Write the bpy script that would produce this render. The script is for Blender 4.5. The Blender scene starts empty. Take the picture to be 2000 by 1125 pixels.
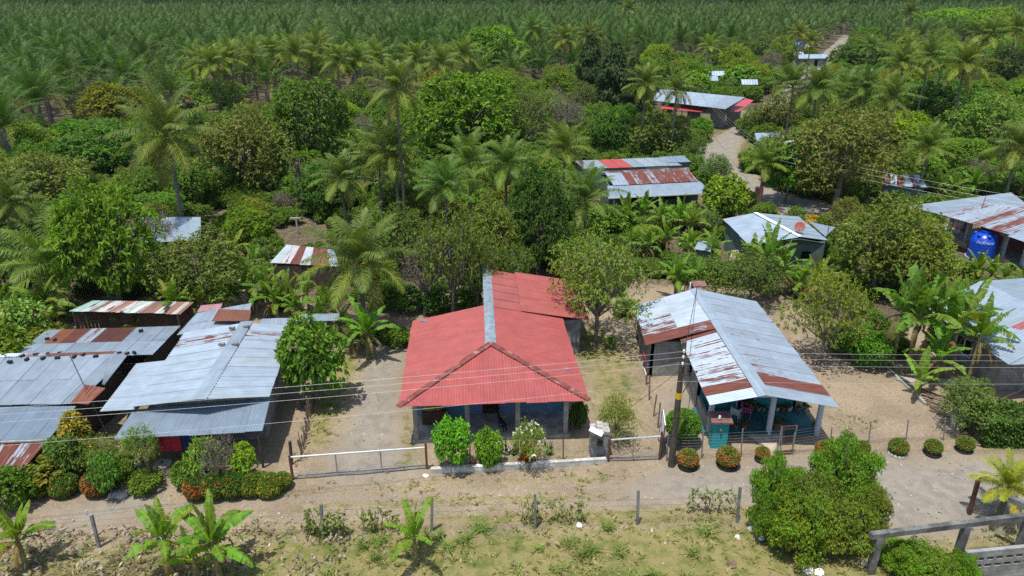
import bpy, bmesh, math, random
import numpy as np
from mathutils import Vector, Matrix
random.seed(7)
RNG = np.random.default_rng(11)
C = bpy.context.scene.collection
FPX = 1400.0; CAMZ = 22.0; PITCH = math.atan(602.0/1400.0)
CP, SP = math.cos(PITCH), math.sin(PITCH)
def ray(u, v):
    a = (562.5-v)/FPX
    return ((u-1000)/FPX, CP+a*SP, -SP+a*CP)
def P(u, v, z=0.0):                       # point of the photograph's pixel on the height z
    dx, dy, dz = ray(u, v); t = (z-CAMZ)/dz
    return Vector((dx*t, dy*t, z))
def PY(u, v, y):                          # ... on the distance y
    dx, dy, dz = ray(u, v); t = y/dy
    return Vector((dx*t, y, CAMZ+dz*t))
def proj(x, y, z):
    d = y*CP-(z-CAMZ)*SP; h = y*SP+(z-CAMZ)*CP
    return 1000+FPX*x/d, 562.5-FPX*h/d, d
# ------------------------------------------------------------------ materials
class NT:
    def __init__(s, name):
        s.m = bpy.data.materials.new(name); s.m.use_nodes = True
        s.t = s.m.node_tree; s.t.nodes.clear()
    def __call__(s, typ, ins=None, **pr):
        n = s.t.nodes.new('ShaderNode'+typ)
        for k, v in pr.items(): setattr(n, k, v)
        for k, v in (ins or {}).items():
            if isinstance(v, bpy.types.NodeSocket): s.t.links.new(v, n.inputs[k])
            else:
                if isinstance(v, tuple) and len(v) == 3 and n.inputs[k].type == 'RGBA': v = v+(1,)
                n.inputs[k].default_value = v
        return n
    def mix(s, f, a, b, bl='MIX'):
        n = s('Mix', data_type='RGBA', blend_type=bl)
        for k, v in ((0, f), (6, a), (7, b)):
            if isinstance(v, bpy.types.NodeSocket): s.t.links.new(v, n.inputs[k])
            else: n.inputs[k].default_value = v+(1,) if isinstance(v, tuple) and len(v) == 3 else v
        return n.outputs[2]
    def math(s, op, a, b=0.0, c=0.0):
        n = s('Math', {0: a, 1: b, 2: c}, operation=op); return n.outputs[0]
    def ramp(s, f, lo, hi):
        n = s('MapRange', {0: f, 1: lo, 2: hi}, interpolation_type='SMOOTHSTEP'); return n.outputs[0]
    def noise(s, vec, scale, detail=4.0, rough=.55):
        return s('TexNoise', {'Vector': vec, 'Scale': scale, 'Detail': detail, 'Roughness': rough}).outputs['Fac']
    def done(s, sh):
        s.t.links.new(sh, s('OutputMaterial').inputs['Surface']); return s.m
def leaf_mat(name, rough=.5, spec=.3, trans=.3):
    k = NT(name)
    col = k.mix(1.0, k('Attribute', attribute_name='tint').outputs['Color'], k('ObjectInfo').outputs['Color'], 'MULTIPLY')
    p = k('BsdfPrincipled', {'Base Color': col, 'Roughness': rough, 'Specular IOR Level': spec})
    t = k('BsdfTranslucent', {'Color': k.mix(1.0, col, (1.25, 1.35, .45), 'MULTIPLY')})
    return k.done(k('MixShader', {0: trans, 1: p.outputs[0], 2: t.outputs[0]}).outputs[0])
LEAF = leaf_mat('leaf', .55, .2, .34); PALM = leaf_mat('palm_leaf', .5, .2, .3); BANANA = leaf_mat('banana_leaf', .5, .22, .4)
def paint(name, rgb, rough=.7, var=.25, scale=2.5, metal=0.0, bump=.15, spec=.3, stain=None):
    k = NT(name); o = k('TexCoord').outputs['Object']
    n = k.noise(o, scale); n2 = k.noise(o, scale*9)
    f = k.math('ADD', k.math('MULTIPLY', n, .65), k.math('MULTIPLY', n2, .35))
    lo = tuple(c*(1-var) for c in rgb); hi = tuple(min(1, c*(1+var)) for c in rgb)
    col = k.mix(k.ramp(f, .35, .65), lo, hi)
    if stain: col = k.mix(k.math('MULTIPLY', k.ramp(k.noise(o, scale*.6, 6), .52, .7), .7), col, stain)
    b = k('Bump', {'Height': n2, 'Strength': bump, 'Distance': .03})
    return k.done(k('BsdfPrincipled', {'Base Color': col, 'Roughness': rough, 'Metallic': metal, 'Specular IOR Level': spec, 'Normal': b.outputs[0]}).outputs[0])
def sheet_mat(name, metal, rough, rustcols=((.085, .026, .021), (.17, .052, .032))):
    k = NT(name); at = k('Attribute', attribute_name='tint'); uv = k('UVMap').outputs[0]
    o = k('TexCoord').outputs['Object']
    st = k('Mapping', {'Vector': uv, 'Scale': (8.0, .40, 1)}).outputs[0]
    n1 = k.noise(st, 1.0, 6, .62); n2 = k.noise(o, 1.3, 5); n3 = k.noise(o, 14, 3)
    n = k.math('ADD', k.math('MULTIPLY', n1, .7), k.math('MULTIPLY', n2, .3))
    thr = k.math('MULTIPLY_ADD', at.outputs['Alpha'], -.62, .84)
    f = k.math('MULTIPLY', k.ramp(k.math('SUBTRACT', n, thr), -.015, .03), k.math('GREATER_THAN', at.outputs['Alpha'], .02))
    rust = k.mix(k.ramp(k.noise(st, 2.2, 5), .4, .62), *rustcols)
    dirt = k.mix(k.ramp(k.math('ADD', k.math('MULTIPLY', n1, .5), k.math('MULTIPLY', n2, .5)), .35, .65), (.82, .82, .80), (1.08, 1.08, 1.09))
    base = k.mix(1.0, at.outputs['Color'], dirt, 'MULTIPLY')
    base = k.mix(k.math('MULTIPLY', k.ramp(n3, .6, .75), .25), base, (.35, .34, .33))
    col = k.mix(f, base, rust)
    r = k.math('MULTIPLY_ADD', f, .4, rough); mt = k.math('MULTIPLY', k.math('SUBTRACT', 1.0, f), metal)
    b = k('Bump', {'Height': n3, 'Strength': .08, 'Distance': .02})
    return k.done(k('BsdfPrincipled', {'Base Color': col, 'Roughness': r, 'Metallic': mt, 'Normal': b.outputs[0]}).outputs[0])
ZINC = sheet_mat('zinc_sheet', .25, .5); REDTIN = sheet_mat('red_painted_sheet', 0.0, .45, ((.42, .10, .09), (.5, .16, .13)))
def block_mat(name, c1, c2, mortar, sx=.4, sy=.2, wet=None):
    k = NT(name); o = k('TexCoord').outputs['Object']; s = k('SeparateXYZ', {0: o})
    v = k('CombineXYZ', {0: k.math('ADD', s.outputs[0], s.outputs[1]), 1: s.outputs[2]}).outputs[0]
    br = k('TexBrick', {'Vector': v, 'Color1': c1, 'Color2': c2, 'Mortar': mortar, 'Scale': 1.0, 'Mortar Size': .012, 'Brick Width': sx, 'Row Height': sy})
    n = k.noise(o, 2.0, 6); col = k.mix(1.0, br.outputs[0], k.mix(k.ramp(n, .35, .7), (.7, .7, .69), (1.15, 1.14, 1.12)), 'MULTIPLY')
    b = k('Bump', {'Height': br.outputs['Fac'], 'Strength': .4, 'Distance': -.012})
    return k.done(k('BsdfPrincipled', {'Base Color': col, 'Roughness': .9, 'Normal': b.outputs[0]}).outputs[0])
BLOCK = block_mat('concrete_block', (.30, .30, .29), (.25, .25, .245), (.19, .19, .185))
BLOCKW = block_mat('whitewashed_block', (.62, .62, .60), (.52, .52, .5), (.36, .36, .35))
CONC = paint('concrete', (.30, .295, .28), .9, .3, 1.8, stain=(.16, .155, .15)); DCONC = paint('old_concrete', (.20, .20, .195), .9, .35, 2.2, stain=(.09, .09, .09))
BLUEW = paint('blue_wall_paint', (.12, .235, .37), .75, .12, 1.2); TEAL = paint('teal_wall_paint', (.02, .30, .33), .6, .10, 1.4)
TEALF = paint('teal_floor', (.03, .12, .135), .35, .3, 1.5, stain=(.09, .11, .11)); REDW = paint('maroon_wall_paint', (.23, .07, .075), .75, .15, 1.2)
GREYG = paint('grey_green_wall', (.10, .15, .14), .85, .2, 1.5); WHITE = paint('white_paint', (.72, .73, .74), .55, .08, 3)
PALEB = paint('pale_blue_column_paint', (.50, .56, .64), .6, .1, 2); DARK = paint('painted_vent_shade', (.015, .015, .018), .9, .2, 2)  # DARK is a near-black colour standing in for shade behind openings
WOOD = paint('weathered_wood', (.17, .125, .09), .85, .4, 5); DWOOD = paint('dark_wood', (.07, .05, .038), .85, .4, 5); FRAMEC = paint('stained_concrete', (.135, .135, .13), .9, .45, 2.0, stain=(.05, .05, .05)); POLEW = paint('grey_pole_wood', (.065, .055, .047), .85, .35, 4)
RUSTM = paint('rusty_steel', (.12, .055, .04), .8, .45, 6); STEEL = paint('grey_steel', (.30, .31, .32), .45, .25, 5, metal=.6); GALV = paint('galvanised_pipe', (.48, .50, .52), .4, .12, 5, metal=.3)
WIRE = paint('aluminium_wire', (.40, .40, .41), .4, .1, 5, metal=.2); BLACKW = paint('black_cable', (.03, .03, .035), .6, .2, 5); TYRE = paint('tyre_rubber', (.025, .025, .027), .8, .3, 8)
TERRA = paint('terracotta', (.33, .13, .08), .8, .2, 5); BRICKR = block_mat('red_brick', (.30, .10, .065), (.25, .085, .06), (.22, .18, .15), .24, .08); BLUEP = paint('blue_plastic', (.004, .06, .48), .28, .1, 2, spec=.5, bump=.02)
PINK = paint('pink_plastic', (.55, .10, .28), .4, .1, 3); DOGM = paint('black_fur', (.012, .011, .011), .6, .3, 14); SACK = paint('yellow_green_sack', (.30, .27, .05), .8, .25, 5); STEELD = paint('dark_glass', (.02, .025, .03), .1, .1, 3, spec=.6)
CAPM = paint('grey_ridge_metal', (.26, .33, .38), .5, .25, 2.5, metal=.3); HIPM = paint('rusty_hip_cap', (.16, .05, .04), .75, .4, 3, stain=(.42, .22, .22)); SOIL = paint('planting_soil', (.05, .038, .028), .95, .4, 6)
TILE = paint('brown_roof_tile', (.19, .10, .09), .8, .3, 5); CRATE = paint('brown_crate', (.10, .055, .04), .85, .3, 6); PAPER = paint('white_litter', (.70, .70, .68), .7, .1, 6); DISH = paint('dull_red_dish', (.30, .085, .07), .6, .2, 3)
BARK = paint('bark', (.17, .145, .12), .9, .4, 5, bump=.5); PBARK = paint('palm_bark', (.20, .175, .15), .9, .35, 6, bump=.5); CLOTHR = paint('red_cloth', (.45, .03, .05), .9, .15, 5); CLOTHB = paint('navy_cloth', (.03, .04, .16), .9, .2, 5); CLOTHW = paint('white_cloth', (.7, .7, .7), .9, .1, 5)
ROCK = paint('pale_stone', (.34, .33, .31), .9, .3, 5)
# ------------------------------------------------------------------ objects
def tag(o, label=None, cat=None, group=None, kind=None):
    if label: o['label'] = label
    if cat: o['category'] = cat
    if group: o['group'] = group
    if kind: o['kind'] = kind
    return o
def thing(name, label, cat, loc=(0, 0, 0), group=None, rz=0.0, scale=None):
    o = bpy.data.objects.new(name, None); C.objects.link(o); o.location = loc; o.rotation_euler = (0, 0, rz); o.empty_display_size = .2
    if scale: o.scale = scale
    return tag(o, label, cat, group)
def put(name, mesh, parent=None, loc=(0, 0, 0), rz=0.0, scale=None, color=None):
    o = bpy.data.objects.new(name, mesh); C.objects.link(o); o.parent = parent; o.location = loc; o.rotation_euler = (0, 0, rz)
    if scale: o.scale = scale
    if color: o.color = tuple(color)+(1,)
    return o
class G:                                  # gathers faces, then links them as ONE mesh object
    def __init__(s): s.v = []; s.f = []; s.c = []; s.m = []; s.uv = []
    def face(s, pts, mi=0, col=(1, 1, 1, 0), uv=None):
        n = len(s.v); s.v += [tuple(p) for p in pts]; s.f.append(tuple(range(n, n+len(pts)))); s.c.append(col); s.m.append(mi)
        s.uv += uv or [(p[0], p[1]) for p in pts]
    def hexa(s, b, t, mi=0, col=(1, 1, 1, 0)):          # four bottom points, four top points (anticlockwise from above)
        s.face(b[::-1], mi, col); s.face(t, mi, col)
        for i in range(4):
            j = (i+1) % 4; s.face([b[i], b[j], t[j], t[i]], mi, col)
    def box(s, x0, y0, z0, x1, y1, z1, mi=0, fr=None, col=(1, 1, 1, 0)):
        q = [(x0, y0), (x1, y0), (x1, y1), (x0, y1)]; f = fr or (lambda x, y, z: (x, y, z))
        s.hexa([f(x, y, z0) for x, y in q], [f(x, y, z1) for x, y in q], mi, col)
    def bar(s, a, b, w, h=None, mi=0):                   # rectangular bar from a to b
        a, b = Vector(a), Vector(b); d = (b-a).normalized(); h = h or w
        up = Vector((0, 0, 1)) if abs(d.z) < .9 else Vector((0, 1, 0))
        x = d.cross(up).normalized()*w/2; y = x.cross(d).normalized()*h/2
        s.hexa([a-x-y, a+x-y, b+x-y, b-x-y], [a-x+y, a+x+y, b+x+y, b-x+y], mi)
    def tube(s, pts, rad, n=6, mi=0, col=(1, 1, 1, 0), cap=True):
        pts = [Vector(p) for p in pts]; rad = rad if hasattr(rad, '__len__') else [rad]*len(pts); rings = []
        for i, p in enumerate(pts):
            d = (pts[min(i+1, len(pts)-1)]-pts[max(i-1, 0)]).normalized()
            up = Vector((0, 0, 1)) if abs(d.z) < .95 else Vector((0, 1, 0))
            x = d.cross(up).normalized(); y = x.cross(d)
            rings.append([p+(x*math.cos(6.2832*k/n)+y*math.sin(6.2832*k/n))*rad[i] for k in range(n)])
        n0 = len(s.v)
        for r in rings: s.v += [tuple(p) for p in r]
        for i in range(len(rings)-1):
            for k in range(n):
                a = n0+i*n+k; b = n0+i*n+(k+1) % n
                s.f.append((a, b, b+n, a+n)); s.c.append(col); s.m.append(mi); s.uv += [(0, 0)]*4
        if cap:
            for r, q in ((rings[0], 1), (rings[-1], -1)): s.face(r[::q], mi, col)
    def lathe(s, c, prof, n=16, mi=0, col=(1, 1, 1, 0)):
        c = Vector(c); n0 = len(s.v)
        for r, z in prof: s.v += [(c.x+r*math.cos(6.2832*k/n), c.y+r*math.sin(6.2832*k/n), c.z+z) for k in range(n)]
        for i in range(len(prof)-1):
            for k in range(n):
                a = n0+i*n+k; b = n0+i*n+(k+1) % n; s.f.append((a, b, b+n, a+n)); s.c.append(col); s.m.append(mi); s.uv += [(0, 0)]*4
        for i, q in ((0, -1), (len(prof)-1, 1)):
            if prof[i][0] > 1e-4:
                s.f.append(tuple([n0+i*n+k for k in range(n)][::q])); s.c.append(col); s.m.append(mi); s.uv += [(0, 0)]*n
    def leafs(s, V, Fq, col, mi=0):                      # numpy arrays: vertices, faces, colours per face
        n0 = len(s.v); s.v += V.tolist(); k = len(Fq[0])
        s.f += [tuple(r) for r in (np.asarray(Fq)+n0).tolist()]; s.c += [tuple(c) for c in col]; s.m += [mi]*len(Fq); s.uv += [(0, 0)]*(k*len(Fq))
    def mesh(s, name, mats, smooth=False):
        me = bpy.data.meshes.new(name); me.from_pydata(s.v, [], s.f); me.update()
        for m in (mats if isinstance(mats, (list, tuple)) else [mats]): me.materials.append(m)
        me.polygons.foreach_set('material_index', s.m)
        a = me.attributes.new('tint', 'FLOAT_COLOR', 'FACE'); a.data.foreach_set('color', np.array([c if len(c) == 4 else tuple(c)+(1,) for c in s.c], np.float32).ravel())
        u = me.uv_layers.new(name='UVMap'); u.data.foreach_set('uv', np.array(s.uv, np.float32).ravel())
        if smooth: me.polygons.foreach_set('use_smooth', [True]*len(me.polygons))
        return me
    def obj(s, name, mats, parent=None, smooth=False, loc=None):      # vertices are in world space; the parent sits at loc
        me = s.mesh(name, mats, smooth)
        if parent is not None: me.transform((Matrix.Translation(parent.location) @ parent.rotation_euler.to_matrix().to_4x4()).inverted())
        return put(name, me, parent)
def frame(o, ang):
    c, s = math.cos(ang), math.sin(ang)
    return lambda x, y, z=0.0: Vector((o[0]+x*c-y*s, o[1]+x*s+y*c, z))
def wall(g, a, b, z0, z1, th=.15, holes=(), mi=0):       # wall with real openings (s0, s1, z0, z1)
    a, b = Vector((a[0], a[1], 0)), Vector((b[0], b[1], 0)); d = b-a; L = d.length; d /= L; n = Vector((-d.y, d.x, 0))*th
    S = sorted({0, L}.union(*[{h[0], h[1]} for h in holes])); Z = sorted({z0, z1}.union(*[{h[2], h[3]} for h in holes]))
    for i in range(len(S)-1):
        for j in range(len(Z)-1):
            sm, zm = (S[i]+S[i+1])/2, (Z[j]+Z[j+1])/2
            if any(h[0] < sm < h[1] and h[2] < zm < h[3] for h in holes): continue
            p, q = a+d*S[i], a+d*S[i+1]
            bt = [p, q, q+n, p+n]
            g.hexa([x+Vector((0, 0, Z[j])) for x in bt], [x+Vector((0, 0, Z[j+1])) for x in bt], mi)
def window(parent, a, b, hole, name='window', frame_m=None, th=.15):
    a, b = Vector((a[0], a[1], 0)), Vector((b[0], b[1], 0)); d = (b-a).normalized(); n = Vector((-d.y, d.x, 0)); s0, s1, z0, z1 = hole
    pt = lambda s, z, o: a+d*s+n*o+Vector((0, 0, z))
    g = G()
    for s, e in ((s0+.03, s0+.03), (s1-.03, s1-.03), ((s0+s1)/2, (s0+s1)/2)): g.bar(pt(s, z0, .03), pt(e, z1, .03), .06)
    for z in (z0+.03, z1-.03): g.bar(pt(s0, z, .02), pt(s1, z, .02), .06)
    o = g.obj(name, frame_m or WHITE, parent)
    g2 = G(); q = [pt(s0, z0, .06), pt(s1, z0, .06), pt(s1, z1, .06), pt(s0, z1, .06)]; r = [x+n*.01 for x in q]
    g2.hexa(q, r); me = g2.mesh('pane', STEELD); me.transform(Matrix.Translation(-parent.location)); put('pane', me, o)
    return o
def sheets(g, A, B, Cc, D, nu, nv, colfn, pitch=.15, amp=.018, jit=.008, lift=0.0, mi=0, ov=.04, seed=1, alt=.004, tmax=None):
    """corrugated roofing: A-B eave, D-Cc ridge; nu x nv overlapping sheets, ribs run down the slope"""
    A, B, Cc, D = map(Vector, (A, B, Cc, D)); rg = random.Random(seed)
    N = (B-A).cross(D-A).normalized()
    if N.z < 0: N = -N
    W = ((B-A).length+(Cc-D).length)/2; H = ((D-A).length+(Cc-B).length)/2
    pt = lambda s, t: (A*(1-s)+B*s)*(1-t)+(D*(1-s)+Cc*s)*t
    for j in range(nv):
        for i in range(nu):
            s0, s1 = i/nu, min(1, (i+1)/nu+ov/W); t0, t1 = j/nv-(0 if j == 0 else .08/H), (j+1)/nv
            off = lift+.012*j+(alt if i % 2 else 0)+rg.uniform(0, jit); tl = rg.uniform(-jit, jit)*1.5
            n = max(2, int(round((s1-s0)*W/pitch*4))); col = tuple(colfn(i, j)); n0 = len(g.v)
            sh = rg.uniform(-.03, .05)/H if j == 0 else 0
            for k in range(n+1):
                s = s0+(s1-s0)*k/n; w = amp*(1, 0.2, -1, 0.2)[k % 4] if amp else 0
                for t, e in ((t0+sh, 0), (t1 if tmax is None else max(t0+sh+.001, min(t1, tmax(s))), 1)):
                    p = pt(s, t)+N*(off+w+tl*(s-s0)/(s1-s0)*(1-e)); g.v.append(tuple(p)); g.v.append(tuple(p-N*.012))
            for k in range(n):
                a = n0+4*k; b = a+4; ss = [(s0+(s1-s0)*(k+q)/n)*W+j*3.7 for q in (0, 1)]
                uvq = [(ss[0], t0*H), (ss[1], t0*H), (ss[1], t1*H), (ss[0], t1*H)]
                for fc, uq in (((a, b, b+2, a+2), uvq), ((a+1, a+3, b+3, b+1), uvq), ((a, a+1, b+1, b), uvq), ((a+2, b+2, b+3, a+3), uvq)):
                    g.f.append(fc); g.c.append(col); g.m.append(mi); g.uv += uq
            for a in (n0, n0+4*n):
                g.f.append((a, a+2, a+3, a+1)); g.c.append(col); g.m.append(mi); g.uv += [(0, 0)]*4
Z0 = (.275, .338, .405)
def zinc(v=1.0, rust=0.0, tone=(1, 1, 1)): return (Z0[0]*v*tone[0], Z0[1]*v*tone[1], Z0[2]*v*tone[2], rust)
def zfun(seed, lo=.8, hi=1.08, rust=lambda i, j: 0.0):
    def f(i, j):
        r = random.Random(seed*101+i*13+j*7); return zinc(r.uniform(lo, hi), rust(i, j), (r.uniform(.95, 1), 1, r.uniform(.98, 1.05)))
    return f
def wire(g, a, b, sag, r, n=14, mi=0):
    a, b = Vector(a), Vector(b)
    g.tube([a.lerp(b, k/n)+Vector((0, 0, -4*sag*(k/n)*(1-k/n))) for k in range(n+1)], r, 4, mi)
# ------------------------------------------------------------------ vegetation: meshes made once, shared by every copy
def nrm(a): return a/np.maximum(np.linalg.norm(a, axis=-1, keepdims=True), 1e-9)
def leaf_quads(g, rg, pos, out, nlf, ll, lw, cols, droop=.35, spread=.9, mi=0):
    """a rosette of nlf leaves at every pos"""
    n = len(pos); p = np.repeat(pos, nlf, 0); o = np.repeat(out, nlf, 0); c = np.repeat(cols, nlf, 0)
    d = nrm(o*.6+rg.normal(size=(n*nlf, 3))*spread*.6+np.array([0, 0, -droop])); nn = nrm(o*.5+np.array([0, 0, .6])+rg.normal(size=d.shape)*.35)
    s = nrm(np.cross(d, nn)); L = (ll*rg.uniform(.7, 1.25, (n*nlf, 1))); w = s*lw*rg.uniform(.8, 1.2, (n*nlf, 1))*.5
    p = p+rg.normal(size=p.shape)*ll*.15; m = p+d*L*.5
    V = np.stack([p, m+w, p+d*L+np.array([0, 0, -.12])*L, m-w], 1).reshape(-1, 3)
    F = np.arange(n*nlf*4).reshape(-1, 4); c = c*rg.uniform(.72, 1.28, (n*nlf, 1))
    g.leafs(V, F, np.clip(c, 0, 1), mi)
def lobes(rg, K, R, zb, zt, lr, zmin=-.55, wild=(.8, 1.08)):
    i = np.arange(K)+.5; z = zmin+(1-zmin)*i/K; a = i*2.39996+rg.uniform(0, 6); r = np.sqrt(np.maximum(0, 1-z*z))
    d = np.stack([r*np.cos(a), r*np.sin(a), z], 1)+rg.normal(size=(K, 3))*.12
    rz = (zt-zb)/2; f = (1-lr)
    c = d*np.array([R*f, R*f, rz*f])*rg.uniform(wild[0], wild[1], (K, 1))+np.array([0, 0, zb+rz])
    return c, R*lr*rg.uniform(.75, 1.25, K), rz/R
def crown(seed, R, zb, zt, K=24, lr=.36, ncl=70, nlf=7, ll=.32, lw=.13, base=(.07, .125, .028), alt=None, altf=0.0, droop=.35, zmin=-.55, skip=.8, colvar=.22, shag=(.72, 1.05)):
    rg = np.random.default_rng(seed); g = G(); c, r, sq = lobes(rg, K, R, zb, zt, lr, zmin, (.62, 1.22) if shag[1] > 1.1 else (.82, 1.05))
    sq = min(1.15, max(.55, sq))
    for k in range(K):
        d = nrm(rg.normal(size=(ncl, 3))+np.array([0, 0, .25])); p = c[k]+d*r[k]*np.array([1, 1, sq])*rg.uniform(shag[0], shag[1], (ncl, 1))
        keep = np.ones(ncl, bool)
        for q in range(K):
            if q != k: keep &= np.linalg.norm((p-c[q])/np.array([1, 1, sq]), axis=1) > r[q]*skip
        p, d = p[keep], d[keep]
        if not len(p): continue
        lc = np.array(base)*1.3*rg.uniform(1-colvar, 1+colvar)
        cols = lc*rg.uniform(.8, 1.2, (len(p), 1))
        if alt is not None:
            a = rg.uniform(size=len(p)) < altf*rg.uniform(.3, 1.7); cols[a] = np.array(alt)*rg.uniform(.8, 1.2, (a.sum(), 1))
        leaf_quads(g, rg, p, d, nlf, ll, lw, cols, droop)
    return g, c, r
def limbs(seed, c, r, H1, tr, twigs=0, fork=1, lean=.1, rmin=.025):
    rg = random.Random(seed); g = G(); top = Vector((rg.uniform(-lean, lean), rg.uniform(-lean, lean), H1))
    g.tube([(0, 0, -.1), (0, 0, .15), top*.5+Vector((rg.uniform(-.1, .1), 0, 0)), top], [tr*1.5, tr*1.1, tr*.9, tr*.8], 8)
    for k in range(len(c)):
        e = Vector(c[k].tolist()); m = top.lerp(e, .5)+Vector((rg.uniform(-.25, .25), rg.uniform(-.25, .25), rg.uniform(-.1, .35)))
        g.tube([top-Vector((0, 0, .05)), m, e], [tr*.55, tr*.32, rmin], 5)
        for _ in range(twigs):
            d = Vector((rg.gauss(0, 1), rg.gauss(0, 1), rg.gauss(.4, 1))).normalized(); b = m.lerp(e, rg.uniform(.3, 1)); t = b+d*float(r[k])*rg.uniform(.7, 1.15)
            g.tube([b, b.lerp(t, .5)+Vector((rg.uniform(-.1, .1), rg.uniform(-.1, .1), .05)), t], [rmin*.8, rmin*.6, rmin*.3], 4, cap=False)
    return g
PROTO = {}
def tree_proto(key, seed, R, H, zb, trunkh, tr, twigs=0, leafless=False, bark=BARK, nlimb=None, leafm=LEAF, **kw):
    g, c, r = crown(seed, R, zb, H, **kw)
    n = nlimb or len(c)
    t = limbs(seed, c[:n] if nlimb is None else c[::max(1, len(c)//n)], r, trunkh, tr, twigs)
    PROTO[key] = dict(crown=None if leafless else g.mesh(key+'_crown', leafm), trunk=t.mesh(key+'_trunk', bark, True), R=R, H=H, zb=zb)
    j = G(); j.v = list(t.v); j.f = list(t.f); j.c = list(t.c); j.m = [1]*len(t.f); j.uv = list(t.uv)
    if not leafless:
        n0 = len(j.v); j.v += g.v; j.f += [tuple(i+n0 for i in f) for f in g.f]; j.c += g.c; j.m += [0]*len(g.f); j.uv += g.uv
    PROTO[key]['whole'] = j.mesh(key+'_whole', [leafm, bark])
GB = (.108, .166, .021)
for q in (0, 1, 2):
    tree_proto('mango%d' % q, 21+q, 3.5, 7.5, .3, 2.2, .22, K=30, lr=.32, ncl=100, nlf=7, ll=.34, lw=.12, base=GB, alt=(.15, .19, .05), altf=.10, shag=(.72, 1.08))
    tree_proto('loose%d' % q, 31+q, 3.5, 7.0, .7, 2.4, .17, K=22, lr=.30, ncl=110, nlf=5, ll=.24, lw=.11, base=(.118, .158, .034), alt=(.20, .22, .05), altf=.16, skip=.6, twigs=3, bark=BARK, shag=(.6, 1.2))
    tree_proto('sparse%d' % q, 41+q, 3.2, 5.5, .9, 1.5, .15, K=18, lr=.30, ncl=65, nlf=5, ll=.21, lw=.09, base=(.125, .172, .036), alt=(.24, .25, .05), altf=.25, skip=.2, twigs=9, shag=(.5, 1.3))
for q in (0, 1):
    tree_proto('bare%d' % q, 51+q, 3.0, 6.0, 1.0, 1.8, .14, K=20, lr=.34, ncl=14, nlf=3, ll=.16, lw=.08, base=(.14, .12, .08), skip=0, twigs=26)
    tree_proto('bush%d' % q, 61+q, 1.2, 1.9, .02, .5, .05, K=16, lr=.38, ncl=80, nlf=5, ll=.17, lw=.085, base=GB, alt=(.15, .19, .04), altf=.15, zmin=-.75, twigs=1)
    tree_proto('shrub%d' % q, 66+q, 1.1, 2.2, .35, .6, .045, K=14, lr=.34, ncl=34, nlf=5, ll=.2, lw=.085, base=(.105, .175, .034), alt=(.22, .24, .05), altf=.2, skip=.3, twigs=4)
    tree_proto('bigleaf%d' % q, 71+q, 2.6, 5.0, .5, 1.6, .13, K=22, lr=.34, ncl=46, nlf=6, ll=.42, lw=.2, base=(.105, .19, .028), alt=(.2, .25, .04), altf=.15, twigs=2)
for q in (0, 1): tree_proto('vinebush%d' % q, 301+q, 2.4, 2.9, .0, .8, .08, K=40, lr=.23, ncl=(170, 130)[q], nlf=5, ll=.13, lw=.065, base=((.10, .175, .026), (.115, .16, .032))[q], alt=(.24, .26, .05), altf=.22, zmin=-.6, twigs=7, colvar=.38, skip=.45, shag=(.55, 1.35))
def column_tree(key, seed, R, H):
    rg = np.random.default_rng(seed); g = G(); n = 3600
    z = rg.uniform(.6, H, n); a = rg.uniform(0, 6.283, n); tt = z/H
    rad = R*np.clip(np.minimum(1, (1-tt)*3.2)*(.8+.2*np.sin(z*2.1+np.sin(a*3)*1.5)), .08, 1)*rg.uniform(.45, 1.05, n)
    p = np.stack([rad*np.cos(a), rad*np.sin(a), z], 1); o = np.stack([np.cos(a), np.sin(a), np.zeros(n)], 1)
    leaf_quads(g, rg, p, o, 4, .5, .12, np.array((.05, .092, .022))*rg.uniform(.6, 1.4, (n, 1)), 1.3)
    t = G(); t.tube([(0, 0, -.1), (0, 0, H*.6), (0, 0, H*.97)], [.2, .12, .03], 6)
    PROTO[key] = dict(crown=g.mesh(key, LEAF), trunk=t.mesh(key+'_trunk', BARK), R=R, H=H, zb=.6)
column_tree('column0', 5, 1.5, 12); column_tree('column1', 6, 1.8, 11)
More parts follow.
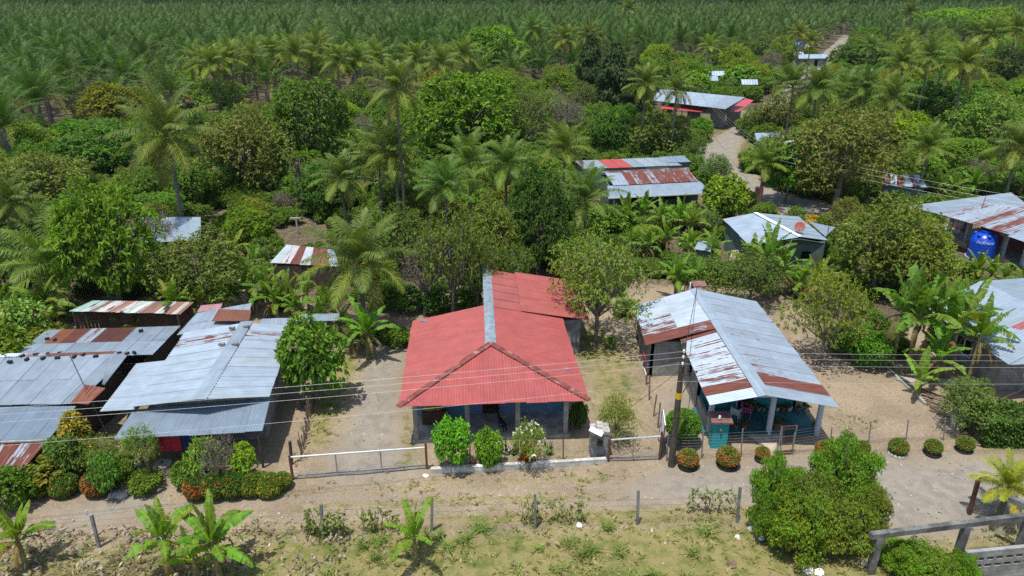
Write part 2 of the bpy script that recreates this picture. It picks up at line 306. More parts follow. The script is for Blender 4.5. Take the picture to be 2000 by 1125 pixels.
def frond(g, rg, L, az, el0, droop, nl, ll, lw, col, rcol, vsh=.15, hang=.7, twist=0.0, wind=(0, 0, 0), ns=12, rr=.035, org=(0, 0, 0)):
    t = np.linspace(0, 1, ns+1); el = el0-droop*t**1.35; step = L/ns
    r = np.concatenate([[0], np.cumsum(np.cos((el[1:]+el[:-1])/2))*step]); z = np.concatenate([[0], np.cumsum(np.sin((el[1:]+el[:-1])/2))*step])
    h = np.array([math.cos(az), math.sin(az), 0]); sd = np.array([-math.sin(az), math.cos(az), 0])
    path = np.array(org)+r[:, None]*h+z[:, None]*np.array([0, 0, 1])+(twist*t**2*L)[:, None]*sd
    g.tube([Vector(p.tolist()) for p in path], [rr*(1-.8*k) for k in t], 3, 0, tuple(rcol), cap=False)
    tk = np.linspace(.14, 1, nl); ix = np.clip((tk*ns).astype(int), 0, ns-1); fr = (tk*ns-ix)[:, None]
    base = path[ix]*(1-fr)+path[ix+1]*fr; T = nrm(path[ix+1]-path[ix]); U = nrm(np.cross(sd[None], T)); U = U*np.sign(U[:, 2:3]+1e-6)
    prof = ll*np.clip(np.sin(np.pi*(tk*.9+.07))**.7, .15, 1); sa = .35+.5*tk; ca = np.sqrt(1-sa**2)
    for sg in (1, -1):
        n = nl; v = vsh+rg.normal(size=(n, 1))*vsh*.7; lnn = (prof*rg.uniform(.85, 1.1, n))[:, None]
        d = nrm(sd*sg*ca[:, None]+T*sa[:, None]+U*v+rg.normal(size=(n, 3))*.06)
        mid = base+d*lnn*.5; d2 = nrm(d+np.array([0, 0, -hang])*rg.uniform(.6, 1.3, (n, 1))+np.array(wind)); tip = mid+d2*lnn*.55
        w = nrm(np.cross(d, U))*lw*.5
        V = np.stack([base-w*.6, base+w*.6, mid+w, mid-w, tip], 1).reshape(-1, 3); b = np.arange(n)*5
        cc = np.array(col)*rg.uniform(.75, 1.25, (n, 1)); n0 = len(g.v)
        g.v += V.tolist()
        g.f += [tuple(x) for x in np.stack([b, b+1, b+2, b+3], 1)+n0]+[tuple(x) for x in np.stack([b+3, b+2, b+4], 1)+n0]
        g.c += [tuple(x) for x in np.clip(cc, 0, 1)]+[tuple(x) for x in np.clip(cc*1.1, 0, 1)]; g.m += [0]*(2*n); g.uv += [(0, 0)]*(7*n)
def coconut_crown(key, seed, nf=23, L=4.5, nl=60, wind=(-.25, 0, 0), old=(.30, .24, .06), col=(.125, .178, .034), upright=0.0, lw=.058):
    rg = np.random.default_rng(seed); g = G()
    for i in range(nf):
        f = i/(nf-1); el = math.radians(86-(f**1.15)*(112-upright)); dr = .7+.5*f+rg.uniform(-.15, .25)
        c = np.array(col)*rg.uniform(.85, 1.2); rc = (.20, .20, .06)
        if f > .88: c = c*.6+np.array(old)*.4*rg.uniform(.6, 1); rc = (.40, .30, .08)
        elif f > .6: c = c*np.array([1.25, 1.18, .9]); rc = (.50, .42, .07)
        frond(g, rg, L*rg.uniform(.85, 1.08)*(1-.12*(f > .8)), i*2.39996+rg.uniform(-.2, .2), el, dr, nl, 1.15, lw, c, rc, .12, .8+.5*f, rg.uniform(-.12, .12)+wind[0]*.25, wind)
    return g
def trunk_palm(key, seed, H, r0, r1, n=8):
    rg = random.Random(seed); g = G(); lean = rg.uniform(-.03, .03); N = 26
    g.tube([(lean*H*(k/N)**2, 0, H*k/N-(.1 if k == 0 else 0)) for k in range(N+1)], [(r0*1.5 if k == 0 else r0+(r1-r0)*k/N+(.012 if k % 2 else 0)) for k in range(N+1)], n)
    return g
for q in range(3):
    g = coconut_crown('coco', 80+q, nf=(24, 26, 22)[q], wind=((-.3, 0, -.05), (-.2, .05, 0), (-.4, -.05, 0))[q], upright=(0, 0, 25)[q])
    n = G()
    if q == 0:
        rg = random.Random(4)
        for k in range(13):
            a = rg.uniform(0, 6.28); n.lathe((math.cos(a)*.34, math.sin(a)*.34, rg.uniform(-.75, -.25)), [(.0, -.16), (.1, -.12), (.14, 0), (.1, .12), (0, .16)], 7, 0, (.22, .23, .05) if k % 3 else (.3, .2, .06))
    PROTO['coco%d' % q] = dict(crown=g.mesh('coconut_crown', PALM), trunk=trunk_palm('t', q, 8.0, .17, .13).mesh('coconut_trunk', PBARK, True), nuts=n.mesh('coconuts', LEAF, True) if q == 0 else None, L=4.5, H=8.0)
def oil_crown(seed, nf, nl, lw, L=5.9, ll=1.0, ns=10):
    rg = np.random.default_rng(seed); g = G()
    for i in range(nf):
        f = i/(nf-1); el = math.radians(87-f*74); dr = .75+.65*f+rg.uniform(-.15, .15); c = np.array((.066, .122, .026))*rg.uniform(.8, 1.25); rc = (.20, .23, .07)
        if f > .85: c = c*.5+np.array((.22, .15, .06))*.5; rc = (.32, .2, .07)
        frond(g, rg, L*rg.uniform(.85, 1.08), i*2.39996+rg.uniform(-.2, .2), el, dr, nl, ll, lw, c, rc, .30, .5, rg.uniform(-.08, .08), (-.05, 0, 0), ns, .06)
    return g
for q in range(2):
    PROTO['oil%d' % q] = dict(crown=oil_crown(90+q, 38, 46, .055).mesh('oil_palm_crown', PALM), trunk=trunk_palm('t', 9+q, 5.0, .36, .42).mesh('oil_palm_trunk', PBARK, True), L=5.9, H=5.0, nuts=None)
for q in range(3):
    g = oil_crown(95+q, 21, 24, .135, L=6.2, ns=7, ll=1.0); t = trunk_palm('t', 20+q, 5.0, .36, .42, 6)
    j = G(); j.v = [(x, y, z+4.4) for x, y, z in g.v]; j.f = list(g.f); j.c = list(g.c); j.m = [0]*len(g.f); j.uv = list(g.uv); n0 = len(j.v)
    j.v += t.v; j.f += [tuple(i+n0 for i in f) for f in t.f]; j.c += t.c; j.m += [1]*len(t.f); j.uv += t.uv
    PROTO['oilfar%d' % q] = dict(whole=j.mesh('oil_palm_far', [PALM, PBARK]), R=4.5, H=9)
    g = coconut_crown('x', 120+q, nf=20, nl=22, L=4.5, lw=.10); t = trunk_palm('t', 30+q, 7.0, .17, .14, 6)
    j = G(); j.v = [(x, y, z+7.0) for x, y, z in g.v]; j.f = list(g.f); j.c = list(g.c); j.m = [0]*len(g.f); j.uv = list(g.uv); n0 = len(j.v)
    j.v += t.v; j.f += [tuple(i+n0 for i in f) for f in t.f]; j.c += t.c; j.m += [1]*len(t.f); j.uv += t.uv
    PROTO['cocofar%d' % q] = dict(whole=j.mesh('coconut_palm_far', [PALM, PBARK]), R=4, H=11)
def banana_leaf(g, rg, org, L, W, az, el0, droop, col, torn=.5, dry=0):
    ns = 20; t = np.linspace(0, 1, ns+1); el = el0-droop*t**1.5; st = L/ns
    r = np.concatenate([[0], np.cumsum(np.cos(el[1:]))*st]); z = np.concatenate([[0], np.cumsum(np.sin(el[1:]))*st])
    h = Vector((math.cos(az), math.sin(az), 0)); sd = Vector((-math.sin(az), math.cos(az), 0)); O = Vector(org)
    pt = [O+h*float(r[k])+Vector((0, 0, float(z[k]))) for k in range(ns+1)]
    g.tube(pt, [.035*(1-.8*k/ns) for k in range(ns+1)], 4, 0, (.30, .34, .08) if not dry else (.3, .2, .1), cap=False)
    for sg in (1, -1):
        ang = rg.uniform(-.1, .35)
        for k in range(2, ns):
            w0 = W*math.sin(math.pi*min(1, ((k-1.4)/(ns-1.4))**.75*.94+.05))**.6; w1 = W*math.sin(math.pi*min(1, ((k-.4)/(ns-1.4))**.75*.94+.05))**.6 if k < ns-1 else .03
            if rg.random() < torn: ang = rg.uniform(-.2, .8)
            T = (pt[k+1]-pt[k]).normalized(); U = sd.cross(T)*(-1); U = U if U.z > 0 else -U
            d = sd*sg*math.cos(ang)+(-U*.6+Vector((0, 0, -.5)))*math.sin(ang)+T*.18
            gap = rg.uniform(.05, .45) if rg.random() < torn else 0; w0 *= rg.uniform(.85, 1.05); w1 *= rg.uniform(.85, 1.05)
            a, b = pt[k], pt[k+1].lerp(pt[k], gap*.6); m0, m1 = a+d*w0*.5+Vector((0, 0, .02)), b+d*w1*.5+Vector((0, 0, .02)); drop = Vector((0, 0, -.08*W))
            e0, e1 = a+d*w0+drop, b.lerp(a, gap)+d*w1+drop; s = rg.uniform(.7, 1.25); c = tuple(min(1, x*s) for x in col)
            edge = c if rg.random() > .12 else (.24, .16, .06)
            g.face([a, b, m1, m0], 0, c); g.face([m0, m1, e1, e0], 0, edge)
def banana_proto(key, seed, nl=9, H=2.0, L=2.2, W=.29, col=(.13, .235, .026), torn=.45, dry=3):
    rg = random.Random(seed); g = G(); a0 = rg.uniform(0, 6)
    for i in range(nl):
        f = i/(nl-1); banana_leaf(g, rg, (0, 0, H-.05*i), L*rg.uniform(.8, 1.12), W*rg.uniform(.85, 1.15), a0+i*2.39996+rg.uniform(-.25, .25), math.radians(88-f*52), .35+1.25*f+rg.uniform(-.25, .35), tuple(x*rg.uniform(.85, 1.2) for x in col), torn)
    for i in range(dry): banana_leaf(g, rg, (0, 0, H-.3), L*.8, W*.4, rg.uniform(0, 6.28), math.radians(0), 1.9, (.20, .13, .06), .7, 1)
    t = G(); t.tube([(0, 0, -.05), (0, 0, .2), (.03, 0, H*.6), (.02, 0, H+.05)], [.17, .14, .11, .07], 8, 0)
    PROTO[key] = dict(crown=g.mesh(key+'_leaves', BANANA), trunk=t.mesh(key+'_stem', BSTEM, True), H=H+.86*L, R=L)
BSTEM = paint('banana_stem', (.20, .17, .075), .7, .4, 4, stain=(.09, .06, .035))
for q in range(4): banana_proto('banana%d' % q, 140+q, nl=(10, 9, 11, 8)[q], torn=(.3, .45, .22, .4)[q], dry=(4, 5, 3, 4)[q])
banana_proto('bananatall', 150, nl=9, H=3.4, L=2.6, W=.32, torn=.5, dry=5)
banana_proto('bananayoung', 151, nl=6, H=.8, L=1.45, W=.19, col=(.17, .26, .03), torn=.25, dry=1)
def ball_proto(key, seed, R, sq, n, base, fl, ff, ll=.07, lw=.05):
    rg = np.random.default_rng(seed); g = G(); d = nrm(rg.normal(size=(n, 3))); p = d*R*np.array([1, 1, sq])*rg.uniform(.9, 1.03, (n, 1)); p[:, 2] += R*sq
    cols = np.array(base)*rg.uniform(.7, 1.35, (n, 1)); m = rg.uniform(size=n) < ff*np.where(d[:, 2] > .75, .15, 1.0)*np.where(d[:, 2] < -.5, .5, 1); cols[m] = np.array(fl)*rg.uniform(.75, 1.25, (m.sum(), 1))
    leaf_quads(g, rg, p, d, 4, ll, lw, cols, .1, .7)
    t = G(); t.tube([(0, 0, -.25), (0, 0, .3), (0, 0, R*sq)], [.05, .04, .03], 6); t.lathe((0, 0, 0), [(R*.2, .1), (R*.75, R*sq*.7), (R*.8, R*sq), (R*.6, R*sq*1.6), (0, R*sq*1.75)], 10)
    PROTO[key] = dict(crown=g.mesh(key, LEAF), trunk=t.mesh(key+'_stem', DTWIG), R=R, H=2*R*sq, zb=0)
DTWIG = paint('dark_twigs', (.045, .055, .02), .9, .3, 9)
ball_proto('ballfew', 160, .5, .85, 2600, (.15, .215, .034), (.55, .14, .05), .05); ball_proto('ballmany', 161, .5, .85, 2600, (.14, .2, .034), (.62, .17, .07), .34)
ball_proto('bigball', 162, .95, .85, 5200, (.11, .23, .024), (.1, .2, .02), 0, .09, .06)
ball_proto('hedgeorange', 163, .75, .85, 3400, (.08, .165, .024), (.62, .2, .05), .12, .1, .06); ball_proto('hedgeyellow', 164, .75, .8, 3400, (.13, .2, .028), (.6, .38, .03), .12, .1, .06)
ball_proto('hedgered', 165, .75, .85, 3400, (.06, .12, .022), (.62, .12, .045), .4, .1, .06)
# ------------------------------------------------------------------ placing
PLACED = []                                # (x, y, r, screen box, distance)
def note(x, y, r, u0, v0, u1, v1): PLACED.append((x, y, r, u0, v0, u1, v1))
def jit(c, k=.08): return tuple(x*random.uniform(1-k, 1+k) for x in c)
def tree(kind, u, vt, vb, hw, tint, name, label, cat='tree', group=None, y=None, crownname='crown', rz=None):
    p = PROTO[kind]; kt, kb = (lambda v: ray(u, v)[2]/ray(u, v)[1])(vt), (lambda v: ray(u, v)[2]/ray(u, v)[1])(vb); r = p['zb']/p['H']
    if y is None: y = CAMZ*(1-r)/(r*kt-kb)
    q = PY(u, (vt+vb)/2, y); H = max(.3, CAMZ+y*kt); d = proj(q.x, y, q.z)[2]; R = hw*d/FPX; s = R/p['R']
    t = thing(name, label, cat, (q.x, y, 0), group, rz if rz is not None else random.uniform(0, 6.28), (s, s, H/p['H']))
    if p['trunk']: put('trunk', p['trunk'], t)
    if p['crown']: put(crownname, p['crown'], t, color=jit(tint))
    note(q.x, y, R, u-hw, vt, u+hw, vb); return t
def palm(kind, u, v, fl, label, vb=None, h=None, tint=(1, 1, 1), name='coconut_palm', group=None, rz=None):
    p = PROTO[kind]
    if vb: y = P(u, vb, 0).y
    else: y = (h-CAMZ)/(ray(u, v)[2]/ray(u, v)[1])
    q = PY(u, v, y); d = proj(q.x, y, q.z)[2]; s = fl*d/FPX/p['L']
    t = thing(name, label, 'palm tree', (q.x, y, 0), group, rz if rz is not None else random.uniform(-.6, .6))
    put('trunk', p['trunk'], t, scale=(max(.8, s), max(.8, s), q.z/p['H'])); lx = p['trunk'].vertices[-1].co.x
    put('crown', p['crown'], t, (0, 0, q.z), scale=(s, s, s), color=jit(tint))
    if p.get('nuts'): put('coconut_bunch', p['nuts'], t, (0, 0, q.z), scale=(s, s, s))
    note(q.x, y, s*p['L']*.6, u-fl*.8, v-fl, u+fl*.8, v+fl*.8); return t
def banana(u, vt, vb, label, kind=None, tint=(1, 1, 1), group='banana plants', name='banana_plant', rz=None):
    kind = kind or 'banana%d' % random.randrange(4); p = PROTO[kind]; b = P(u, vb, 0); H = PY(u, vt, b.y).z; s = H/p['H']
    t = thing(name, label, 'banana plant', b, group, rz if rz is not None else random.uniform(0, 6.28), (s, s, s))
    put('stem', p['trunk'], t); put('leaves', p['crown'], t, color=jit(tint, .1)); d = proj(b.x, b.y, 1)[2]; hw = s*1.6/d*FPX
    note(b.x, b.y, s*1.0, u-hw, vt, u+hw, vb); return t
def scatter(name, pts, protos, mat=None, smin=.8, smax=1.2, tilt=.0, seed=1, sc=1.0):
    """one object that carries a mass of look-alikes"""
    rg = np.random.default_rng(seed); me = bpy.data.meshes.new(name); me.from_pydata([tuple(p) for p in pts], [], [])
    n = len(pts); a = me.attributes.new('rot', 'FLOAT_VECTOR', 'POINT'); r = np.stack([rg.normal(size=n)*tilt, rg.normal(size=n)*tilt, rg.uniform(0, 6.283, n)], 1); a.data.foreach_set('vector', r.astype(np.float32).ravel())
    b = me.attributes.new('siz', 'FLOAT', 'POINT'); b.data.foreach_set('value', (rg.uniform(smin, smax, n)*sc).astype(np.float32))
    o = put(name, me); tr = bpy.data.node_groups.new(name, 'GeometryNodeTree')
    tr.interface.new_socket('Geometry', in_out='INPUT', socket_type='NodeSocketGeometry'); tr.interface.new_socket('Geometry', in_out='OUTPUT', socket_type='NodeSocketGeometry')
    N = tr.nodes.new; i, u, p = N('NodeGroupInput'), N('NodeGroupOutput'), N('GeometryNodeInstanceOnPoints'); L = tr.links.new
    mp = N('GeometryNodeMeshToPoints'); L(i.outputs[0], mp.inputs[0]); L(mp.outputs[0], p.inputs['Points']); j = N('GeometryNodeGeometryToInstance') 
    for s in protos:
        oi = N('GeometryNodeObjectInfo'); oi.inputs['Object'].default_value = s; oi.transform_space = 'ORIGINAL'; gi = N('GeometryNodeGeometryToInstance'); L(oi.outputs['Geometry'], gi.inputs[0]); L(gi.outputs[0], j.inputs[0])
    L(j.outputs[0], p.inputs['Instance']); p.inputs['Pick Instance'].default_value = True
    for nm, ty, sk in (('rot', 'FLOAT_VECTOR', 'Rotation'), ('siz', 'FLOAT', 'Scale')):
        at = N('GeometryNodeInputNamedAttribute'); at.data_type = ty; at.inputs[0].default_value = nm; L(at.outputs['Attribute'], p.inputs[sk])
    L(p.outputs[0], u.inputs[0]); m = o.modifiers.new('scatter', 'NODES'); m.node_group = tr
    o['kind'] = 'stuff'; return o
# ------------------------------------------------------------------ ground
def pxpoly(pts): return np.array([P(u, v, 0).to_2d() for u, v in pts])
def sdist(X, Y, poly):                     # signed distance to a polygon, negative inside
    d = np.full(X.shape, 1e9); ins = np.zeros(X.shape, bool); n = len(poly)
    for i in range(n):
        a, b = poly[i], poly[(i+1) % n]; e = b-a; wx, wy = X-a[0], Y-a[1]
        t = np.clip((wx*e[0]+wy*e[1])/max(e@e, 1e-9), 0, 1); d = np.minimum(d, np.hypot(wx-e[0]*t, wy-e[1]*t))
        c = (a[1] > Y) != (b[1] > Y); xs = a[0]+(Y-a[1])/(b[1]-a[1]+1e-12)*(b[0]-a[0]); ins ^= c & (X < xs)
    return np.where(ins, -d, d)
FRONT = pxpoly([(-400, 1015), (0, 985), (160, 975), (330, 955), (560, 955), (840, 945), (1180, 925), (1300, 915), (1500, 898), (1720, 893), (2000, 885), (2500, 880), (2500, 985), (2000, 1000), (1760, 1050), (1480, 1000), (1240, 1005), (850, 1015), (500, 1030), (200, 1062), (0, 1068), (-400, 1075)])
DRIVE = pxpoly([(630, 945), (815, 935), (805, 870), (782, 760), (800, 640), (735, 630), (712, 700), (690, 780), (650, 880)])
FAR = np.array([P(1700, 445).to_2d(), P(1640, 452).to_2d(), P(1490, 412).to_2d(), P(1447, 385).to_2d(), P(1400, 352).to_2d(), P(1352, 318).to_2d(), P(1372, 283).to_2d(), P(1425, 257).to_2d(), (64.5, 172), P(1648, 68).to_2d(), P(1664, 68).to_2d(), (71.5, 172), P(1452, 262).to_2d(), P(1438, 290).to_2d(), P(1436, 320).to_2d(), P(1500, 365).to_2d(), P(1570, 390).to_2d(), P(1700, 420).to_2d()])
MASKS = [  # channel (0 grass, 1 gravel, 2 litter), polygon, amount, feather
    (0, pxpoly([(-300, 1062), (200, 1058), (500, 1040), (850, 1025), (1240, 1015), (1480, 1010), (1760, 1060), (2400, 1000), (2400, 1400), (-300, 1400)]), .74, 1.2),
    (0, pxpoly([(850, 1060), (1480, 1060), (1500, 1200), (850, 1200)]), .9, 2.0),
    (0, pxpoly([(590, 900), (640, 870), (690, 760), (712, 690), (650, 680), (600, 790)]), .72, .8),
    (0, pxpoly([(770, 935), (830, 900), (800, 760), (775, 800)]), .55, .6),
    (0, pxpoly([(1125, 690), (1235, 650), (1262, 780), (1280, 840), (1150, 840)]), .62, 1.2),
    (0, pxpoly([(1130, 640), (1180, 640), (1200, 700), (1130, 705)]), .95, .6),
    (0, pxpoly([(560, 985), (850, 968), (1200, 960), (1230, 972), (850, 988), (560, 1000)]), .62, .35),
    (0, pxpoly([(400, 1040), (850, 1005), (1230, 990), (1480, 985), (1480, 1015), (850, 1030), (400, 1055)]), .74, .4),
    (0, pxpoly([(560, 950), (1180, 920), (1260, 925), (1180, 945), (840, 955), (570, 965)]), .52, .5),
    (0, pxpoly([(1120, 690), (1240, 690), (1270, 890), (1140, 890)]), .45, 1.5),
    (0, pxpoly([(1570, 780), (1620, 770), (1770, 850), (1650, 850)]), .42, 1.2),
    (0, pxpoly([(1900, 870), (2100, 860), (2100, 890), (1900, 890)]), .6, .8),
    (0, pxpoly([(200, 840), (300, 780), (400, 930), (200, 930)]), .5, 1.0),
    (0, pxpoly([(830, 875), (1180, 860), (1180, 905), (840, 915)]), .35, .5),
    (1, DRIVE, .74, 1.0),
    (1, pxpoly([(-400, 1024), (0, 1000), (300, 981), (600, 970), (850, 960), (1200, 944), (1480, 934), (2500, 905), (2500, 917), (1480, 946), (1200, 957), (850, 973), (600, 983), (300, 995), (0, 1016), (-400, 1042)]), .55, .35),
    (1, pxpoly([(-400, 1058), (0, 1034), (300, 1012), (600, 1000), (850, 989), (1200, 973), (1480, 962), (2500, 935), (2500, 948), (1480, 976), (1200, 987), (850, 1003), (600, 1014), (300, 1027), (0, 1050), (-400, 1074)]), .55, .35),
    (1, pxpoly([(1180, 990), (1290, 915), (1500, 898), (2500, 880), (2500, 1000), (1760, 1050), (1480, 990)]), 0.9, 1.5),
    (1, pxpoly([(150, 985), (300, 945), (330, 985), (180, 1030), (60, 1050)]), .75, .8),
    (1, pxpoly([(1280, 900), (1380, 830), (1360, 760), (1320, 720), (1270, 780)]), .55, .8),
    (1, FAR, 1.0, 1.2),
    (2, pxpoly([(-600, 580), (300, 560), (520, 540), (640, 640), (760, 590), (960, 560), (1300, 560), (1420, 560), (1700, 640), (2400, 640), (2400, 330), (1700, 300), (1300, 200), (-600, 150)]), .8, 2.0),
    (2, pxpoly([(-200, 1075), (500, 1060), (520, 1200), (-200, 1200)]), .45, .8),
]
def masks(X, Y):
    M = np.zeros(X.shape+(3,))
    for ch, poly, am, fe in MASKS:
        v = am*np.clip(.5-sdist(X, Y, poly)/(2*fe), 0, 1); M[..., ch] = np.maximum(M[..., ch], v)
    far = np.clip((Y-48)/30, 0, 1); M[..., 0] = np.maximum(M[..., 0], far*.78*(M[..., 1] < .3)); M[..., 2] *= (1-.8*np.clip(M[..., 1], 0, 1))*(1-.35*far)
    return M
def ground_mat():
    k = NT('earth'); at = k('Attribute', attribute_name='mask'); s = k('SeparateColor', {0: at.outputs['Color']}); o = k('TexCoord').outputs['Object']
    nA = k.noise(o, .35, 6); nB = k.noise(o, 1.7, 6); nC = k.noise(o, 9, 5, .65); nD = k.noise(o, 38, 3, .7)
    mixn = k.math('ADD', k.math('MULTIPLY', nB, .55), k.math('MULTIPLY', nC, .45))
    cut = lambda ch, w=.07: k.ramp(k.math('SUBTRACT', k.math('MULTIPLY_ADD', s.outputs[ch], .85, 0.0), k.math('MULTIPLY_ADD', mixn, 1.5, -.33)), -w, w)
    dirt = k.mix(k.ramp(nA, .35, .65), (.245, .195, .138), (.315, .255, .18)); dirt = k.mix(k.ramp(nC, .38, .7), k.mix(1.0, dirt, (.78, .76, .74), 'MULTIPLY'), k.mix(1.0, dirt, (1.12, 1.12, 1.1), 'MULTIPLY'))
    dirt = k.mix(k.math('MULTIPLY', k.ramp(nB, .55, .72), .45), dirt, (.19, .145, .10))
    grav = k.mix(k.ramp(nB, .3, .7), (.222, .198, .164), (.30, .274, .23)); grav = k.mix(k.ramp(nD, .42, .72), k.mix(1.0, grav, (.78, .78, .78), 'MULTIPLY'), k.mix(1.0, grav, (1.3, 1.3, 1.3), 'MULTIPLY'))
    gr = k.mix(k.ramp(k.math('ADD', k.math('MULTIPLY', nB, .6), k.math('MULTIPLY', nA, .4)), .36, .56), (.105, .135, .034), (.235, .205, .092)); gr = k.mix(k.ramp(nD, .4, .65), k.mix(1.0, gr, (.68, .7, .6), 'MULTIPLY'), k.mix(1.0, gr, (1.25, 1.2, 1.1), 'MULTIPLY'))
    li = k.mix(k.ramp(nC, .4, .6), (.05, .042, .026), (.135, .108, .07)); li = k.mix(k.math('MULTIPLY', k.ramp(nD, .6, .72), .6), li, (.25, .20, .14))
    col = k.mix(cut(1, .34), dirt, grav); col = k.mix(cut(0, .22), col, gr); col = k.mix(cut(2, .18), col, li)
    h = k.math('ADD', k.math('MULTIPLY', nC, .6), k.math('MULTIPLY', nD, .4))
    b = k('Bump', {'Height': h, 'Strength': .55, 'Distance': .06})
    return k.done(k('BsdfPrincipled', {'Base Color': col, 'Roughness': .95, 'Specular IOR Level': .15, 'Normal': b.outputs[0]}).outputs[0])
EARTH = ground_mat()
def build_ground():
    X0, X1, Y0, Y1, st = -62.0, 84.0, 14.0, 134.0, .45
    xs = np.arange(X0, X1+.01, st); ys = np.arange(Y0, Y1+.01, st); nx, ny = len(xs), len(ys); XX, YY = np.meshgrid(xs, ys)
    zz = .03*(np.sin(XX*1.3+np.sin(YY*.9)*1.7)+np.sin(YY*1.7+XX*.6))+.02*np.sin(XX*3.1+YY*2.3)
    edge = np.minimum(np.minimum(XX-xs[0], xs[-1]-XX), np.minimum(YY-ys[0], ys[-1]-YY)); zz = zz*np.clip(edge/3, 0, 1)-.03
    for p in (FRONT,): zz += .03*np.clip(-sdist(XX, YY, p), 0, 1)*0
    V = np.stack([XX, YY, zz], -1).reshape(-1, 3); Mk = masks(XX, YY).reshape(-1, 3)
    idx = np.arange(nx*ny).reshape(ny, nx); Q = np.stack([idx[:-1, :-1], idx[:-1, 1:], idx[1:, 1:], idx[1:, :-1]], -1).reshape(-1, 4)
    cx, cy = (XX[:-1, :-1]+st/2).ravel(), (YY[:-1, :-1]+st/2).ravel()
    cls = np.zeros(len(Q), int); cls[sdist(cx, cy, DRIVE) < 0] = 2; cls[sdist(cx, cy, FAR) < 0] = 3; cls[sdist(cx, cy, FRONT) < 0] = 1
    for c, nm in enumerate(('ground', 'dirt_road', 'driveway', 'far_road')):
        q = Q[cls == c]; used = np.unique(q); mp = np.full(len(V), -1); mp[used] = np.arange(len(used)); vv = V[used].tolist(); ff = mp[q].tolist(); mk = Mk[used]
        if c == 0:                         # the outer land, to the horizon
            n0 = len(vv); B = 6000.0; a, b, e, f = xs[0], xs[-1], ys[0], ys[-1]
            ring = [(a, e), (b, e), (b, f), (a, f), (-B, -200), (B, -200), (B, B), (-B, B)]
            vv += [[x, y, -.03] for x, y in ring]; ff += [[n0+i, n0+4+i, n0+4+(i+1) % 4, n0+(i+1) % 4][::1] for i in range(4)]; mk = np.concatenate([mk, np.tile([.6, 0, .75], (8, 1))])
        me = bpy.data.meshes.new(nm); me.from_pydata(vv, [], ff); me.materials.append(EARTH); me.polygons.foreach_set('use_smooth', [True]*len(ff))
        at = me.attributes.new('mask', 'FLOAT_COLOR', 'POINT'); at.data.foreach_set('color', np.concatenate([mk, np.ones((len(mk), 1))], 1).astype(np.float32).ravel()); me.update()
        put(nm, me)['kind'] = 'structure'
    # the road goes on beyond the fine sheet
    pts = [(64.5, 172), tuple(P(1648, 68).to_2d()), tuple(P(1664, 68).to_2d()), (71.5, 172)]; k = .33
    near = [tuple(P(1425, 257).to_2d()), tuple(P(1452, 262).to_2d())]; L0 = Vector(near[0]); R0 = Vector(near[1])
    row = [(L0, R0), (Vector((64.5, 172)), Vector((71.5, 172))), (Vector(pts[1]), Vector(pts[2]))]; vv = []; ff = []; rg = random.Random(3)
    for i in range(2):
        for j in range(24 if i == 0 else 40):
            t = j/(24 if i == 0 else 40); a = row[i][0].lerp(row[i+1][0], t); b = row[i][1].lerp(row[i+1][1], t); vv += [(a.x+rg.uniform(-.5, .5), a.y, .012), (b.x+rg.uniform(-.5, .5), b.y, .012)]
    vv += [(row[2][0].x, row[2][0].y, .012), (row[2][1].x, row[2][1].y, .012)]; ff = [(2*i, 2*i+1, 2*i+3, 2*i+2) for i in range(len(vv)//2-1)]
    me = bpy.data.meshes.new('straight_road'); me.from_pydata(vv, [], ff); me.materials.append(EARTH); at = me.attributes.new('mask', 'FLOAT_COLOR', 'POINT'); at.data.foreach_set('color', np.tile(np.array([0, 1, 0, 1], np.float32), len(vv))); put('straight_road', me)['kind'] = 'structure'
build_ground()
# ------------------------------------------------------------------ houses
FOOT = []                                  # footprints and open places where no wild tree may stand
def foot(pts, m=.8):
    c = sum((Vector(p[:2]) for p in pts), Vector((0, 0)))/len(pts); FOOT.append(np.array([tuple(Vector(p[:2])+(Vector(p[:2])-c).normalized()*m) for p in pts]))
def post_part(h, name, pts, w, mat, z1, z0=-.05, rnd=False):
    for (x, y), zt in zip(pts, z1 if hasattr(z1, '__len__') else [z1]*len(pts)):
        g = G()
        if rnd: g.tube([(x, y, z0), (x, y, zt)], w/2, 12)
        else: g.box(x-w/2, y-w/2, z0, x+w/2, y+w/2, zt)
        g.obj(name, mat, h, smooth=False)
def part(h, name, mats, fn, smooth=False):
    g = G(); fn(g); return g.obj(name, mats, h, smooth)
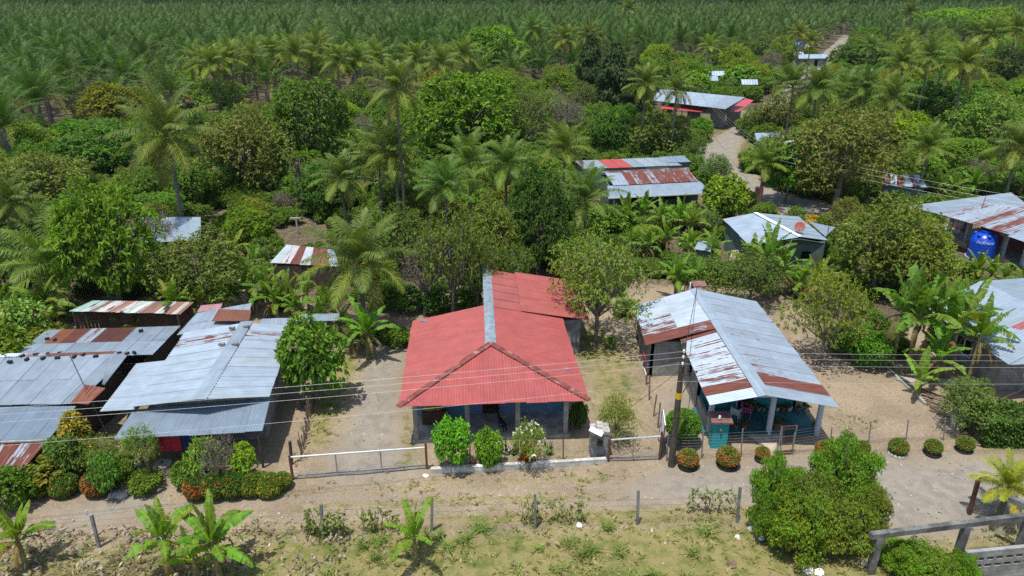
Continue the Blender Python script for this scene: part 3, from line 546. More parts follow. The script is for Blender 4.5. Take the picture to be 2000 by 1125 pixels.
# -- the red roofed house in the middle
def red_house():
    fr = frame((-5.64, 30.22), .064); h = thing('red_roof_house', 'blue walled house under a red hipped metal roof with a grey ridge cap', 'house', fr(0, 0)); FOOT.append(np.array([fr(x, y).to_2d() for x, y in ((-1, -1), (10.5, -1), (12, 9), (12, 16.5), (4, 16.5), (4, 11), (-1, 11))]))
    ZE, ZR = 2.6, 3.62; RC = (.335, .076, .069)
    rr = random.Random(5)
    red = lambda i, j: tuple(c*rr.uniform(.97, 1.03) for c in RC)+(rr.choice([0, 0, .05]),)
    apex, rb, rl = fr(4.76, 4.55, ZR), fr(4.9, 15.7, ZR), fr(4.76, 9.6, ZR)
    def roof(g):
        U = fr(0, 4.55, ZR)-fr(0, 0, ZE); hipf = lambda run, L, both: (lambda s: min(1, s*L/run, (1-s)*L/run if both else 1))
        sheets(g, fr(0, 0, ZE), fr(9.55, 0, ZE), fr(9.55, 0, ZE)+U, fr(0, 0, ZE)+U, 9, 1, red, .145, .011, .0004, 0, seed=1, alt=.001, tmax=hipf(4.775, 9.55, True))
        for x, sg, sd in ((0, 1, 2), (9.55, -1, 3)):
            V = fr(sg*4.775, 0, ZR)-fr(0, 0, ZE); A = fr(x, 0, ZE); B = fr(x+.1*sg, 9.7, ZE)
            sheets(g, A, B, B+V, A+V, 11, 1, red, .145, .011, .0004, .002, seed=sd, alt=.001, tmax=hipf(4.55, 9.7, False))
        sheets(g, fr(7.0, 9.5, 3.13), fr(7.0, 15.7, 3.13), rb+Vector((.02, 0, 0)), fr(4.78, 9.5, ZR), 5, 1, lambda i, j: (lambda c: (c[0]*.9, c[1]*1.1, c[2]*1.05, .12 if i > 3 else .05))(red(i, j)), .145, .013, .004, .0, seed=4)
        sheets(g, fr(11.15, 9.45, 2.42), fr(11.15, 15.9, 2.42), fr(6.85, 15.9, 3.2), fr(6.85, 9.45, 3.2), 3, 1, lambda i, j: (lambda c: (c[0]*.97, c[1]*1.05, c[2], .08))(red(i, j)), .145, .013, .004, .012, seed=5)
    part(h, 'roof', REDTIN, roof)
    def cap(g):
        pts = [fr(4.76+.14*(k/8)+rr.uniform(-.02, .02), 4.45+k*11.3/8, ZR+.035) for k in range(9)]; e = fr(.3, 0, 0)-fr(0, 0, 0)
        for a, b in zip(pts, pts[1:]):
            z = Vector((0, 0, rr.uniform(-.008, .01))); d = Vector((0, 0, -.085)); q = b+(b-a)*.03
            g.hexa([a-e+d-Vector((0, 0, .02)), a-Vector((0, 0, .02)), q-Vector((0, 0, .02)), q-e+d-Vector((0, 0, .02))], [a-e+d+z, a+z, q+z, q-e+d+z]); g.hexa([a-Vector((0, 0, .02)), a+e+d-Vector((0, 0, .02)), q+e+d-Vector((0, 0, .02)), q-Vector((0, 0, .02))], [a+z, a+e+d+z, q+e+d+z, q+z])
    part(h, 'ridge_cap', CAPM, cap)
    for x in (0.0, 9.55):
        def hip(g, x=x):
            a, b = fr(x, 0, ZE+.03), fr(4.76, 4.5, ZR+.04)
            for k in range(7):
                p, q = a.lerp(b, k/7), a.lerp(b, (k+1.06)/7); g.bar(p+Vector((0, 0, .006*(k % 2))), q+Vector((0, 0, .006*(k % 2))), .33*rr.uniform(.85, 1.1), .035)
        part(h, 'hip_cap', HIPM, hip)
    hol = [(.9, 1.9, 1.5, 2.2), (3.45, 4.3, .15, 2.3), (6.3, 7.3, 1.5, 2.2)]
    def walls(g):
        wall(g, fr(.8, 2.9), fr(8.9, 2.9), .15, 2.78, .15, hol); wall(g, fr(8.9, 2.9), fr(8.9, 9.6), -.05, 2.62, .15); wall(g, fr(.65, 9.4), fr(.65, 2.9), -.05, 2.62, .15, [(2, 3, 1, 2.1)]); wall(g, fr(4.9, 9.45), fr(.65, 9.45), -.05, 2.8, .15)
    part(h, 'wall', BLUEW, walls)
    part(h, 'rear_wing', DCONC, lambda g: (wall(g, fr(8.9, 9.6), fr(10.6, 9.75), -.05, 2.38, .15), wall(g, fr(10.6, 9.75), fr(10.6, 15.3), -.05, 2.38, .15), wall(g, fr(10.6, 15.3), fr(5.0, 15.3), -.05, 2.38), wall(g, fr(5, 15.3), fr(5, 9.6), -.05, 3.1)))
    for q in (hol[0], hol[2]): window(h, fr(.8, 2.9), fr(8.9, 2.9), q)
    g = G(); 
    for a, b in (((3.45, 2.93, .15), (3.45, 2.93, 2.3)), ((4.3, 2.93, .15), (4.3, 2.93, 2.3)), ((3.45, 2.93, 2.27), (4.3, 2.93, 2.27))): g.bar(fr(a[0]+.8, a[1], a[2]), fr(b[0]+.8, b[1], b[2]), .07, .14)
    d = g.obj('door', DWOOD, h); g = G(); g.hexa([fr(4.25, 3.0, .16), fr(4.3, 3.0, .16), fr(4.3, 3.75, .16), fr(4.25, 3.75, .16)], [fr(4.25, 3.0, 2.25), fr(4.3, 3.0, 2.25), fr(4.3, 3.75, 2.25), fr(4.25, 3.75, 2.25)]); me = g.mesh('door_leaf', DWOOD); me.transform(Matrix.Translation(-h.location) if False else (Matrix.Translation(h.location) @ h.rotation_euler.to_matrix().to_4x4()).inverted()); put('door_leaf', me, d)
    part(h, 'porch_floor', CONC, lambda g: g.box(.55, .62, -.1, 8.75, 2.9, .15, fr=fr))
    for x in (.75, 3.4, 6.0, 8.5): part(h, 'column', CONC, lambda g, x=x: g.box(x-.12, .72, -.05, x+.12, .96, 2.6, fr=fr))
    part(h, 'eave_beam', DWOOD, lambda g: g.box(.5, .76, 2.52, 8.9, .9, 2.60, fr=fr))
    # stack of crates with sacks on it, the dog
    t = thing('crate_stack', 'low brown slatted stack standing against the blue porch wall', 'crate stack', fr(1.55, 2.35, .15))
    def cr(g):
        for k in range(9): g.box(1.0, 2.0, .15+k*.085, 2.25, 2.7, .15+k*.085+.06, fr=fr)
        for x in (1.03, 1.6, 2.2): g.box(x-.04, 2.02, .15, x+.04, 2.68, .9, fr=fr)
    part(t, 'slats', CRATE, cr)
    for k, (x, y, z, a, l) in enumerate(((1.45, 2.3, .99, .1, 'yellow green sack lying lengthwise on the slatted stack'), (1.95, 2.4, .98, .5, 'shorter yellow green sack slumped at the end of the stack'))):
        g = G(); c = fr(x, y, z); ln = (.42, .26)[k]; dd = Vector((math.cos(a), math.sin(a), 0)); g.tube([c-dd*ln, c-dd*ln*.85, c-dd*.1, c+dd*ln*.8, c+dd*ln], [.04, .13, .16, .13, .03], 9); tag(g.obj('sack', SACK, smooth=True), l, 'sack')
red_house()
def dog():
    c = P(981, 838, .15)+Vector((0, 0, 0)); c.z = .15
    me = bpy.data.meshes.new('dog'); v = [(0, 0, .46), (.2, 0, .47), (-.28, 0, .46), (.33, 0, .55), (.42, 0, .66), (.50, 0, .66), (.60, 0, .62), (.40, .04, .75), (.40, -.04, .75), (-.36, 0, .50), (-.50, .02, .58)]; e = [(0, 1), (0, 2), (1, 3), (3, 4), (4, 5), (5, 6), (4, 7), (4, 8), (2, 9), (9, 10)]; r = [.125, .13, .11, .075, .075, .045, .03, .018, .018, .03, .012]
    for x, s in ((.2, 1), (.2, -1)):
        n = len(v); v += [(x, s*.08, .40), (x-.01, s*.085, .24), (x+.01, s*.085, .02), (x+.06, s*.085, .015)]; e += [(1, n), (n, n+1), (n+1, n+2), (n+2, n+3)]; r += [.06, .035, .025, .02]
    for s in (1, -1):
        n = len(v); v += [(-.28, s*.08, .38), (-.22, s*.09, .27), (-.34, s*.09, .16), (-.31, s*.09, .02), (-.26, s*.09, .015)]; e += [(2, n), (n, n+1), (n+1, n+2), (n+2, n+3), (n+3, n+4)]; r += [.075, .05, .026, .024, .02]
    me.from_pydata(v, e, []); me.materials.append(DOGM); sk = me.skin_vertices if len(me.skin_vertices) else None
    o = put('dog', me, None, c, math.radians(118), (.95,)*3); m = o.modifiers.new('skin', 'SKIN')
    bm = bmesh.new(); bm.from_mesh(me); ly = bm.verts.layers.skin.verify()
    for i, w in enumerate(bm.verts): w[ly].radius = (r[i], r[i]); w[ly].use_root = i == 0
    bm.to_mesh(me); bm.free(); s = o.modifiers.new('sub', 'SUBSURF'); s.levels = s.render_levels = 2; tag(o, 'black dog standing on the porch floor in front of the dark doorway', 'dog')
    g = G(); q = P(977, 829, .15); q.z = .15; g.lathe(q, [(.09, 0), (.12, .2), (.125, .24), (.1, .24), (.085, .03), (0, .02)], 12); o = g.obj('bucket', paint('pale_blue_plastic', (.30, .50, .60), .4, .1)); tag(o, 'pale blue bucket on the porch behind the black dog', 'bucket')
dog()
# -- the teal house on the right
def pot_plant(x, y, z, s, k, label, mat=TERRA, grp='potted plants on the teal porch'):
    t = thing('potted_plant', label, 'potted plant', (x, y, z), grp)
    part(t, 'pot', [mat, SOIL], lambda g: (g.lathe((x, y, z), [(.10*s, 0), (.15*s, .22*s), (.17*s, .24*s), (.17*s, .28*s), (.14*s, .28*s), (.135*s, .22*s), (.001, .22*s)], 12)))
    g = G(); rg = np.random.default_rng(k); n = 26; d = nrm(rg.normal(size=(n, 3))+np.array([0, 0, .6])); p = np.array([x, y, z+.3*s])+d*rg.uniform(.02, .2, (n, 1))*s
    leaf_quads(g, rg, p, d, 4, .13*s, .05*s, np.array((.07, .13, .03))*rg.uniform(.6, 1.4, (n, 1)), .1); g.obj('foliage', LEAF, t)
def teal_house():
    h = thing('teal_house', 'teal walled house under a rust streaked zinc gable roof with open porch', 'house', (9.8, 30.3, 0)); FOOT.append(np.array([(7, 29), (17.2, 29), (17.2, 44), (7, 44)]))
    Rf, Rb = Vector((12.4, 30.15, 3.30)), Vector((11.92, 42.7, 3.56)); at = lambda y, dx=0: Rf.lerp(Rb, (y-30.15)/12.55)+Vector((dx, 0, 0))
    RL = [0, .92, .55, .52, .47, .50, .53, .47, .97]
    def roof(g):
        sheets(g, (9.8, 30.3, 2.65), (9.8, 37.75, 2.65), at(37.75), at(30.15), 9, 1, lambda i, j: zinc((1.15, 1.1)[i % 2], RL[i]), .12, .012, .006, .0, seed=3)
        sheets(g, (7.85, 37.3, 2.28), (7.95, 42.65, 2.36), at(42.7), at(37.3), 5, 2, lambda i, j: zinc((1.08, 1.0, 1.1)[(i+j) % 3], ([.86, .60, .5, 0.02, 0][i] if j == 0 else [.68, 0, 0, 0, 0][i])), .12, .012, .006, .015, seed=4)
        RR = [0, .90, .52, .46, .48, .42, .48, .36, .2, 0, .1, 0]
        sheets(g, (16.2, 30.1, 2.6), (16.05, 42.8, 2.62), at(42.7, .02), at(30.15, .02), 12, 2, lambda i, j: zinc(.98+.05*((i*7) % 3), RR[i]*(.65 if j == 0 and i > 1 else 1)*(0 if j == 0 and i in (2, 5, 8) else 1)), .12, .012, .006, .002, seed=5)
    part(h, 'roof', ZINC, roof)
    part(h, 'ridge_cap', ZINC, lambda g: [g.hexa([at(y0, s0)+Vector((0, 0, z0)), at(y0, s1)+Vector((0, 0, z1)), at(y1, s1)+Vector((0, 0, z1)), at(y1, s0)+Vector((0, 0, z0))], [at(y0, s0)+Vector((0, 0, z0+.012)), at(y0, s1)+Vector((0, 0, z1+.012)), at(y1, s1)+Vector((0, 0, z1+.012)), at(y1, s0)+Vector((0, 0, z0+.012))], 0, zinc(1.12, .0)) for y0, y1 in ((30.1, 34.2), (34.15, 38.3), (38.25, 42.75)) for s0, s1, z0, z1 in ((-.34, 0, -.03, .05), (0, .34, .05, -.03))])
    part(h, 'rear_lean_to_wall', BLOCK, lambda g: (wall(g, (8.3, 37.7), (10.2, 37.7), -.05, 2.32), wall(g, (8.3, 42.3), (8.3, 37.7), -.05, 2.28), wall(g, (15.8, 42.3), (8.3, 42.3), -.05, 2.5)))
    part(h, 'side_wall', BLOCK, lambda g: (wall(g, (10.2, 37.7), (10.2, 33.9), -.05, 2.68, .15, [(1.2, 2.2, 1, 1.9)]), wall(g, (10.2, 33.9), (10.2, 31.75), -.05, 1.0))); part(h, 'side_wall', BLOCK, lambda g: wall(g, (15.7, 33.9), (15.7, 42.3), -.05, 2.62))
    hol = [(2.2, 3.2, .2, 2.25)]
    part(h, 'porch_wall', TEAL, lambda g: (wall(g, (10.2, 33.9), (15.7, 33.9), .2, 2.6, .15, hol), g.face([(10.2, 33.92, 2.6), (15.7, 33.92, 2.6), (12.3, 33.92, 3.3)]), g.hexa([(10.15, 31.66, 2.45), (15.9, 31.66, 2.45), (15.9, 31.76, 2.45), (10.15, 31.76, 2.45)], [(10.15, 31.66, 2.62), (15.9, 31.66, 2.55), (15.9, 31.76, 2.55), (10.15, 31.76, 2.62)]), g.hexa([(10.3, 31.66, 2.62), (15.6, 31.66, 2.6), (15.6, 31.76, 2.6), (10.3, 31.76, 2.62)], [(12.2, 31.66, 3.2), (12.5, 31.66, 3.2), (12.5, 31.76, 3.2), (12.2, 31.76, 3.2)])))
    part(h, 'porch_floor', TEALF, lambda g: g.box(10.0, 31.55, -.1, 16.1, 33.9, .2))
    part(h, 'front_beam', WHITE, lambda g: g.box(10.1, 31.50, 2.36, 15.95, 31.62, 2.45))
    post_part(h, 'column', [(10.35, 31.68), (13.5, 31.68), (16.0, 31.62)], .30, PALEB, (2.55, 2.5, 2.58), rnd=True)
    g = G(); g.box(12.4, 33.86, .2, 12.46, 34.02, 2.25); g.box(13.34, 33.86, .2, 13.4, 34.02, 2.25); g.box(12.4, 33.86, 2.2, 13.4, 34.02, 2.27); g.obj('door_frame', WHITE, h)
    part(h, 'vent_pipe', WHITE, lambda g: g.tube([(11.6, 42.9, 0), (11.6, 42.9, 3.95)], .05, 8)); part(h, 'small_rear_roof', TILE, lambda g: g.hexa([(11.8, 42.9, 3.6), (12.7, 42.9, 3.6), (12.7, 43.6, 3.7), (11.8, 43.6, 3.7)], [(11.8, 42.9, 3.68), (12.7, 42.9, 3.68), (12.7, 43.6, 3.78), (11.8, 43.6, 3.78)]))
    rg = random.Random(2)
    labs = ['tall leafy plant in the big clay pot beside the porch doorway', 'small bushy plant in a grey pot second from the doorway', 'sprig in a pale pot just left of the middle column', 'low plant in a white pot just right of the middle column', 'plant in a bright orange clay pot on the back row', 'plant in a white bowl pot between orange pot and dark pots', 'small dark pot plant near the right end of the back row', 'large box like pale pot at the right end of the teal wall']
    for k, u in enumerate((1468, 1484, 1494, 1521, 1532, 1544, 1561, 1576)): q = P(u, 806, .2); pot_plant(q.x, 33.62, .2, (1.25, .9, .8, .8, .95, .95, .8, 1.15)[k], k, labs[k], (TERRA, ROCK, ROCK, WHITE, TERRA, WHITE, DCONC, ROCK)[k])
    labs = ['clay pot with a low plant at the front edge left of the middle column', 'long clay trough pot with sprouts near the teal pillar', 'clay pot with upright yellow green leaves right of the middle column', 'clay pot with a pale round cactus behind the front gate', 'broad clay pot near the right hand column']
    for k, u in enumerate((1452, 1434, 1514, 1526, 1591)): q = P(u, 833, .2); pot_plant(q.x, 31.9+.3*(k == 3), .2, (1.15, 1.0, 1.2, 1.0, 1.1)[k], 20+k, labs[k], grp='clay pots along the porch edge')
    def chair(x, y, rz, m, lab):
        t = thing('plastic_chair', lab, 'chair', (x, y, .2), None, rz); f = frame((x, y, ), rz); w = lambda a, b, c: f(a, b, c+.2)
        part(t, 'seat', m, lambda g: g.box(-.23, -.23, .40, .23, .22, .43, fr=w)); part(t, 'backrest', m, lambda g: (g.hexa([w(-.22, .2, .45), w(.22, .2, .45), w(.22, .23, .45), w(-.22, .23, .45)], [w(-.2, .3, .85), w(.2, .3, .85), w(.2, .33, .85), w(-.2, .33, .85)])))
        for a, b in ((-1, -1), (1, -1), (1, 1), (-1, 1)): part(t, 'leg', m, lambda g: g.bar(w(a*.2, b*.19, .40), w(a*.24, b*.23, 0), .045))
        for a in (-1, 1): part(t, 'armrest', m, lambda g: (g.bar(w(a*.24, -.2, .64), w(a*.23, .24, .66), .05, .03), g.bar(w(a*.23, -.2, .42), w(a*.24, -.2, .64), .04)))
    chair(12.0, 32.75, 2.6, WHITE, 'white plastic armchair on the teal porch floor'); chair(12.7, 33.0, 1.2, PINK, 'pink plastic chair beside the white armchair on the porch')
    # little tiled meter pillar
    t = thing('meter_pillar', 'square teal pillar with a small brown tiled cap by the fence', 'pillar', (10.5, 30.55, 0))
    part(t, 'shaft', TEAL, lambda g: g.box(10.12, 30.35, -.05, 10.92, 30.85, 1.62))
    def tl(g):
        for k in range(8):
            for j in range(3): g.hexa([(9.98+k*.135, 30.2+j*.25, 1.66+.06*j), (10.1+k*.135, 30.2+j*.25, 1.66+.06*j), (10.1+k*.135, 30.47+j*.25, 1.72+.06*j), (9.98+k*.135, 30.47+j*.25, 1.72+.06*j)], [(9.98+k*.135, 30.2+j*.25, 1.70+.06*j), (10.1+k*.135, 30.2+j*.25, 1.70+.06*j), (10.1+k*.135, 30.47+j*.25, 1.76+.06*j), (9.98+k*.135, 30.47+j*.25, 1.76+.06*j)])
        g.hexa([(9.98, 30.2, 1.60), (11.06, 30.2, 1.60), (11.06, 30.95, 1.60), (9.98, 30.95, 1.60)], [(9.98, 30.2, 1.655), (11.06, 30.2, 1.655), (11.06, 30.95, 1.80), (9.98, 30.95, 1.80)])
    part(t, 'tiled_cap', TILE, tl); part(t, 'meter_box', STEEL, lambda g: (g.box(10.42, 30.31, 1.12, 10.6, 30.35, 1.32), g.lathe((10.51, 30.28, 1.2), [(.05, -.05), (.06, 0), (.05, .05)], 10)))
    g = G(); g.lathe((10.4, 30.4, 1.76), [(.05, 0), (.09, .1), (.05, .16), (.07, .2), (0, .24)], 10); tag(g.obj('stone_ornament', PAPER, smooth=True), 'small white ornament sitting on the brown tiled pillar cap', 'ornament')
    p = pxpoly([(1455, 848), (1522, 850), (1512, 885), (1516, 893), (1497, 893), (1492, 870)]); g = G(); g.hexa([(x, y, -.05) for x, y in p[:4]], [(x, y, .03) for x, y in p[:4]]) if False else None
    g.face([(x, y, .035) for x, y in p][::-1]); g.face([(x, y, -.05) for x, y in p])
    for i in range(len(p)): a, b = p[i], p[(i+1) % len(p)]; g.face([(a[0], a[1], .035), (b[0], b[1], .035), (b[0], b[1], -.05), (a[0], a[1], -.05)])
    o = g.obj('garden_path', paint('pale_path_concrete', (.40, .345, .28), .9, .2, 3)); o['kind'] = 'structure'
teal_house()
# -- generic little buildings
def shed_posts(h, pts, z1, w=.1, mat=DWOOD, name='post'): post_part(h, name, pts, w, mat, z1)
def plank_wall(h, a, b, z0, z1, mat=DWOOD, name='plank_wall', gap=.015):
    a, b = Vector((a[0], a[1], 0)), Vector((b[0], b[1], 0)); L = (b-a).length; n = max(2, int(L/.2)); rg = random.Random(int(abs(a.x*17)+abs(b.y*31))); d = (b-a)/L; nn = Vector((-d.y, d.x, 0))*.025; g = G()
    for k in range(n):
        p, q = a+d*(L*k/n+gap), a+d*(L*(k+1)/n); z = z1+rg.uniform(-.05, .05) if not callable(z1) else z1(k/n)
        g.hexa([p+Vector((0, 0, z0)), q+Vector((0, 0, z0)), q+nn+Vector((0, 0, z0)), p+nn+Vector((0, 0, z0))], [p+Vector((0, 0, z)), q+Vector((0, 0, z)), q+nn+Vector((0, 0, z)), p+nn+Vector((0, 0, z))])
    return g.obj(name, mat, h)
def left_house():                          # big zinc gable with a porch awning
    h = thing('zinc_roof_house', 'long house under a pale ribbed zinc gable roof with a front awning', 'house', (-15.5, 33, 0)); FOOT.append(np.array([(-21.5, 27.5), (-11.3, 27.5), (-12.3, 40), (-21.5, 40)]))
    FL, FR = P(258, 796, 2.75), P(527, 776, 2.72); BL, BR = P(360, 650, 2.75), P(570, 638, 2.72); RF, RB = P(388, 781, 3.35), P(481, 630, 3.35)
    rf = lambda i, j: .62 if i == 6 else 0
    def roof(g):
        sheets(g, FL, BL, RB, RF, 8, 1, zfun(11, .97, 1.04, lambda i, j: .54 if i == 6 else 0), .27, .042, .001, 0, seed=6, alt=.001)
        sheets(g, FR, BR, RB+Vector((.02, 0, 0)), RF+Vector((.02, 0, 0)), 8, 1, zfun(12, .97, 1.05, lambda i, j: .5 if i == 6 else 0), .27, .042, .001, .003, seed=7, alt=.001)
    part(h, 'roof', ZINC, roof)
    def cap(g):
        e1, e2 = (FL-RF)*.11, (FR-RF)*.11; up = Vector((0, 0, .045))
        for k in range(3):
            a, b = RF.lerp(RB, k/3)+up+Vector((0, 0, .01*k)), RF.lerp(RB, (k+1.03)/3)+up+Vector((0, 0, .01*k)); c = zinc((1.1, 1.08, .9)[k])
            for e in (e1, e2): q = [a, a+e, b+e, b]; g.hexa([x-Vector((0, 0, .012)) for x in q], q, 0, c)
    part(h, 'ridge_cap', ZINC, cap)
    A, B, Cc, D = P(222, 858, 2.12), P(512, 843, 2.12), P(528, 778, 2.5), P(262, 800, 2.5)
    part(h, 'porch_awning', ZINC, lambda g: sheets(g, A, B, Cc, D, 8, 1, lambda i, j: zinc((.80, .84, .82, .88)[i % 4], 0, (.95, 1, 1.04)), .13, .017, .004, 0, seed=8))
    part(h, 'side_lean_to_roof', ZINC, lambda g: sheets(g, P(195, 804, 2.35), P(266, 710, 2.35), P(333, 703, 2.7), P(262, 800, 2.68), 4, 1, lambda i, j: zinc(1.22, .40 if i == 2 else .0), .2, .008, .006, 0, seed=9))
    i1, i2, i3, i4 = (-17.9, 30.6), (-12.75, 31.3), (-13.6, 38.4), (-18.8, 37.5)
    part(h, 'wall', BLOCK, lambda g: (wall(g, i1, i2, -.05, 2.65, .12, [(1.0, 1.9, .05, 2.1), (3.2, 4.3, 1, 1.9)]), wall(g, i2, i3, -.05, 2.68, .12), wall(g, i3, i4, -.05, 2.68, .12), wall(g, i4, i1, -.05, 2.68, .12)))
    part(h, 'gable', TEAL, lambda g: g.hexa([Vector((i1[0], i1[1], 2.65)), Vector((i2[0], i2[1], 2.65)), Vector((i2[0], i2[1]+.1, 2.65)), Vector((i1[0], i1[1]+.1, 2.65))], [Vector((-15.4, 30.95, 3.3)), Vector((-15.3, 30.95, 3.3)), Vector((-15.3, 31.05, 3.3)), Vector((-15.4, 31.05, 3.3))]))
    shed_posts(h, [(-18.3, 28.4), (-15.2, 28.6), (-12.25, 28.95)], (2.08, 2.08, 2.06), .09)
    for k, (u, v, z) in enumerate(((453, 640, 3.42), (481, 638, 3.42), (433, 672, 3.42), (459, 672, 3.44))):
        q = P(u, v, z); g = G(); g.box(q.x-.16, q.y-.09, q.z-.07, q.x+.16, q.y+.09, q.z+.06); tag(g.obj('roof_block', DCONC), 'dark concrete block weighing down the ridge cap of the zinc house', 'block', 'blocks on the zinc house ridge')
    for k, (u, w, m, l) in enumerate(((330, 1.1, CLOTHR, 'red cloth hanging under the zinc house awning'), (365, .7, CLOTHB, 'navy cloth hanging beside the red cloth under the awning'), (405, .9, CLOTHR, 'second red cloth hanging near the middle of the awning'))):
        q = PY(u, 857, 28.9); g = G(); n = 10
        for i in range(n):
            a, b = q.x-w/2+w*i/n, q.x-w/2+w*(i+1)/n; ya, yb = q.y+.05*math.sin(i*1.7), q.y+.05*math.sin((i+1)*1.7); g.hexa([(a, ya, .95), (b, yb, .95), (b, yb+.015, .95), (a, ya+.015, .95)], [(a, ya, 2.0), (b, yb, 2.0), (b, yb+.015, 2.0), (a, ya+.015, 2.0)])
        tag(g.obj('hanging_cloth', m), l, 'cloth')
left_house()
def left_rear():
    h = thing('patched_lean_to', 'patched zinc lean-to with one broad brown rusty sheet behind the zinc house', 'shed', (-16.5, 41.5, 0)); foot([(-20, 39), (-12.5, 39), (-12.5, 45), (-19, 45)])
    def roof(g):
        sheets(g, P(345, 655, 2.4), P(480, 632, 2.45), P(492, 592, 2.9), P(385, 612, 2.9), 6, 2, lambda i, j: zinc(1.0+.1*((i+j) % 2), .0 if (i*3+j) % 5 else .35), .14, .014, .02, 0, seed=10)
    def brown(g): sheets(g, P(413, 630, 2.72), P(487, 628, 2.72), P(491, 607, 3.0), P(428, 605, 3.0), 2, 1, lambda i, j: (.20, .08, .05, .35), .14, .014, .01, .05, seed=11)
    def pinkish(g): sheets(g, P(385, 612, 2.62), P(430, 606, 2.62), P(435, 594, 2.7), P(393, 598, 2.7), 2, 1, lambda i, j: (.42, .24, .26, .2), .14, .012, .02, .05, seed=12)
    def pale(g): sheets(g, P(505, 641, 2.5), P(575, 645, 2.5), P(570, 622, 2.65), P(512, 624, 2.65), 3, 1, zfun(5, .98, 1.1), .14, .014, .01, .05, seed=13)
    part(h, 'end_awning', ZINC, lambda g: sheets(g, P(575, 628, 2.2), P(665, 626, 2.2), P(662, 612, 2.35), P(590, 614, 2.35), 3, 1, zfun(6, .85, 1.0), .14, .014, .01, .0, seed=14))
    part(h, 'rusty_sheet', ZINC, brown); part(h, 'faded_red_sheet', ZINC, pinkish); part(h, 'pale_sheet', ZINC, pale)
    part(h, 'roof', ZINC, roof); plank_wall(h, (-19.5, 38.3), (-19.0, 40.3), 0, 2.2); shed_posts(h, [(-14.5, 40.5), (-15, 41.3), (-11.9, 40.2), (-10.3, 40.3)], 2.1)
left_rear()
def shack():
    h = thing('patchwork_shack', 'low shack with many overlapping patched zinc sheets held by black blocks', 'shack', (-26, 34, 0)); FOOT.append(np.array([(-40, 25.8), (-21.3, 25.8), (-21, 30), (-19.5, 40.3), (-40, 40.3)]))
    cu = lambda i, j: zinc((.92, .82, 1.0, .86, .9, .78, .84, .80, .88)[i % 9], 0) if j == 0 else (zinc(.9, .0) if i in (0, 6, 7, 8) else ((.15, .048, .034, .4) if i == 2 else (.24, .095, .05, .5) if i == 1 else (.11, .04, .032, .3) if i in (4, 5) else zinc(1.25, .5)))
    def roof(g):
        sheets(g, P(20, 700, 2.75), P(297, 693, 2.75), P(353, 637, 2.5), P(92, 645, 2.5), 9, 2, lambda i, j: cu(i, j) if j == 1 else zinc((1.02, .96, 1.06, .84, .88, 1.0, 1.02, 1.04, 1.02)[i], 0), .13, .014, .012, 0, seed=21)
        sheets(g, P(8, 678, 2.3), P(50, 679, 2.3), P(103, 645, 2.35), P(50, 648, 2.35), 2, 1, lambda i, j: zinc(.72, .05, (.9, 1.04, 1.02)), .13, .014, .01, -.1, seed=22)
        LB = P(-140, 795, 2.35); sheets(g, LB, P(150, 790, 2.35), P(252, 692, 2.85), P(-60, 702, 2.85), 9, 2, lambda i, j: zinc((.9, .98, .92, 1.0, .9, .96, .98, 1.02, .84)[i]*(1 if j else .97), 0), .13, .014, .012, .03, seed=23)
        sheets(g, P(200, 752, 2.52), P(205, 753, 2.52), P(252, 692, 2.87), P(215, 692, 2.87), 1, 1, lambda i, j: zinc(.82, 0), .13, .014, .0, .06, seed=24)
        sheets(g, P(138, 790, 2.42), P(172, 793, 2.40), P(206, 760, 2.62), P(168, 753, 2.62), 1, 1, lambda i, j: (.26, .10, .06, .55), .13, .014, .0, .07, seed=25)
        sheets(g, P(-20, 699, 2.86), P(85, 697, 2.86), P(90, 690, 2.92), P(0, 692, 2.92), 4, 1, lambda i, j: zinc(1.05, .55 if i > 1 else .0), .13, .01, .02, .04, seed=26); sheets(g, P(88, 698, 2.88), P(222, 692, 2.88), P(228, 687, 2.93), P(95, 692, 2.93), 4, 1, lambda i, j: (.2, .07, .055, .6), .13, .01, .02, .045, seed=27)
    part(h, 'roof', ZINC, roof)
    part(h, 'front_awning', ZINC, lambda g: sheets(g, P(-190, 868, 1.95), P(96, 857, 1.98), P(149, 793, 2.34), P(-130, 797, 2.34), 9, 1, lambda i, j: zinc((.72, .68, .74, .7)[i % 4], .0, (.92, 1, 1.06)), .13, .016, .006, 0, seed=28))
    part(h, 'rusty_lower_awning', ZINC, lambda g: sheets(g, P(-130, 922, 1.6), P(46, 916, 1.6), P(92, 861, 1.9), P(-120, 866, 1.9), 8, 1, lambda i, j: zinc(1.2, (.55, .62, .3, .5, .58, .97, .6, .66)[i]) if i != 5 else (.16, .06, .05, .8), .16, .014, .008, 0, seed=29))
    part(h, 'gutter', CONC, lambda g: g.bar(P(-160, 869, 1.98), P(96, 860, 1.98), .1, .08))
    plank_wall(h, (-20.4, 39.2), (-20.6, 35.3), 0, 2.45, DWOOD); plank_wall(h, (-21.6, 34.6), (-22.2, 30.9), 0, 2.2, DWOOD); plank_wall(h, (-36, 39.4), (-20.4, 39.2), 0, 2.3); plank_wall(h, (-38, 30.4), (-22.3, 30.6), 0, 2.2); shed_posts(h, [(-22.3, 28.6), (-25, 28.5), (-28, 28.5), (-22.2, 26.7), (-25, 26.6), (-28, 26.5)], (1.9, 1.9, 1.9, 1.55, 1.55, 1.55), .08)
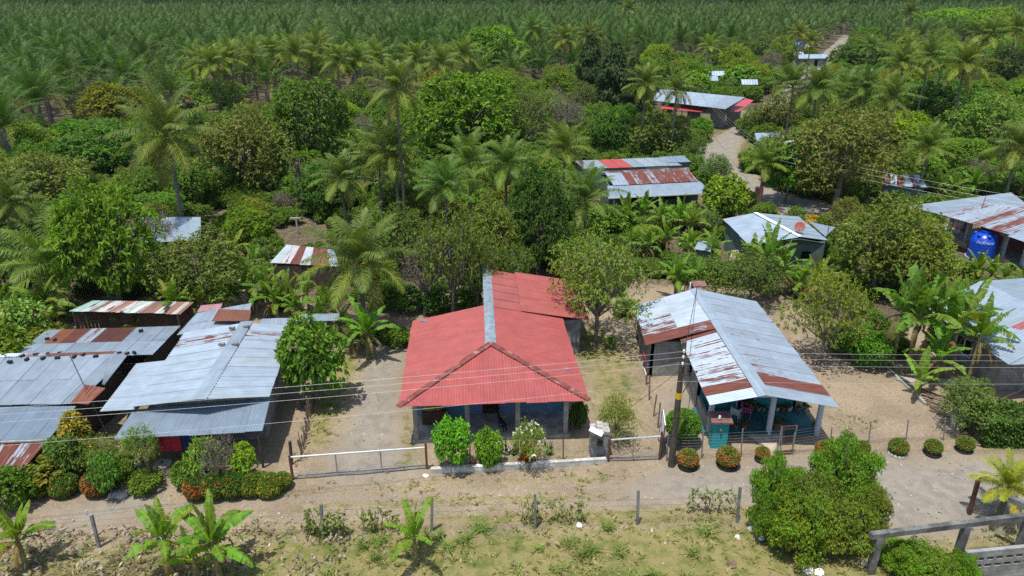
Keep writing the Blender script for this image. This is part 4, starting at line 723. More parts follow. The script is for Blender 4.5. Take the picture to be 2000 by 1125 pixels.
    for u, v in ((44, 695), (69, 692), (93, 691), (117, 689), (52, 701), (84, 699), (112, 698), (145, 696), (19, 706), (163, 692), (187, 695), (233, 689), (248, 690), (262, 688), (275, 645), (92, 661), (107, 663)):
        q = P(u, v, 2.95 if v > 670 else 2.7); g = G(); a = random.uniform(0, 3); f = frame((q.x, q.y), a); g.box(-.12, -.07, q.z-.08, .12, .07, q.z+.05, fr=lambda x, y, z: Vector((f(x, y).x, f(x, y).y, z))); tag(g.obj('roof_block', TYRE), 'small black block weighing down the patched shack roof', 'block', 'blocks on the shack roof')
shack()
def simple_shed(name, label, cat, Q, zl, zr, nu, colfn, wallz, mat=DWOOD, seed=1, pitch=.15, amp=.014, nv=1, walls=(0, 1, 2, 3), inset=.25):
    A, B, Cc, D = [P(u, v, zz) for (u, v), zz in zip(Q, (zl, zl, zr, zr))]; c = (A+B+Cc+D)/4
    h = thing(name, label, cat, (c.x, c.y, 0)); foot([A, B, Cc, D]); part(h, 'roof', ZINC, lambda g: sheets(g, A, B, Cc, D, nu, nv, colfn, pitch, amp, .015, 0, seed=seed))
    i = [p.lerp(c, inset/max(.5, (p-c).length)) for p in (A, B, Cc, D)]; zz = (zl, zl, zr, zr)
    for k in walls:
        a, b = i[k], i[(k+1) % 4]; za, zb = zz[k]-.06, zz[(k+1) % 4]-.06
        if mat in (DWOOD, WOOD): plank_wall(h, a, b, 0, lambda t, za=za, zb=zb: za+(zb-za)*t, mat)
        else: part(h, 'wall', mat, lambda g: wall(g, a, b, -.05, min(za, zb), .12))
    shed_posts(h, [p.to_2d() for p in i], [z-.05 for z in zz], .1, DWOOD); return h
rs = random.Random(9)
simple_shed('open_shed', 'long open sided shed with streaky rusted teal and orange sheets', 'shed', [(135, 608), (353, 614), (380, 590), (182, 587)], 2.1, 2.5, 24, lambda i, j: (lambda t, k: tuple(c*k for c in ((.22, .34, .33), (.30, .32, .33), (.19, .085, .055), (.38, .38, .37), (.11, .05, .04))[t])+((.42, .5, .4, .45, .3)[t],))((0, 0, 1, 0, 4, 1, 3, 1, 4, 2, 1, 3, 0, 3, 1, 4, 4, 2, 3, 1, 2, 2, 3, 2)[i], .85+.3*((i*37) % 11)/11), 2.1, DWOOD, 3, walls=(2, 3))
simple_shed('patchwork_hut', 'tiny hut with alternating brown and pale metal sheets in the clearing', 'hut', [(527, 514), (664, 521), (652, 488), (560, 478)], 2.0, 2.6, 7, lambda i, j: ((.42, .5, .52, .3), (.5, .5, .52, .45), (.17, .06, .05, .6), (.47, .52, .56, .2), (.2, .1, .06, .6), (.3, .14, .07, .6), (.42, .5, .54, .1))[i], 2, DWOOD, 5, nv=2)
simple_shed('pale_roof_shed', 'pale zinc roofed shed behind the tall coconut trunk', 'shed', [(276, 474), (392, 470), (392, 424), (268, 424)], 2.2, 2.9, 5, zfun(31, 1.0, 1.15), 2.2, DWOOD, 6)
h9 = simple_shed('roadside_barn', 'barn with a half red half zinc roof beside the road bend', 'barn', [(1140, 330), (1332, 323), (1300, 307), (1122, 314)], 2.4, 2.9, 8, lambda i, j: (.42, .075, .07, .1) if i in (2, 3) else zinc((.9, .85, 1.0)[i % 3], .0 if i else .5), 2.4, GREYG, 7, pitch=.3, nv=1)
simple_shed('dark_end_shed', 'small blue grey roofed shed with dark walls joined to the barn end', 'shed', [(1305, 318), (1350, 316), (1336, 304), (1290, 306)], 2.6, 2.9, 2, lambda i, j: zinc(.8, 0, (.9, 1, 1.05)), 2.4, GREYG, 8)
def rust_house():
    h = thing('rust_streaked_house', 'long low house with rust striped upper roof and pale zinc lower roof', 'house', P(1290, 365)); foot([P(u, v, 2.5) for u, v in ((1165, 385), (1392, 375), (1350, 325), (1150, 330))])
    part(h, 'roof', ZINC, lambda g: (sheets(g, P(1198, 362, 2.7), P(1364, 354, 2.7), P(1347, 334, 3.2), P(1182, 338, 3.2), 11, 1, lambda i, j: zinc(1.1, 0) if i < 2 else zinc(1.15, (.72, .66, .76, .6, .7, .55, .72)[i % 7]), .3, .012, .01, 0, seed=31), sheets(g, P(1170, 335, 3.0), P(1345, 327, 3.0), P(1347, 334, 3.2), P(1182, 338, 3.2), 9, 1, lambda i, j: zinc(1.1, (.6, .7)[i % 2]), .3, .012, .01, 0, seed=30)))
    part(h, 'lower_roof', ZINC, lambda g: sheets(g, P(1188, 386, 2.15), P(1392, 376, 2.15), P(1366, 354, 2.64), P(1186, 363, 2.64), 9, 1, zfun(33, .9, 1.02), .3, .012, .008, 0, seed=32))
    a, b, c, d = P(1190, 366, 2.5).to_2d(), P(1366, 358, 2.5).to_2d(), P(1345, 330, 2.9).to_2d(), P(1175, 338, 2.9).to_2d()
    part(h, 'wall', GREYG, lambda g: (wall(g, a, b, -.05, 2.5, .12, [(2, 3, .1, 2.1), (6, 8, .9, 1.9)]), wall(g, b, c, -.05, 2.6, .12), wall(g, c, d, -.05, 2.7, .12), wall(g, d, a, -.05, 2.6, .12))); e = [P(u, v, 2.1).to_2d() for u, v in ((1200, 384), (1290, 380), (1385, 375))]; post_part(h, 'porch_post', [tuple(x) for x in e], .12, PALEB, 2.12)
    part(h, 'fascia', WHITE, lambda g: g.bar(P(1188, 387, 2.1), P(1392, 377, 2.1), .04, .14))
rust_house()
def dish_house():
    h = thing('white_roof_house', 'grey green house with a bright white zinc hip roof', 'house', P(1520, 510)); 
    A, B, Cc = P(1412, 428, 2.6), P(1462, 478, 2.6), P(1563, 463, 3.2); D = P(1475, 416, 3.4); E, F = P(1618, 470, 2.5), P(1560, 423, 2.7); foot([A, B, E, F, D])
    def roof(g):
        sheets(g, A, B, Cc, D, 6, 1, zfun(41, 1.12, 1.2), .3, .012, .006, 0, seed=41); sheets(g, E, F, D+Vector((.02, 0, .0)), Cc+Vector((.02, 0, 0)), 6, 1, zfun(42, 1.05, 1.15), .3, .012, .006, .003, seed=42); sheets(g, P(1632, 444, 2.3), P(1584, 434, 2.3), P(1575, 428, 2.5), P(1612, 462, 2.5), 3, 1, zfun(43, .9, 1.0), .3, .012, .006, 0, seed=43)
    part(h, 'roof', ZINC, roof); part(h, 'ridge_cap', ZINC, lambda g: g.bar(D+Vector((0, 0, .05)), Cc+Vector((0, 0, .05)), .35, .03))
    b0, c0, e0 = P(1470, 476, 2.6).to_2d(), P(1563, 466, 3.1).to_2d(), P(1612, 474, 2.5).to_2d(); a0 = P(1420, 432, 2.6).to_2d(); f0 = P(1556, 428, 2.6).to_2d()
    part(h, 'wall', GREYG, lambda g: (wall(g, b0, e0, -.05, 2.55, .12, [(2.4, 3.3, .05, 2.0), (.8, 1.6, 1, 1.8), (4.2, 5.0, 1, 1.8)]), wall(g, a0, b0, -.05, 2.5, .12), wall(g, e0, f0, -.05, 2.45, .12), wall(g, f0, a0, -.05, 2.5, .12)))
    part(h, 'gable', GREYG, lambda g: g.hexa([Vector((b0.x, b0.y, 2.5)), Vector((e0.x, e0.y, 2.45)), Vector((e0.x, e0.y+.1, 2.45)), Vector((b0.x, b0.y+.1, 2.5))], [Vector((c0.x-.1, c0.y, 3.05)), Vector((c0.x, c0.y, 3.05)), Vector((c0.x, c0.y+.1, 3.05)), Vector((c0.x-.1, c0.y+.1, 3.05))]))
    t = thing('satellite_dish', 'dull red satellite dish mounted on the white zinc roof', 'satellite dish', P(1556, 457, 3.1)); q = P(1562, 443, 3.6)
    g = G(); n = 18; ax = Vector((-.25, -.75, .55)).normalized(); x = ax.cross(Vector((0, 0, 1))).normalized(); y = x.cross(ax); rings = [(0, 0), (.18, .02), (.32, .06), (.42, .11)]; vs = []
    for r, d in rings: vs += [q+ax*d+(x*math.cos(6.2832*k/n)+y*math.sin(6.2832*k/n))*max(r, .001) for k in range(n)]
    n0 = len(g.v); g.v += [tuple(v) for v in vs]+[tuple(v-ax*.02) for v in vs]; N = len(vs)
    for i in range(3):
        for k in range(n):
            a, b = n0+i*n+k, n0+i*n+(k+1) % n; 
            for fc in ((a, b, b+n, a+n), (a+N, a+n+N, b+n+N, b+N)): g.f.append(fc); g.c.append((1, 1, 1, 0)); g.m.append(0); g.uv += [(0, 0)]*4
    for k in range(n): a, b = n0+3*n+k, n0+3*n+(k+1) % n; g.f.append((a, b, b+N, a+N)); g.c.append((1, 1, 1, 0)); g.m.append(0); g.uv += [(0, 0)]*4
    g.obj('reflector', DISH, t, True); part(t, 'mast', RUSTM, lambda g: (g.tube([P(1556, 457, 3.1), q-ax*.03], .025, 6), g.tube([q+y*-.4, q+ax*.45], .015, 5)))
    g = G(); g.tube([P(1612, 480, 0), P(1620, 436, 3.6)], .03, 6); tag(g.obj('antenna_pole', RUSTM), 'thin dark pole standing at the right corner of the white roofed house', 'pole')
dish_house()
simple_shed('tiny_zinc_shed', 'tiny pale zinc shed left of the white roofed house', 'shed', [(1356, 486), (1388, 492), (1390, 474), (1366, 468)], 1.6, 2.0, 2, zfun(50, 1.0, 1.1), 1.6, GREYG, 9)
simple_shed('rusty_tin_coop', 'small faded pinkish tin coop among the banana plants', 'coop', [(1424, 510), (1446, 508), (1442, 488), (1428, 489)], 1.2, 1.9, 2, lambda i, j: (.40, .26, .22, .3), 1.2, WOOD, 10)
def tank_house():
    h = thing('maroon_porch_house', 'maroon walled house with pale columns and a broad zinc and rust roof', 'house', P(1920, 500)); foot([P(u, v, 3) for u, v in ((1765, 402), (1990, 490), (2300, 560), (2300, 330), (1960, 375))], 1)
    E0, E1, E2 = P(1770, 403, 2.9), P(1840, 420, 2.9), P(2060, 495, 2.5); D0, D1 = P(1975, 376, 3.6), P(2200, 408, 3.6)
    def roof(g):
        sheets(g, E0, E1, P(2010, 402, 3.3), D0, 7, 1, zfun(51, .86, .98), .25, .012, .006, 0, seed=51); sheets(g, P(1840, 421, 2.95), P(1972, 460, 2.8), P(2110, 410, 3.5), P(1925, 398, 3.25), 7, 1, lambda i, j: zinc(1.2, (.55, .42, .5, .62, .5, .66, .55)[i]), .25, .012, .008, .05, seed=52)
        sheets(g, P(1968, 462, 2.75), E2, P(2240, 440, 3.3), P(2090, 412, 3.5), 6, 1, zfun(53, 1.0, 1.12), .25, .012, .008, .03, seed=53)
    part(h, 'roof', ZINC, roof); cols = [P(u, v, .1).to_2d() for u, v in ((1852, 458), (1885, 475), (1955, 502), (1996, 518))]; dq = (cols[3]-cols[0]).normalized(); nrmv = Vector((-dq.y, dq.x)); a, b = cols[0]+nrmv*1.9-dq*1.6, cols[3]+nrmv*2.4+dq*8
    part(h, 'wall', REDW, lambda g: (wall(g, a, b, .1, 2.8, .15, [(2.0, 3.0, .1, 2.1), (5, 6.2, 1, 2)]), wall(g, a+nrmv*.8, a, .1, 2.6, .15)))
    cols = [P(u, v, .1).to_2d() for u, v in ((1852, 458), (1885, 475), (1955, 502), (1996, 518))]; z = [2.75, 2.65, 2.55, 2.45]
    part(h, 'valance', REDW, lambda g: [g.hexa([Vector((p.x, p.y-.04, zz-.1)), Vector((q.x, q.y-.04, zq-.1)), Vector((q.x, q.y+.06, zq-.1)), Vector((p.x, p.y+.06, zz-.1))], [Vector((p.x, p.y-.04, zz+.18)), Vector((q.x, q.y-.04, zq+.18)), Vector((q.x, q.y+.06, zq+.18)), Vector((p.x, p.y+.06, zz+.18))]) for p, q, zz, zq in zip(cols, cols[1:], z, z[1:])])
    post_part(h, 'column', [tuple(c) for c in cols], .3, PALEB, [q-.1 for q in z]); d = (cols[3]-cols[0]).normalized(); n = Vector((-d.y, d.x)); c0, c1 = cols[0]-d*4, cols[3]+d*8
    part(h, 'porch_floor', CONC, lambda g: g.hexa([Vector((p.x, p.y, -.1)) for p in (c0-n*.4, c1-n*.4, c1+n*3, c0+n*3)], [Vector((p.x, p.y, .1)) for p in (c0-n*.4, c1-n*.4, c1+n*3, c0+n*3)]))
    part(h, 'low_wall', paint('tan_wall', (.40, .31, .22), .9, .15), lambda g: (wall(g, tuple(cols[0]-n*1.2+d*1.0), tuple(cols[2]-n*1.2-d*2.5), -.05, .5, .2), wall(g, tuple(cols[2]-n*1.2-d*.2), tuple(cols[3]-n*1.2-d*.4), -.05, .5, .2)))
    q = PY(1874, 445, cols[1].y+.5); t = thing('hanging_laundry', 'white shirt hanging under the maroon porch roof between columns', 'laundry', (q.x, q.y, 0)); part(t, 'shirt', CLOTHW, lambda g: (g.box(q.x-.3, q.y, 1.5, q.x+.3, q.y+.05, 2.1), g.box(q.x-.6, q.y, 1.9, q.x-.3, q.y+.05, 2.12), g.box(q.x+.3, q.y, 1.9, q.x+.6, q.y+.05, 2.12), g.box(q.x-.12, q.y-.01, .9, q.x+.15, q.y+.04, 1.5)))
    b = P(1913, 501, .25); R = 23.5*proj(b.x, b.y, 1.2)[2]/FPX; H = PY(1915, 450, b.y).z-.25; t = thing('water_tank', 'big bright blue plastic water tank standing by the maroon porch', 'water tank', (b.x, b.y, 0)); pr = [(R*.97, 0), (R, .04*H)]
    for k in range(5): z = H*(.08+.105*k); pr += [(R, z), (R*.985, z+.02*H), (R, z+.04*H)]
    pr += [(R, H*.57), (R*.97, H*.64), (R*.88, H*.74), (R*.72, H*.83), (R*.52, H*.895), (R*.40, H*.92)]
    part(t, 'body', BLUEP, lambda g: g.lathe((b.x, b.y, .25), pr, 32), True); part(t, 'lid', BLUEP, lambda g: g.lathe((b.x, b.y, .25), [(R*.40, H*.92), (R*.40, H*.99), (R*.30, H*1.0), (0, H*1.0)], 20), False)
    for k in range(6):
        an = k*1.047+.4; part(t, 'shoulder_knob', BLUEP, lambda g: g.lathe((b.x+math.cos(an)*R*.70, b.y+math.sin(an)*R*.70, .25), [(R*.16, H*.78), (R*.16, H*.87), (R*.10, H*.91), (0, H*.915)], 10), True)
    part(t, 'plinth', CONC, lambda g: g.lathe((b.x, b.y, 0), [(R*1.1, -.1), (R*1.1, .25)], 20))
    for nm, body, zz, sz, an0 in (('brand_lettering', 'DURMAN', .60, .30, -2.05), ('small_lettering', '▬▬▬', .27, .12, -2.1)):
        if nm == 'small_lettering':
            part(t, nm, WHITE, lambda g: [g.hexa([(b.x+math.cos(x)*rr, b.y+math.sin(x)*rr, .25+H*.26) for x, rr in ((an, R+.004), (an+.09, R+.004), (an+.09, R+.012), (an, R+.012))], [(b.x+math.cos(x)*rr, b.y+math.sin(x)*rr, .25+H*.295) for x, rr in ((an, R+.004), (an+.09, R+.004), (an+.09, R+.012), (an, R+.012))]) for an in (-2.35, -2.24, -2.13, -2.02, -1.91)]); continue
        cu = bpy.data.curves.new(nm, 'FONT'); cu.body = body; cu.size = sz; cu.shear = .25; cu.extrude = .004; cu.align_x = 'CENTER'; ob = bpy.data.objects.new('tmp', cu); C.objects.link(ob); dg = bpy.context.evaluated_depsgraph_get(); me = bpy.data.meshes.new_from_object(ob.evaluated_get(dg)); bpy.data.objects.remove(ob)
        for vx in me.vertices:
            an = an0+vx.co.x/R; rr = R+.008+vx.co.z; vx.co = (math.cos(an)*rr, math.sin(an)*rr, .25+H*zz+vx.co.y)
        me.materials.clear(); me.materials.append(WHITE); put('lettering', me, t)
    part(t, 'drop_mark', WHITE, lambda g: g.tube([(b.x+math.cos(a)*(R+.006), b.y+math.sin(a)*(R+.006), .25+H*z) for a, z in ((-2.02, .76), (-2.06, .71), (-2.13, .695), (-2.18, .715))], .014, 5))
    g = G(); q = P(1917, 408, 3.2); g.tube([q, q+Vector((.1, 0, 1.3))], .03, 6); tag(g.obj('roof_pole', RUSTM), 'short dark pole sticking up from the zinc roof behind the blue tank', 'pole')
tank_house()
def block_house():
    h = thing('grey_block_house', 'grey block house under a pale zinc roof half hidden by banana plants', 'house', P(1960, 720)); F0 = P(1970, 713, 2.6); F1 = P(2250, 700, 2.6); L0 = P(1812, 604, 2.6); RG = P(2110, 640, 3.5); RB = P(1915, 549, 3.5); RR = P(2250, 600, 2.6); foot([F0, F1, RR, RB, L0], .6)
    part(h, 'roof', ZINC, lambda g: (sheets(g, F0, L0, RB, RG, 9, 1, zfun(61, 1.05, 1.18), .2, .012, .006, 0, seed=61), sheets(g, F0+Vector((.01, -.01, -.01)), F1, RG+Vector((.6, 0, 0)), RG, 6, 1, zfun(62, 1.0, 1.1), .2, .012, .006, 0, seed=62), sheets(g, F1+Vector((0, 8, 0)), RB+Vector((7, 3, -.9)), RB, RG, 8, 1, zfun(64, .9, 1.0), .2, .012, .006, .004, seed=64)))
    part(h, 'red_roof_patch', ZINC, lambda g: sheets(g, P(1972, 640, 3.0), P(2080, 690, 2.85), P(2090, 655, 3.3), P(2000, 628, 3.3), 2, 1, lambda i, j: (.30, .10, .10, .2), .2, .012, .006, .05, seed=63))
    a, b, c = P(1962, 700, 2.4).to_2d(), P(1832, 612, 2.4).to_2d(), P(2240, 690, 2.4).to_2d(); a += Vector((.3, .5)); hl = [((b-a).length-3.2+0, (b-a).length-1.9, .9, 2.0), (2.2, 3.6, .9, 2.0)]
    part(h, 'wall', BLOCK, lambda g: (wall(g, b, a, -.05, 2.55, .15, [((b-a).length-h1, (b-a).length-h0, z0, z1) for h0, h1, z0, z1 in hl[1:]]), wall(g, a, c, -.05, 2.55, .15, [(1.5, 2.7, .9, 2.0)]), wall(g, b+Vector((8, 4)), b, -.05, 2.55)))
    hh = hl[1]; window(h, b, a, ((b-a).length-hh[1], (b-a).length-hh[0], .9, 2.0)); window(h, a, c, (1.5, 2.7, .9, 2.0))
    for k, (u, v) in enumerate(((1968, 752), (1982, 752))):
        q = P(u, v, 0); g = G(); n = 20
        for i in range(n):
            for j in range(8):
                f = lambda i, j: (q.x+math.cos(6.2832*i/n)*(.30+.1*math.cos(6.2832*j/8)), q.y-.5+.09*math.sin(6.2832*j/8), .40+math.sin(6.2832*i/n)*(.30+.1*math.cos(6.2832*j/8))); g.face([f(i, j), f(i+1, j), f(i+1, j+1), f(i, j+1)])
        tag(g.obj('old_tyre', TYRE, smooth=True), ('old black tyre leaning at the corner of the grey block house', 'second old tyre, just right of the corner tyre, against the block wall')[k], 'tyre')
block_house()
def mid_house():
    h = thing('red_eaved_house', 'large house with long white zinc roof and two red front roofs at the road end', 'house', P(1370, 245)); foot([P(u, v, 2.5) for u, v in ((1270, 215), (1425, 245), (1480, 200), (1440, 185), (1290, 175))], 1.5)
    part(h, 'roof', ZINC, lambda g: (sheets(g, P(1272, 196, 3.4), P(1416, 213, 3.4), P(1455, 190, 4.4), P(1290, 174, 4.4), 10, 1, lambda i, j: zinc((1.2, 1.15, 1.22, 1.1)[i % 4] if i < 8 else .95, 0), .4, .012, .01, 0, seed=71)))
    part(h, 'porch_roof', REDTIN, lambda g: sheets(g, P(1290, 212, 2.5), P(1370, 219, 2.5), P(1394, 207, 3.0), P(1296, 196, 3.0), 5, 1, lambda i, j: (.45, .06, .07, 0), .3, .012, .006, 0, seed=72)); part(h, 'side_roof', REDTIN, lambda g: sheets(g, P(1418, 217, 2.6), P(1443, 218, 2.6), P(1472, 196, 3.2), P(1456, 192, 3.2), 3, 1, lambda i, j: (.45, .06, .07, 0), .3, .012, .006, 0, seed=73))
    a, b, c, d = [P(u, v, z).to_2d() for u, v, z in ((1300, 210, 2.2), (1415, 220, 2.4), (1450, 196, 3), (1292, 182, 3))]
    part(h, 'wall', DCONC, lambda g: (wall(g, a, b, -.05, 3.0, .15, [(2, 4, .1, 2.2), (6, 8, .8, 2)]), wall(g, b, c, -.05, 3.1, .15, [(1, 2, .8, 2)]), wall(g, c, d, -.05, 3.2), wall(g, d, a, -.05, 3.1))); e = [P(u, v, 2.4).to_2d() for u, v in ((1296, 213), (1332, 216), (1368, 219))]; post_part(h, 'post', [tuple(x) for x in e], .14, DCONC, 2.5)
    part(h, 'plinth', CONC, lambda g: g.hexa([P(1385, 250, 0), P(1412, 246, 0), P(1412, 242, 0), P(1386, 245, 0)], [P(1385, 250, 0)+Vector((0, 0, .5)), P(1412, 246, 0)+Vector((0, 0, .5)), P(1412, 242, 0)+Vector((0, 0, .5)), P(1386, 245, 0)+Vector((0, 0, .5))]))
mid_house()
def gable_far(name, label, u, v, w, dpx, mat, colv=1.1, ang=0.0, zr=3.4, tin=ZINC, col=None):
    q = P(u, v, 2.6); d = proj(q.x, q.y, 2.6)[2]; W = w*d/FPX; D = W*dpx; f = frame((q.x, q.y), ang); h = thing(name, label, 'house', (q.x, q.y, 0)); foot([f(-W/2, -D/2), f(W/2, -D/2), f(W/2, D/2), f(-W/2, D/2)], 1.5); cf = (lambda i, j: col) if col else zfun(int(u), colv*.93, colv*1.05)
    part(h, 'roof', tin, lambda g: (sheets(g, f(-W/2, -D/2, 2.5), f(W/2, -D/2, 2.5), f(W/2, 0, zr), f(-W/2, 0, zr), 6, 1, cf, .5, .01, .01, 0, seed=int(v)), sheets(g, f(-W/2, D/2, 2.5), f(W/2, D/2, 2.5), f(W/2, 0, zr), f(-W/2, 0, zr), 6, 1, cf, .5, .01, .01, 0, seed=int(v))))
    x, y = W/2-.4, D/2-.4; part(h, 'wall', mat, lambda g: (wall(g, f(-x, -y), f(x, -y), -.05, 2.55, .15, [(W*.15, W*.15+1.1, 1, 2), (W*.5, W*.5+1, .1, 2.1)]), wall(g, f(x, -y), f(x, y), -.05, 2.5), wall(g, f(x, y), f(-x, y), -.05, 2.5), wall(g, f(-x, y), f(-x, -y), -.05, 2.5)))
    part(h, 'gable', mat, lambda g: [g.hexa([f(s*x-.07, -y, 2.5), f(s*x+.07, -y, 2.5), f(s*x+.07, y, 2.5), f(s*x-.07, y, 2.5)], [f(s*x-.07, -.05, zr-.1), f(s*x+.07, -.05, zr-.1), f(s*x+.07, .05, zr-.1), f(s*x-.07, .05, zr-.1)]) for s in (-1, 1)]); return h
gable_far('distant_house', 'white roofed house with dark walls behind the red eaved house', 1362, 154, 75, .55, DCONC, 1.2, -.1)
gable_far('distant_house', 'small long zinc roof at the top edge behind the white roofed house', 1398, 146, 34, .5, DCONC, 1.15)
gable_far('distant_house', 'low pale hut right of the white roofed house near the palms', 1462, 163, 32, .6, CONC, 1.1)
gable_far('distant_house', 'broad pale roof at the left of the straight road', 1583, 112, 62, .5, CONC, 1.2, .1)
gable_far('distant_house', 'narrow white roof left of the broad pale roof', 1555, 107, 26, .6, CONC, 1.2)
gable_far('distant_house', 'little brown and white house above the broad pale roof', 1580, 91, 18, .8, REDW, 1.2)
gable_far('distant_house', 'white and blue roof among trees at the upper right', 1803, 82, 26, .6, CONC, 1.15, .3, col=(.42, .55, .70, 0))
gable_far('distant_house', 'white roof glimpsed under the coconut fronds at the right', 1715, 142, 34, .5, CONC, 1.2)
gable_far('distant_house', 'second pale roof just below the glimpsed white roof', 1702, 156, 22, .6, CONC, 1.15)
gable_far('distant_house', 'tiny white house beside the straight road under the dark trees', 1786, 70, 9, .8, WHITE, 1.2)
gable_far('distant_house', 'white hut glimpsed in the woods left of the grey snag', 1424, 84, 14, .8, WHITE, 1.2)
simple_shed('roadside_shed', 'long white roofed shed behind the bushes right of the road', 'shed', [(1478, 276), (1545, 274), (1542, 258), (1474, 260)], 2.3, 2.7, 4, zfun(70, 1.1, 1.2), 2.3, CONC, 12, pitch=.4)
simple_shed('rust_striped_shed', 'rust striped shed roof half hidden under the broad mixed tree', 'shed', [(1722, 362), (1812, 366), (1795, 342), (1728, 340)], 2.2, 2.7, 6, lambda i, j: zinc(1.2, (.66, .3, .7, .4, .6, .2)[i]), 2.2, GREYG, 13, pitch=.3)
g = G(); q = P(1557, 104, 2.0); g.lathe((q.x, q.y, 2.6), [(1.4, -2.6), (1.4, 0), (1.5, .1), (1.5, 2.0), (1.1, 2.5), (0, 2.6)], 16); tag(g.obj('blue_tank', BLUEP, smooth=True), 'small blue tank standing above the narrow white roof far away', 'water tank')
# ------------------------------------------------------------------ fences, poles, wires
def wires_part(h, pts, zs, r, mat=WIRE, name='wire', sag=.02):
    g = G()
    for a, b in zip(pts, pts[1:]):
        for z in zs: wire(g, (a[0], a[1], z), (b[0], b[1], z), sag, r, 5)
    return g.obj(name, mat, h)
near = [(-60, 1085), (193, 1066), (415, 1046), (630, 1046), (843, 1037), (1045, 1030), (1245, 1024), (1440, 1018)]; tops = [1020, 1005, 990, 984, 975, 964, 957, 950]
h = thing('wire_fence', 'barbed wire fence on thin grey concrete posts along the near road edge', 'fence', P(843, 1037)); bs = [P(u, v) for u, v in near]
for i, (b, vt) in enumerate(zip(bs, tops)):
    g = G(); t = PY(near[i][0]+(-14, -15, -2, -3, 1, 0, 2, 6)[i], vt, b.y); g.bar(b-Vector((0, 0, .1)), t, .11); g.obj('post', DCONC, h)
wires_part(h, bs, (.35, .7, 1.05, 1.35), .006, RUSTM)
h = thing('chain_link_fence', 'fine wire mesh fence on steel posts before the teal house', 'fence', P(1450, 890)); pp = [(1302, 898), (1370, 896), (1447, 892), (1524, 889)]; p2 = [(1548, 888), (1621, 876), (1697, 866), (1770, 861), (1843, 858), (1908, 852)]
for seg, tp in ((pp, 55), (p2, 42)):
    B = [P(u, v) for u, v in seg]
    for (u, v), b in zip(seg, B): g = G(); g.tube([b-Vector((0, 0, .1)), PY(u+4, v-tp, b.y)], .035, 6); g.obj('post', STEEL, h)
    wires_part(h, B, tuple(.1+.17*k for k in range(9)), .0035, STEEL, 'wire_mesh', .0)
# little ladder like gate
h = thing('garden_gate', 'narrow rusty steel gate with three rungs before the pale path', 'gate', P(1535, 888)); a, b = P(1517, 889), P(1546, 887); H = 1.72
g = G(); g.bar(a, a+Vector((0, 0, H)), .06); g.bar(b, b+Vector((0, 0, H)), .06); g.obj('frame', STEEL, h)
for z in (.06, .22, .62, 1.1, 1.55, 1.70): g = G(); g.bar(a+Vector((0, 0, z)), b+Vector((0, 0, z)), .045); g.obj('rung', RUSTM, h)
def pipe_gate(name, label, a, b, H, inner):
    h = thing(name, label, 'gate', ((a+b)/2)); U = Vector((0, 0, 1))
    g = G(); g.tube([a+U*H, b+U*(H+.02)], .045, 8); g.obj('top_rail', GALV, h); g = G(); g.tube([a+U*.1, b+U*.1], .03, 6); g.obj('bottom_rail', STEEL, h)
    for t in inner: g = G(); g.bar(a.lerp(b, t)+U*.1, a.lerp(b, t)+U*H, .05); g.obj('upright', STEEL, h)
    g = G(); n = int((b-a).length/.18)
    for k in range(n): t0, t1 = k/n, min(1, (k+3)/n); g.tube([a.lerp(b, t0)+U*.12, a.lerp(b, t1)+U*(.12+.54*min(1, (t1-t0)*n/3))], .004, 3); g.tube([a.lerp(b, t0)+U*(.66), a.lerp(b, t1)+U*(.12)], .004, 3)
    g.tube([a+U*.30, a.lerp(b, .3)+U*.22, a.lerp(b, .7)+U*.34, b+U*.26], .012, 5); g.obj('wire_mesh', STEEL, h)
    for p, z in ((a, H+.1), (b, H+.28)): g = G(); g.bar(p-U*.1, p+U*z, .1); g.obj('gate_post', RUSTM, h)
pipe_gate('pipe_gate', 'wide pipe gate with a pale top rail closing the gravel driveway', P(572, 935), P(834, 916), 1.25, (.33, .66))
pipe_gate('pipe_gate', 'narrower pipe gate between the block pillar and the utility pole', P(1188, 902), P(1288, 895), 1.3, (.47,))
h = thing('block_pillar', 'grey block pillar with rubble cap and a dark meter niche', 'pillar', P(1170, 896)); q = P(1170, 896); f = frame((q.x, q.y), .03)
part(h, 'shaft', DCONC, lambda g: (g.box(-.42, 0, -.1, .42, .12, 1.45, fr=f), g.box(-.42, .12, -.1, -.3, .75, 1.45, fr=f), g.box(.3, .12, -.1, .42, .75, 1.45, fr=f), g.box(-.3, .63, -.1, .3, .75, 1.45, fr=f)))
part(h, 'cap', ROCK, lambda g: [g.box(x, y, 1.44+.02*(i % 2), x+.3, y+.28, 1.56+.06*((i*5) % 3), fr=f) for i, (x, y) in enumerate(((-.46, -.04), (-.14, -.06), (.17, -.03), (-.45, .25), (-.13, .26), (.16, .24), (-.44, .52), (-.1, .53), (.18, .5)))])
part(h, 'meter', STEELD, lambda g: (g.box(-.14, -.05, .80, .14, 0, 1.18, fr=f), g.lathe(f(0, -.06, 1.02), [(.08, -.02), (.085, .02)], 12)))
q2 = P(1163, 843, 1.72); g = G(); v0 = [Vector((-.30, -.1, .12)), Vector((.22, -.32, -.05)), Vector((.34, -.1, .02)), Vector((-.18, .12, .18))]
g.hexa([q2+v*1.15 for v in v0], [q2+v*1.15+Vector((0, 0, .02)) for v in v0]); t = g.obj('address_plate', WHITE); tag(t, 'small white tilted plate lying on the block pillar top', 'plate')
h = thing('low_block_wall', 'low whitewashed block wall with three thin rusty posts', 'wall', P(1010, 918)); a, b = P(842, 926), P(1184, 906); part(h, 'block_course', BLOCKW, lambda g: wall(g, a, b, -.1, .28, .2))
for u, v, vt in ((918, 913, 873), (1012, 908, 861), (1100, 903, 850)): p = P(u, v-4); g = G(); g.tube([p, PY(u, vt, p.y)], .03, 6); g.obj('post', RUSTM, h)
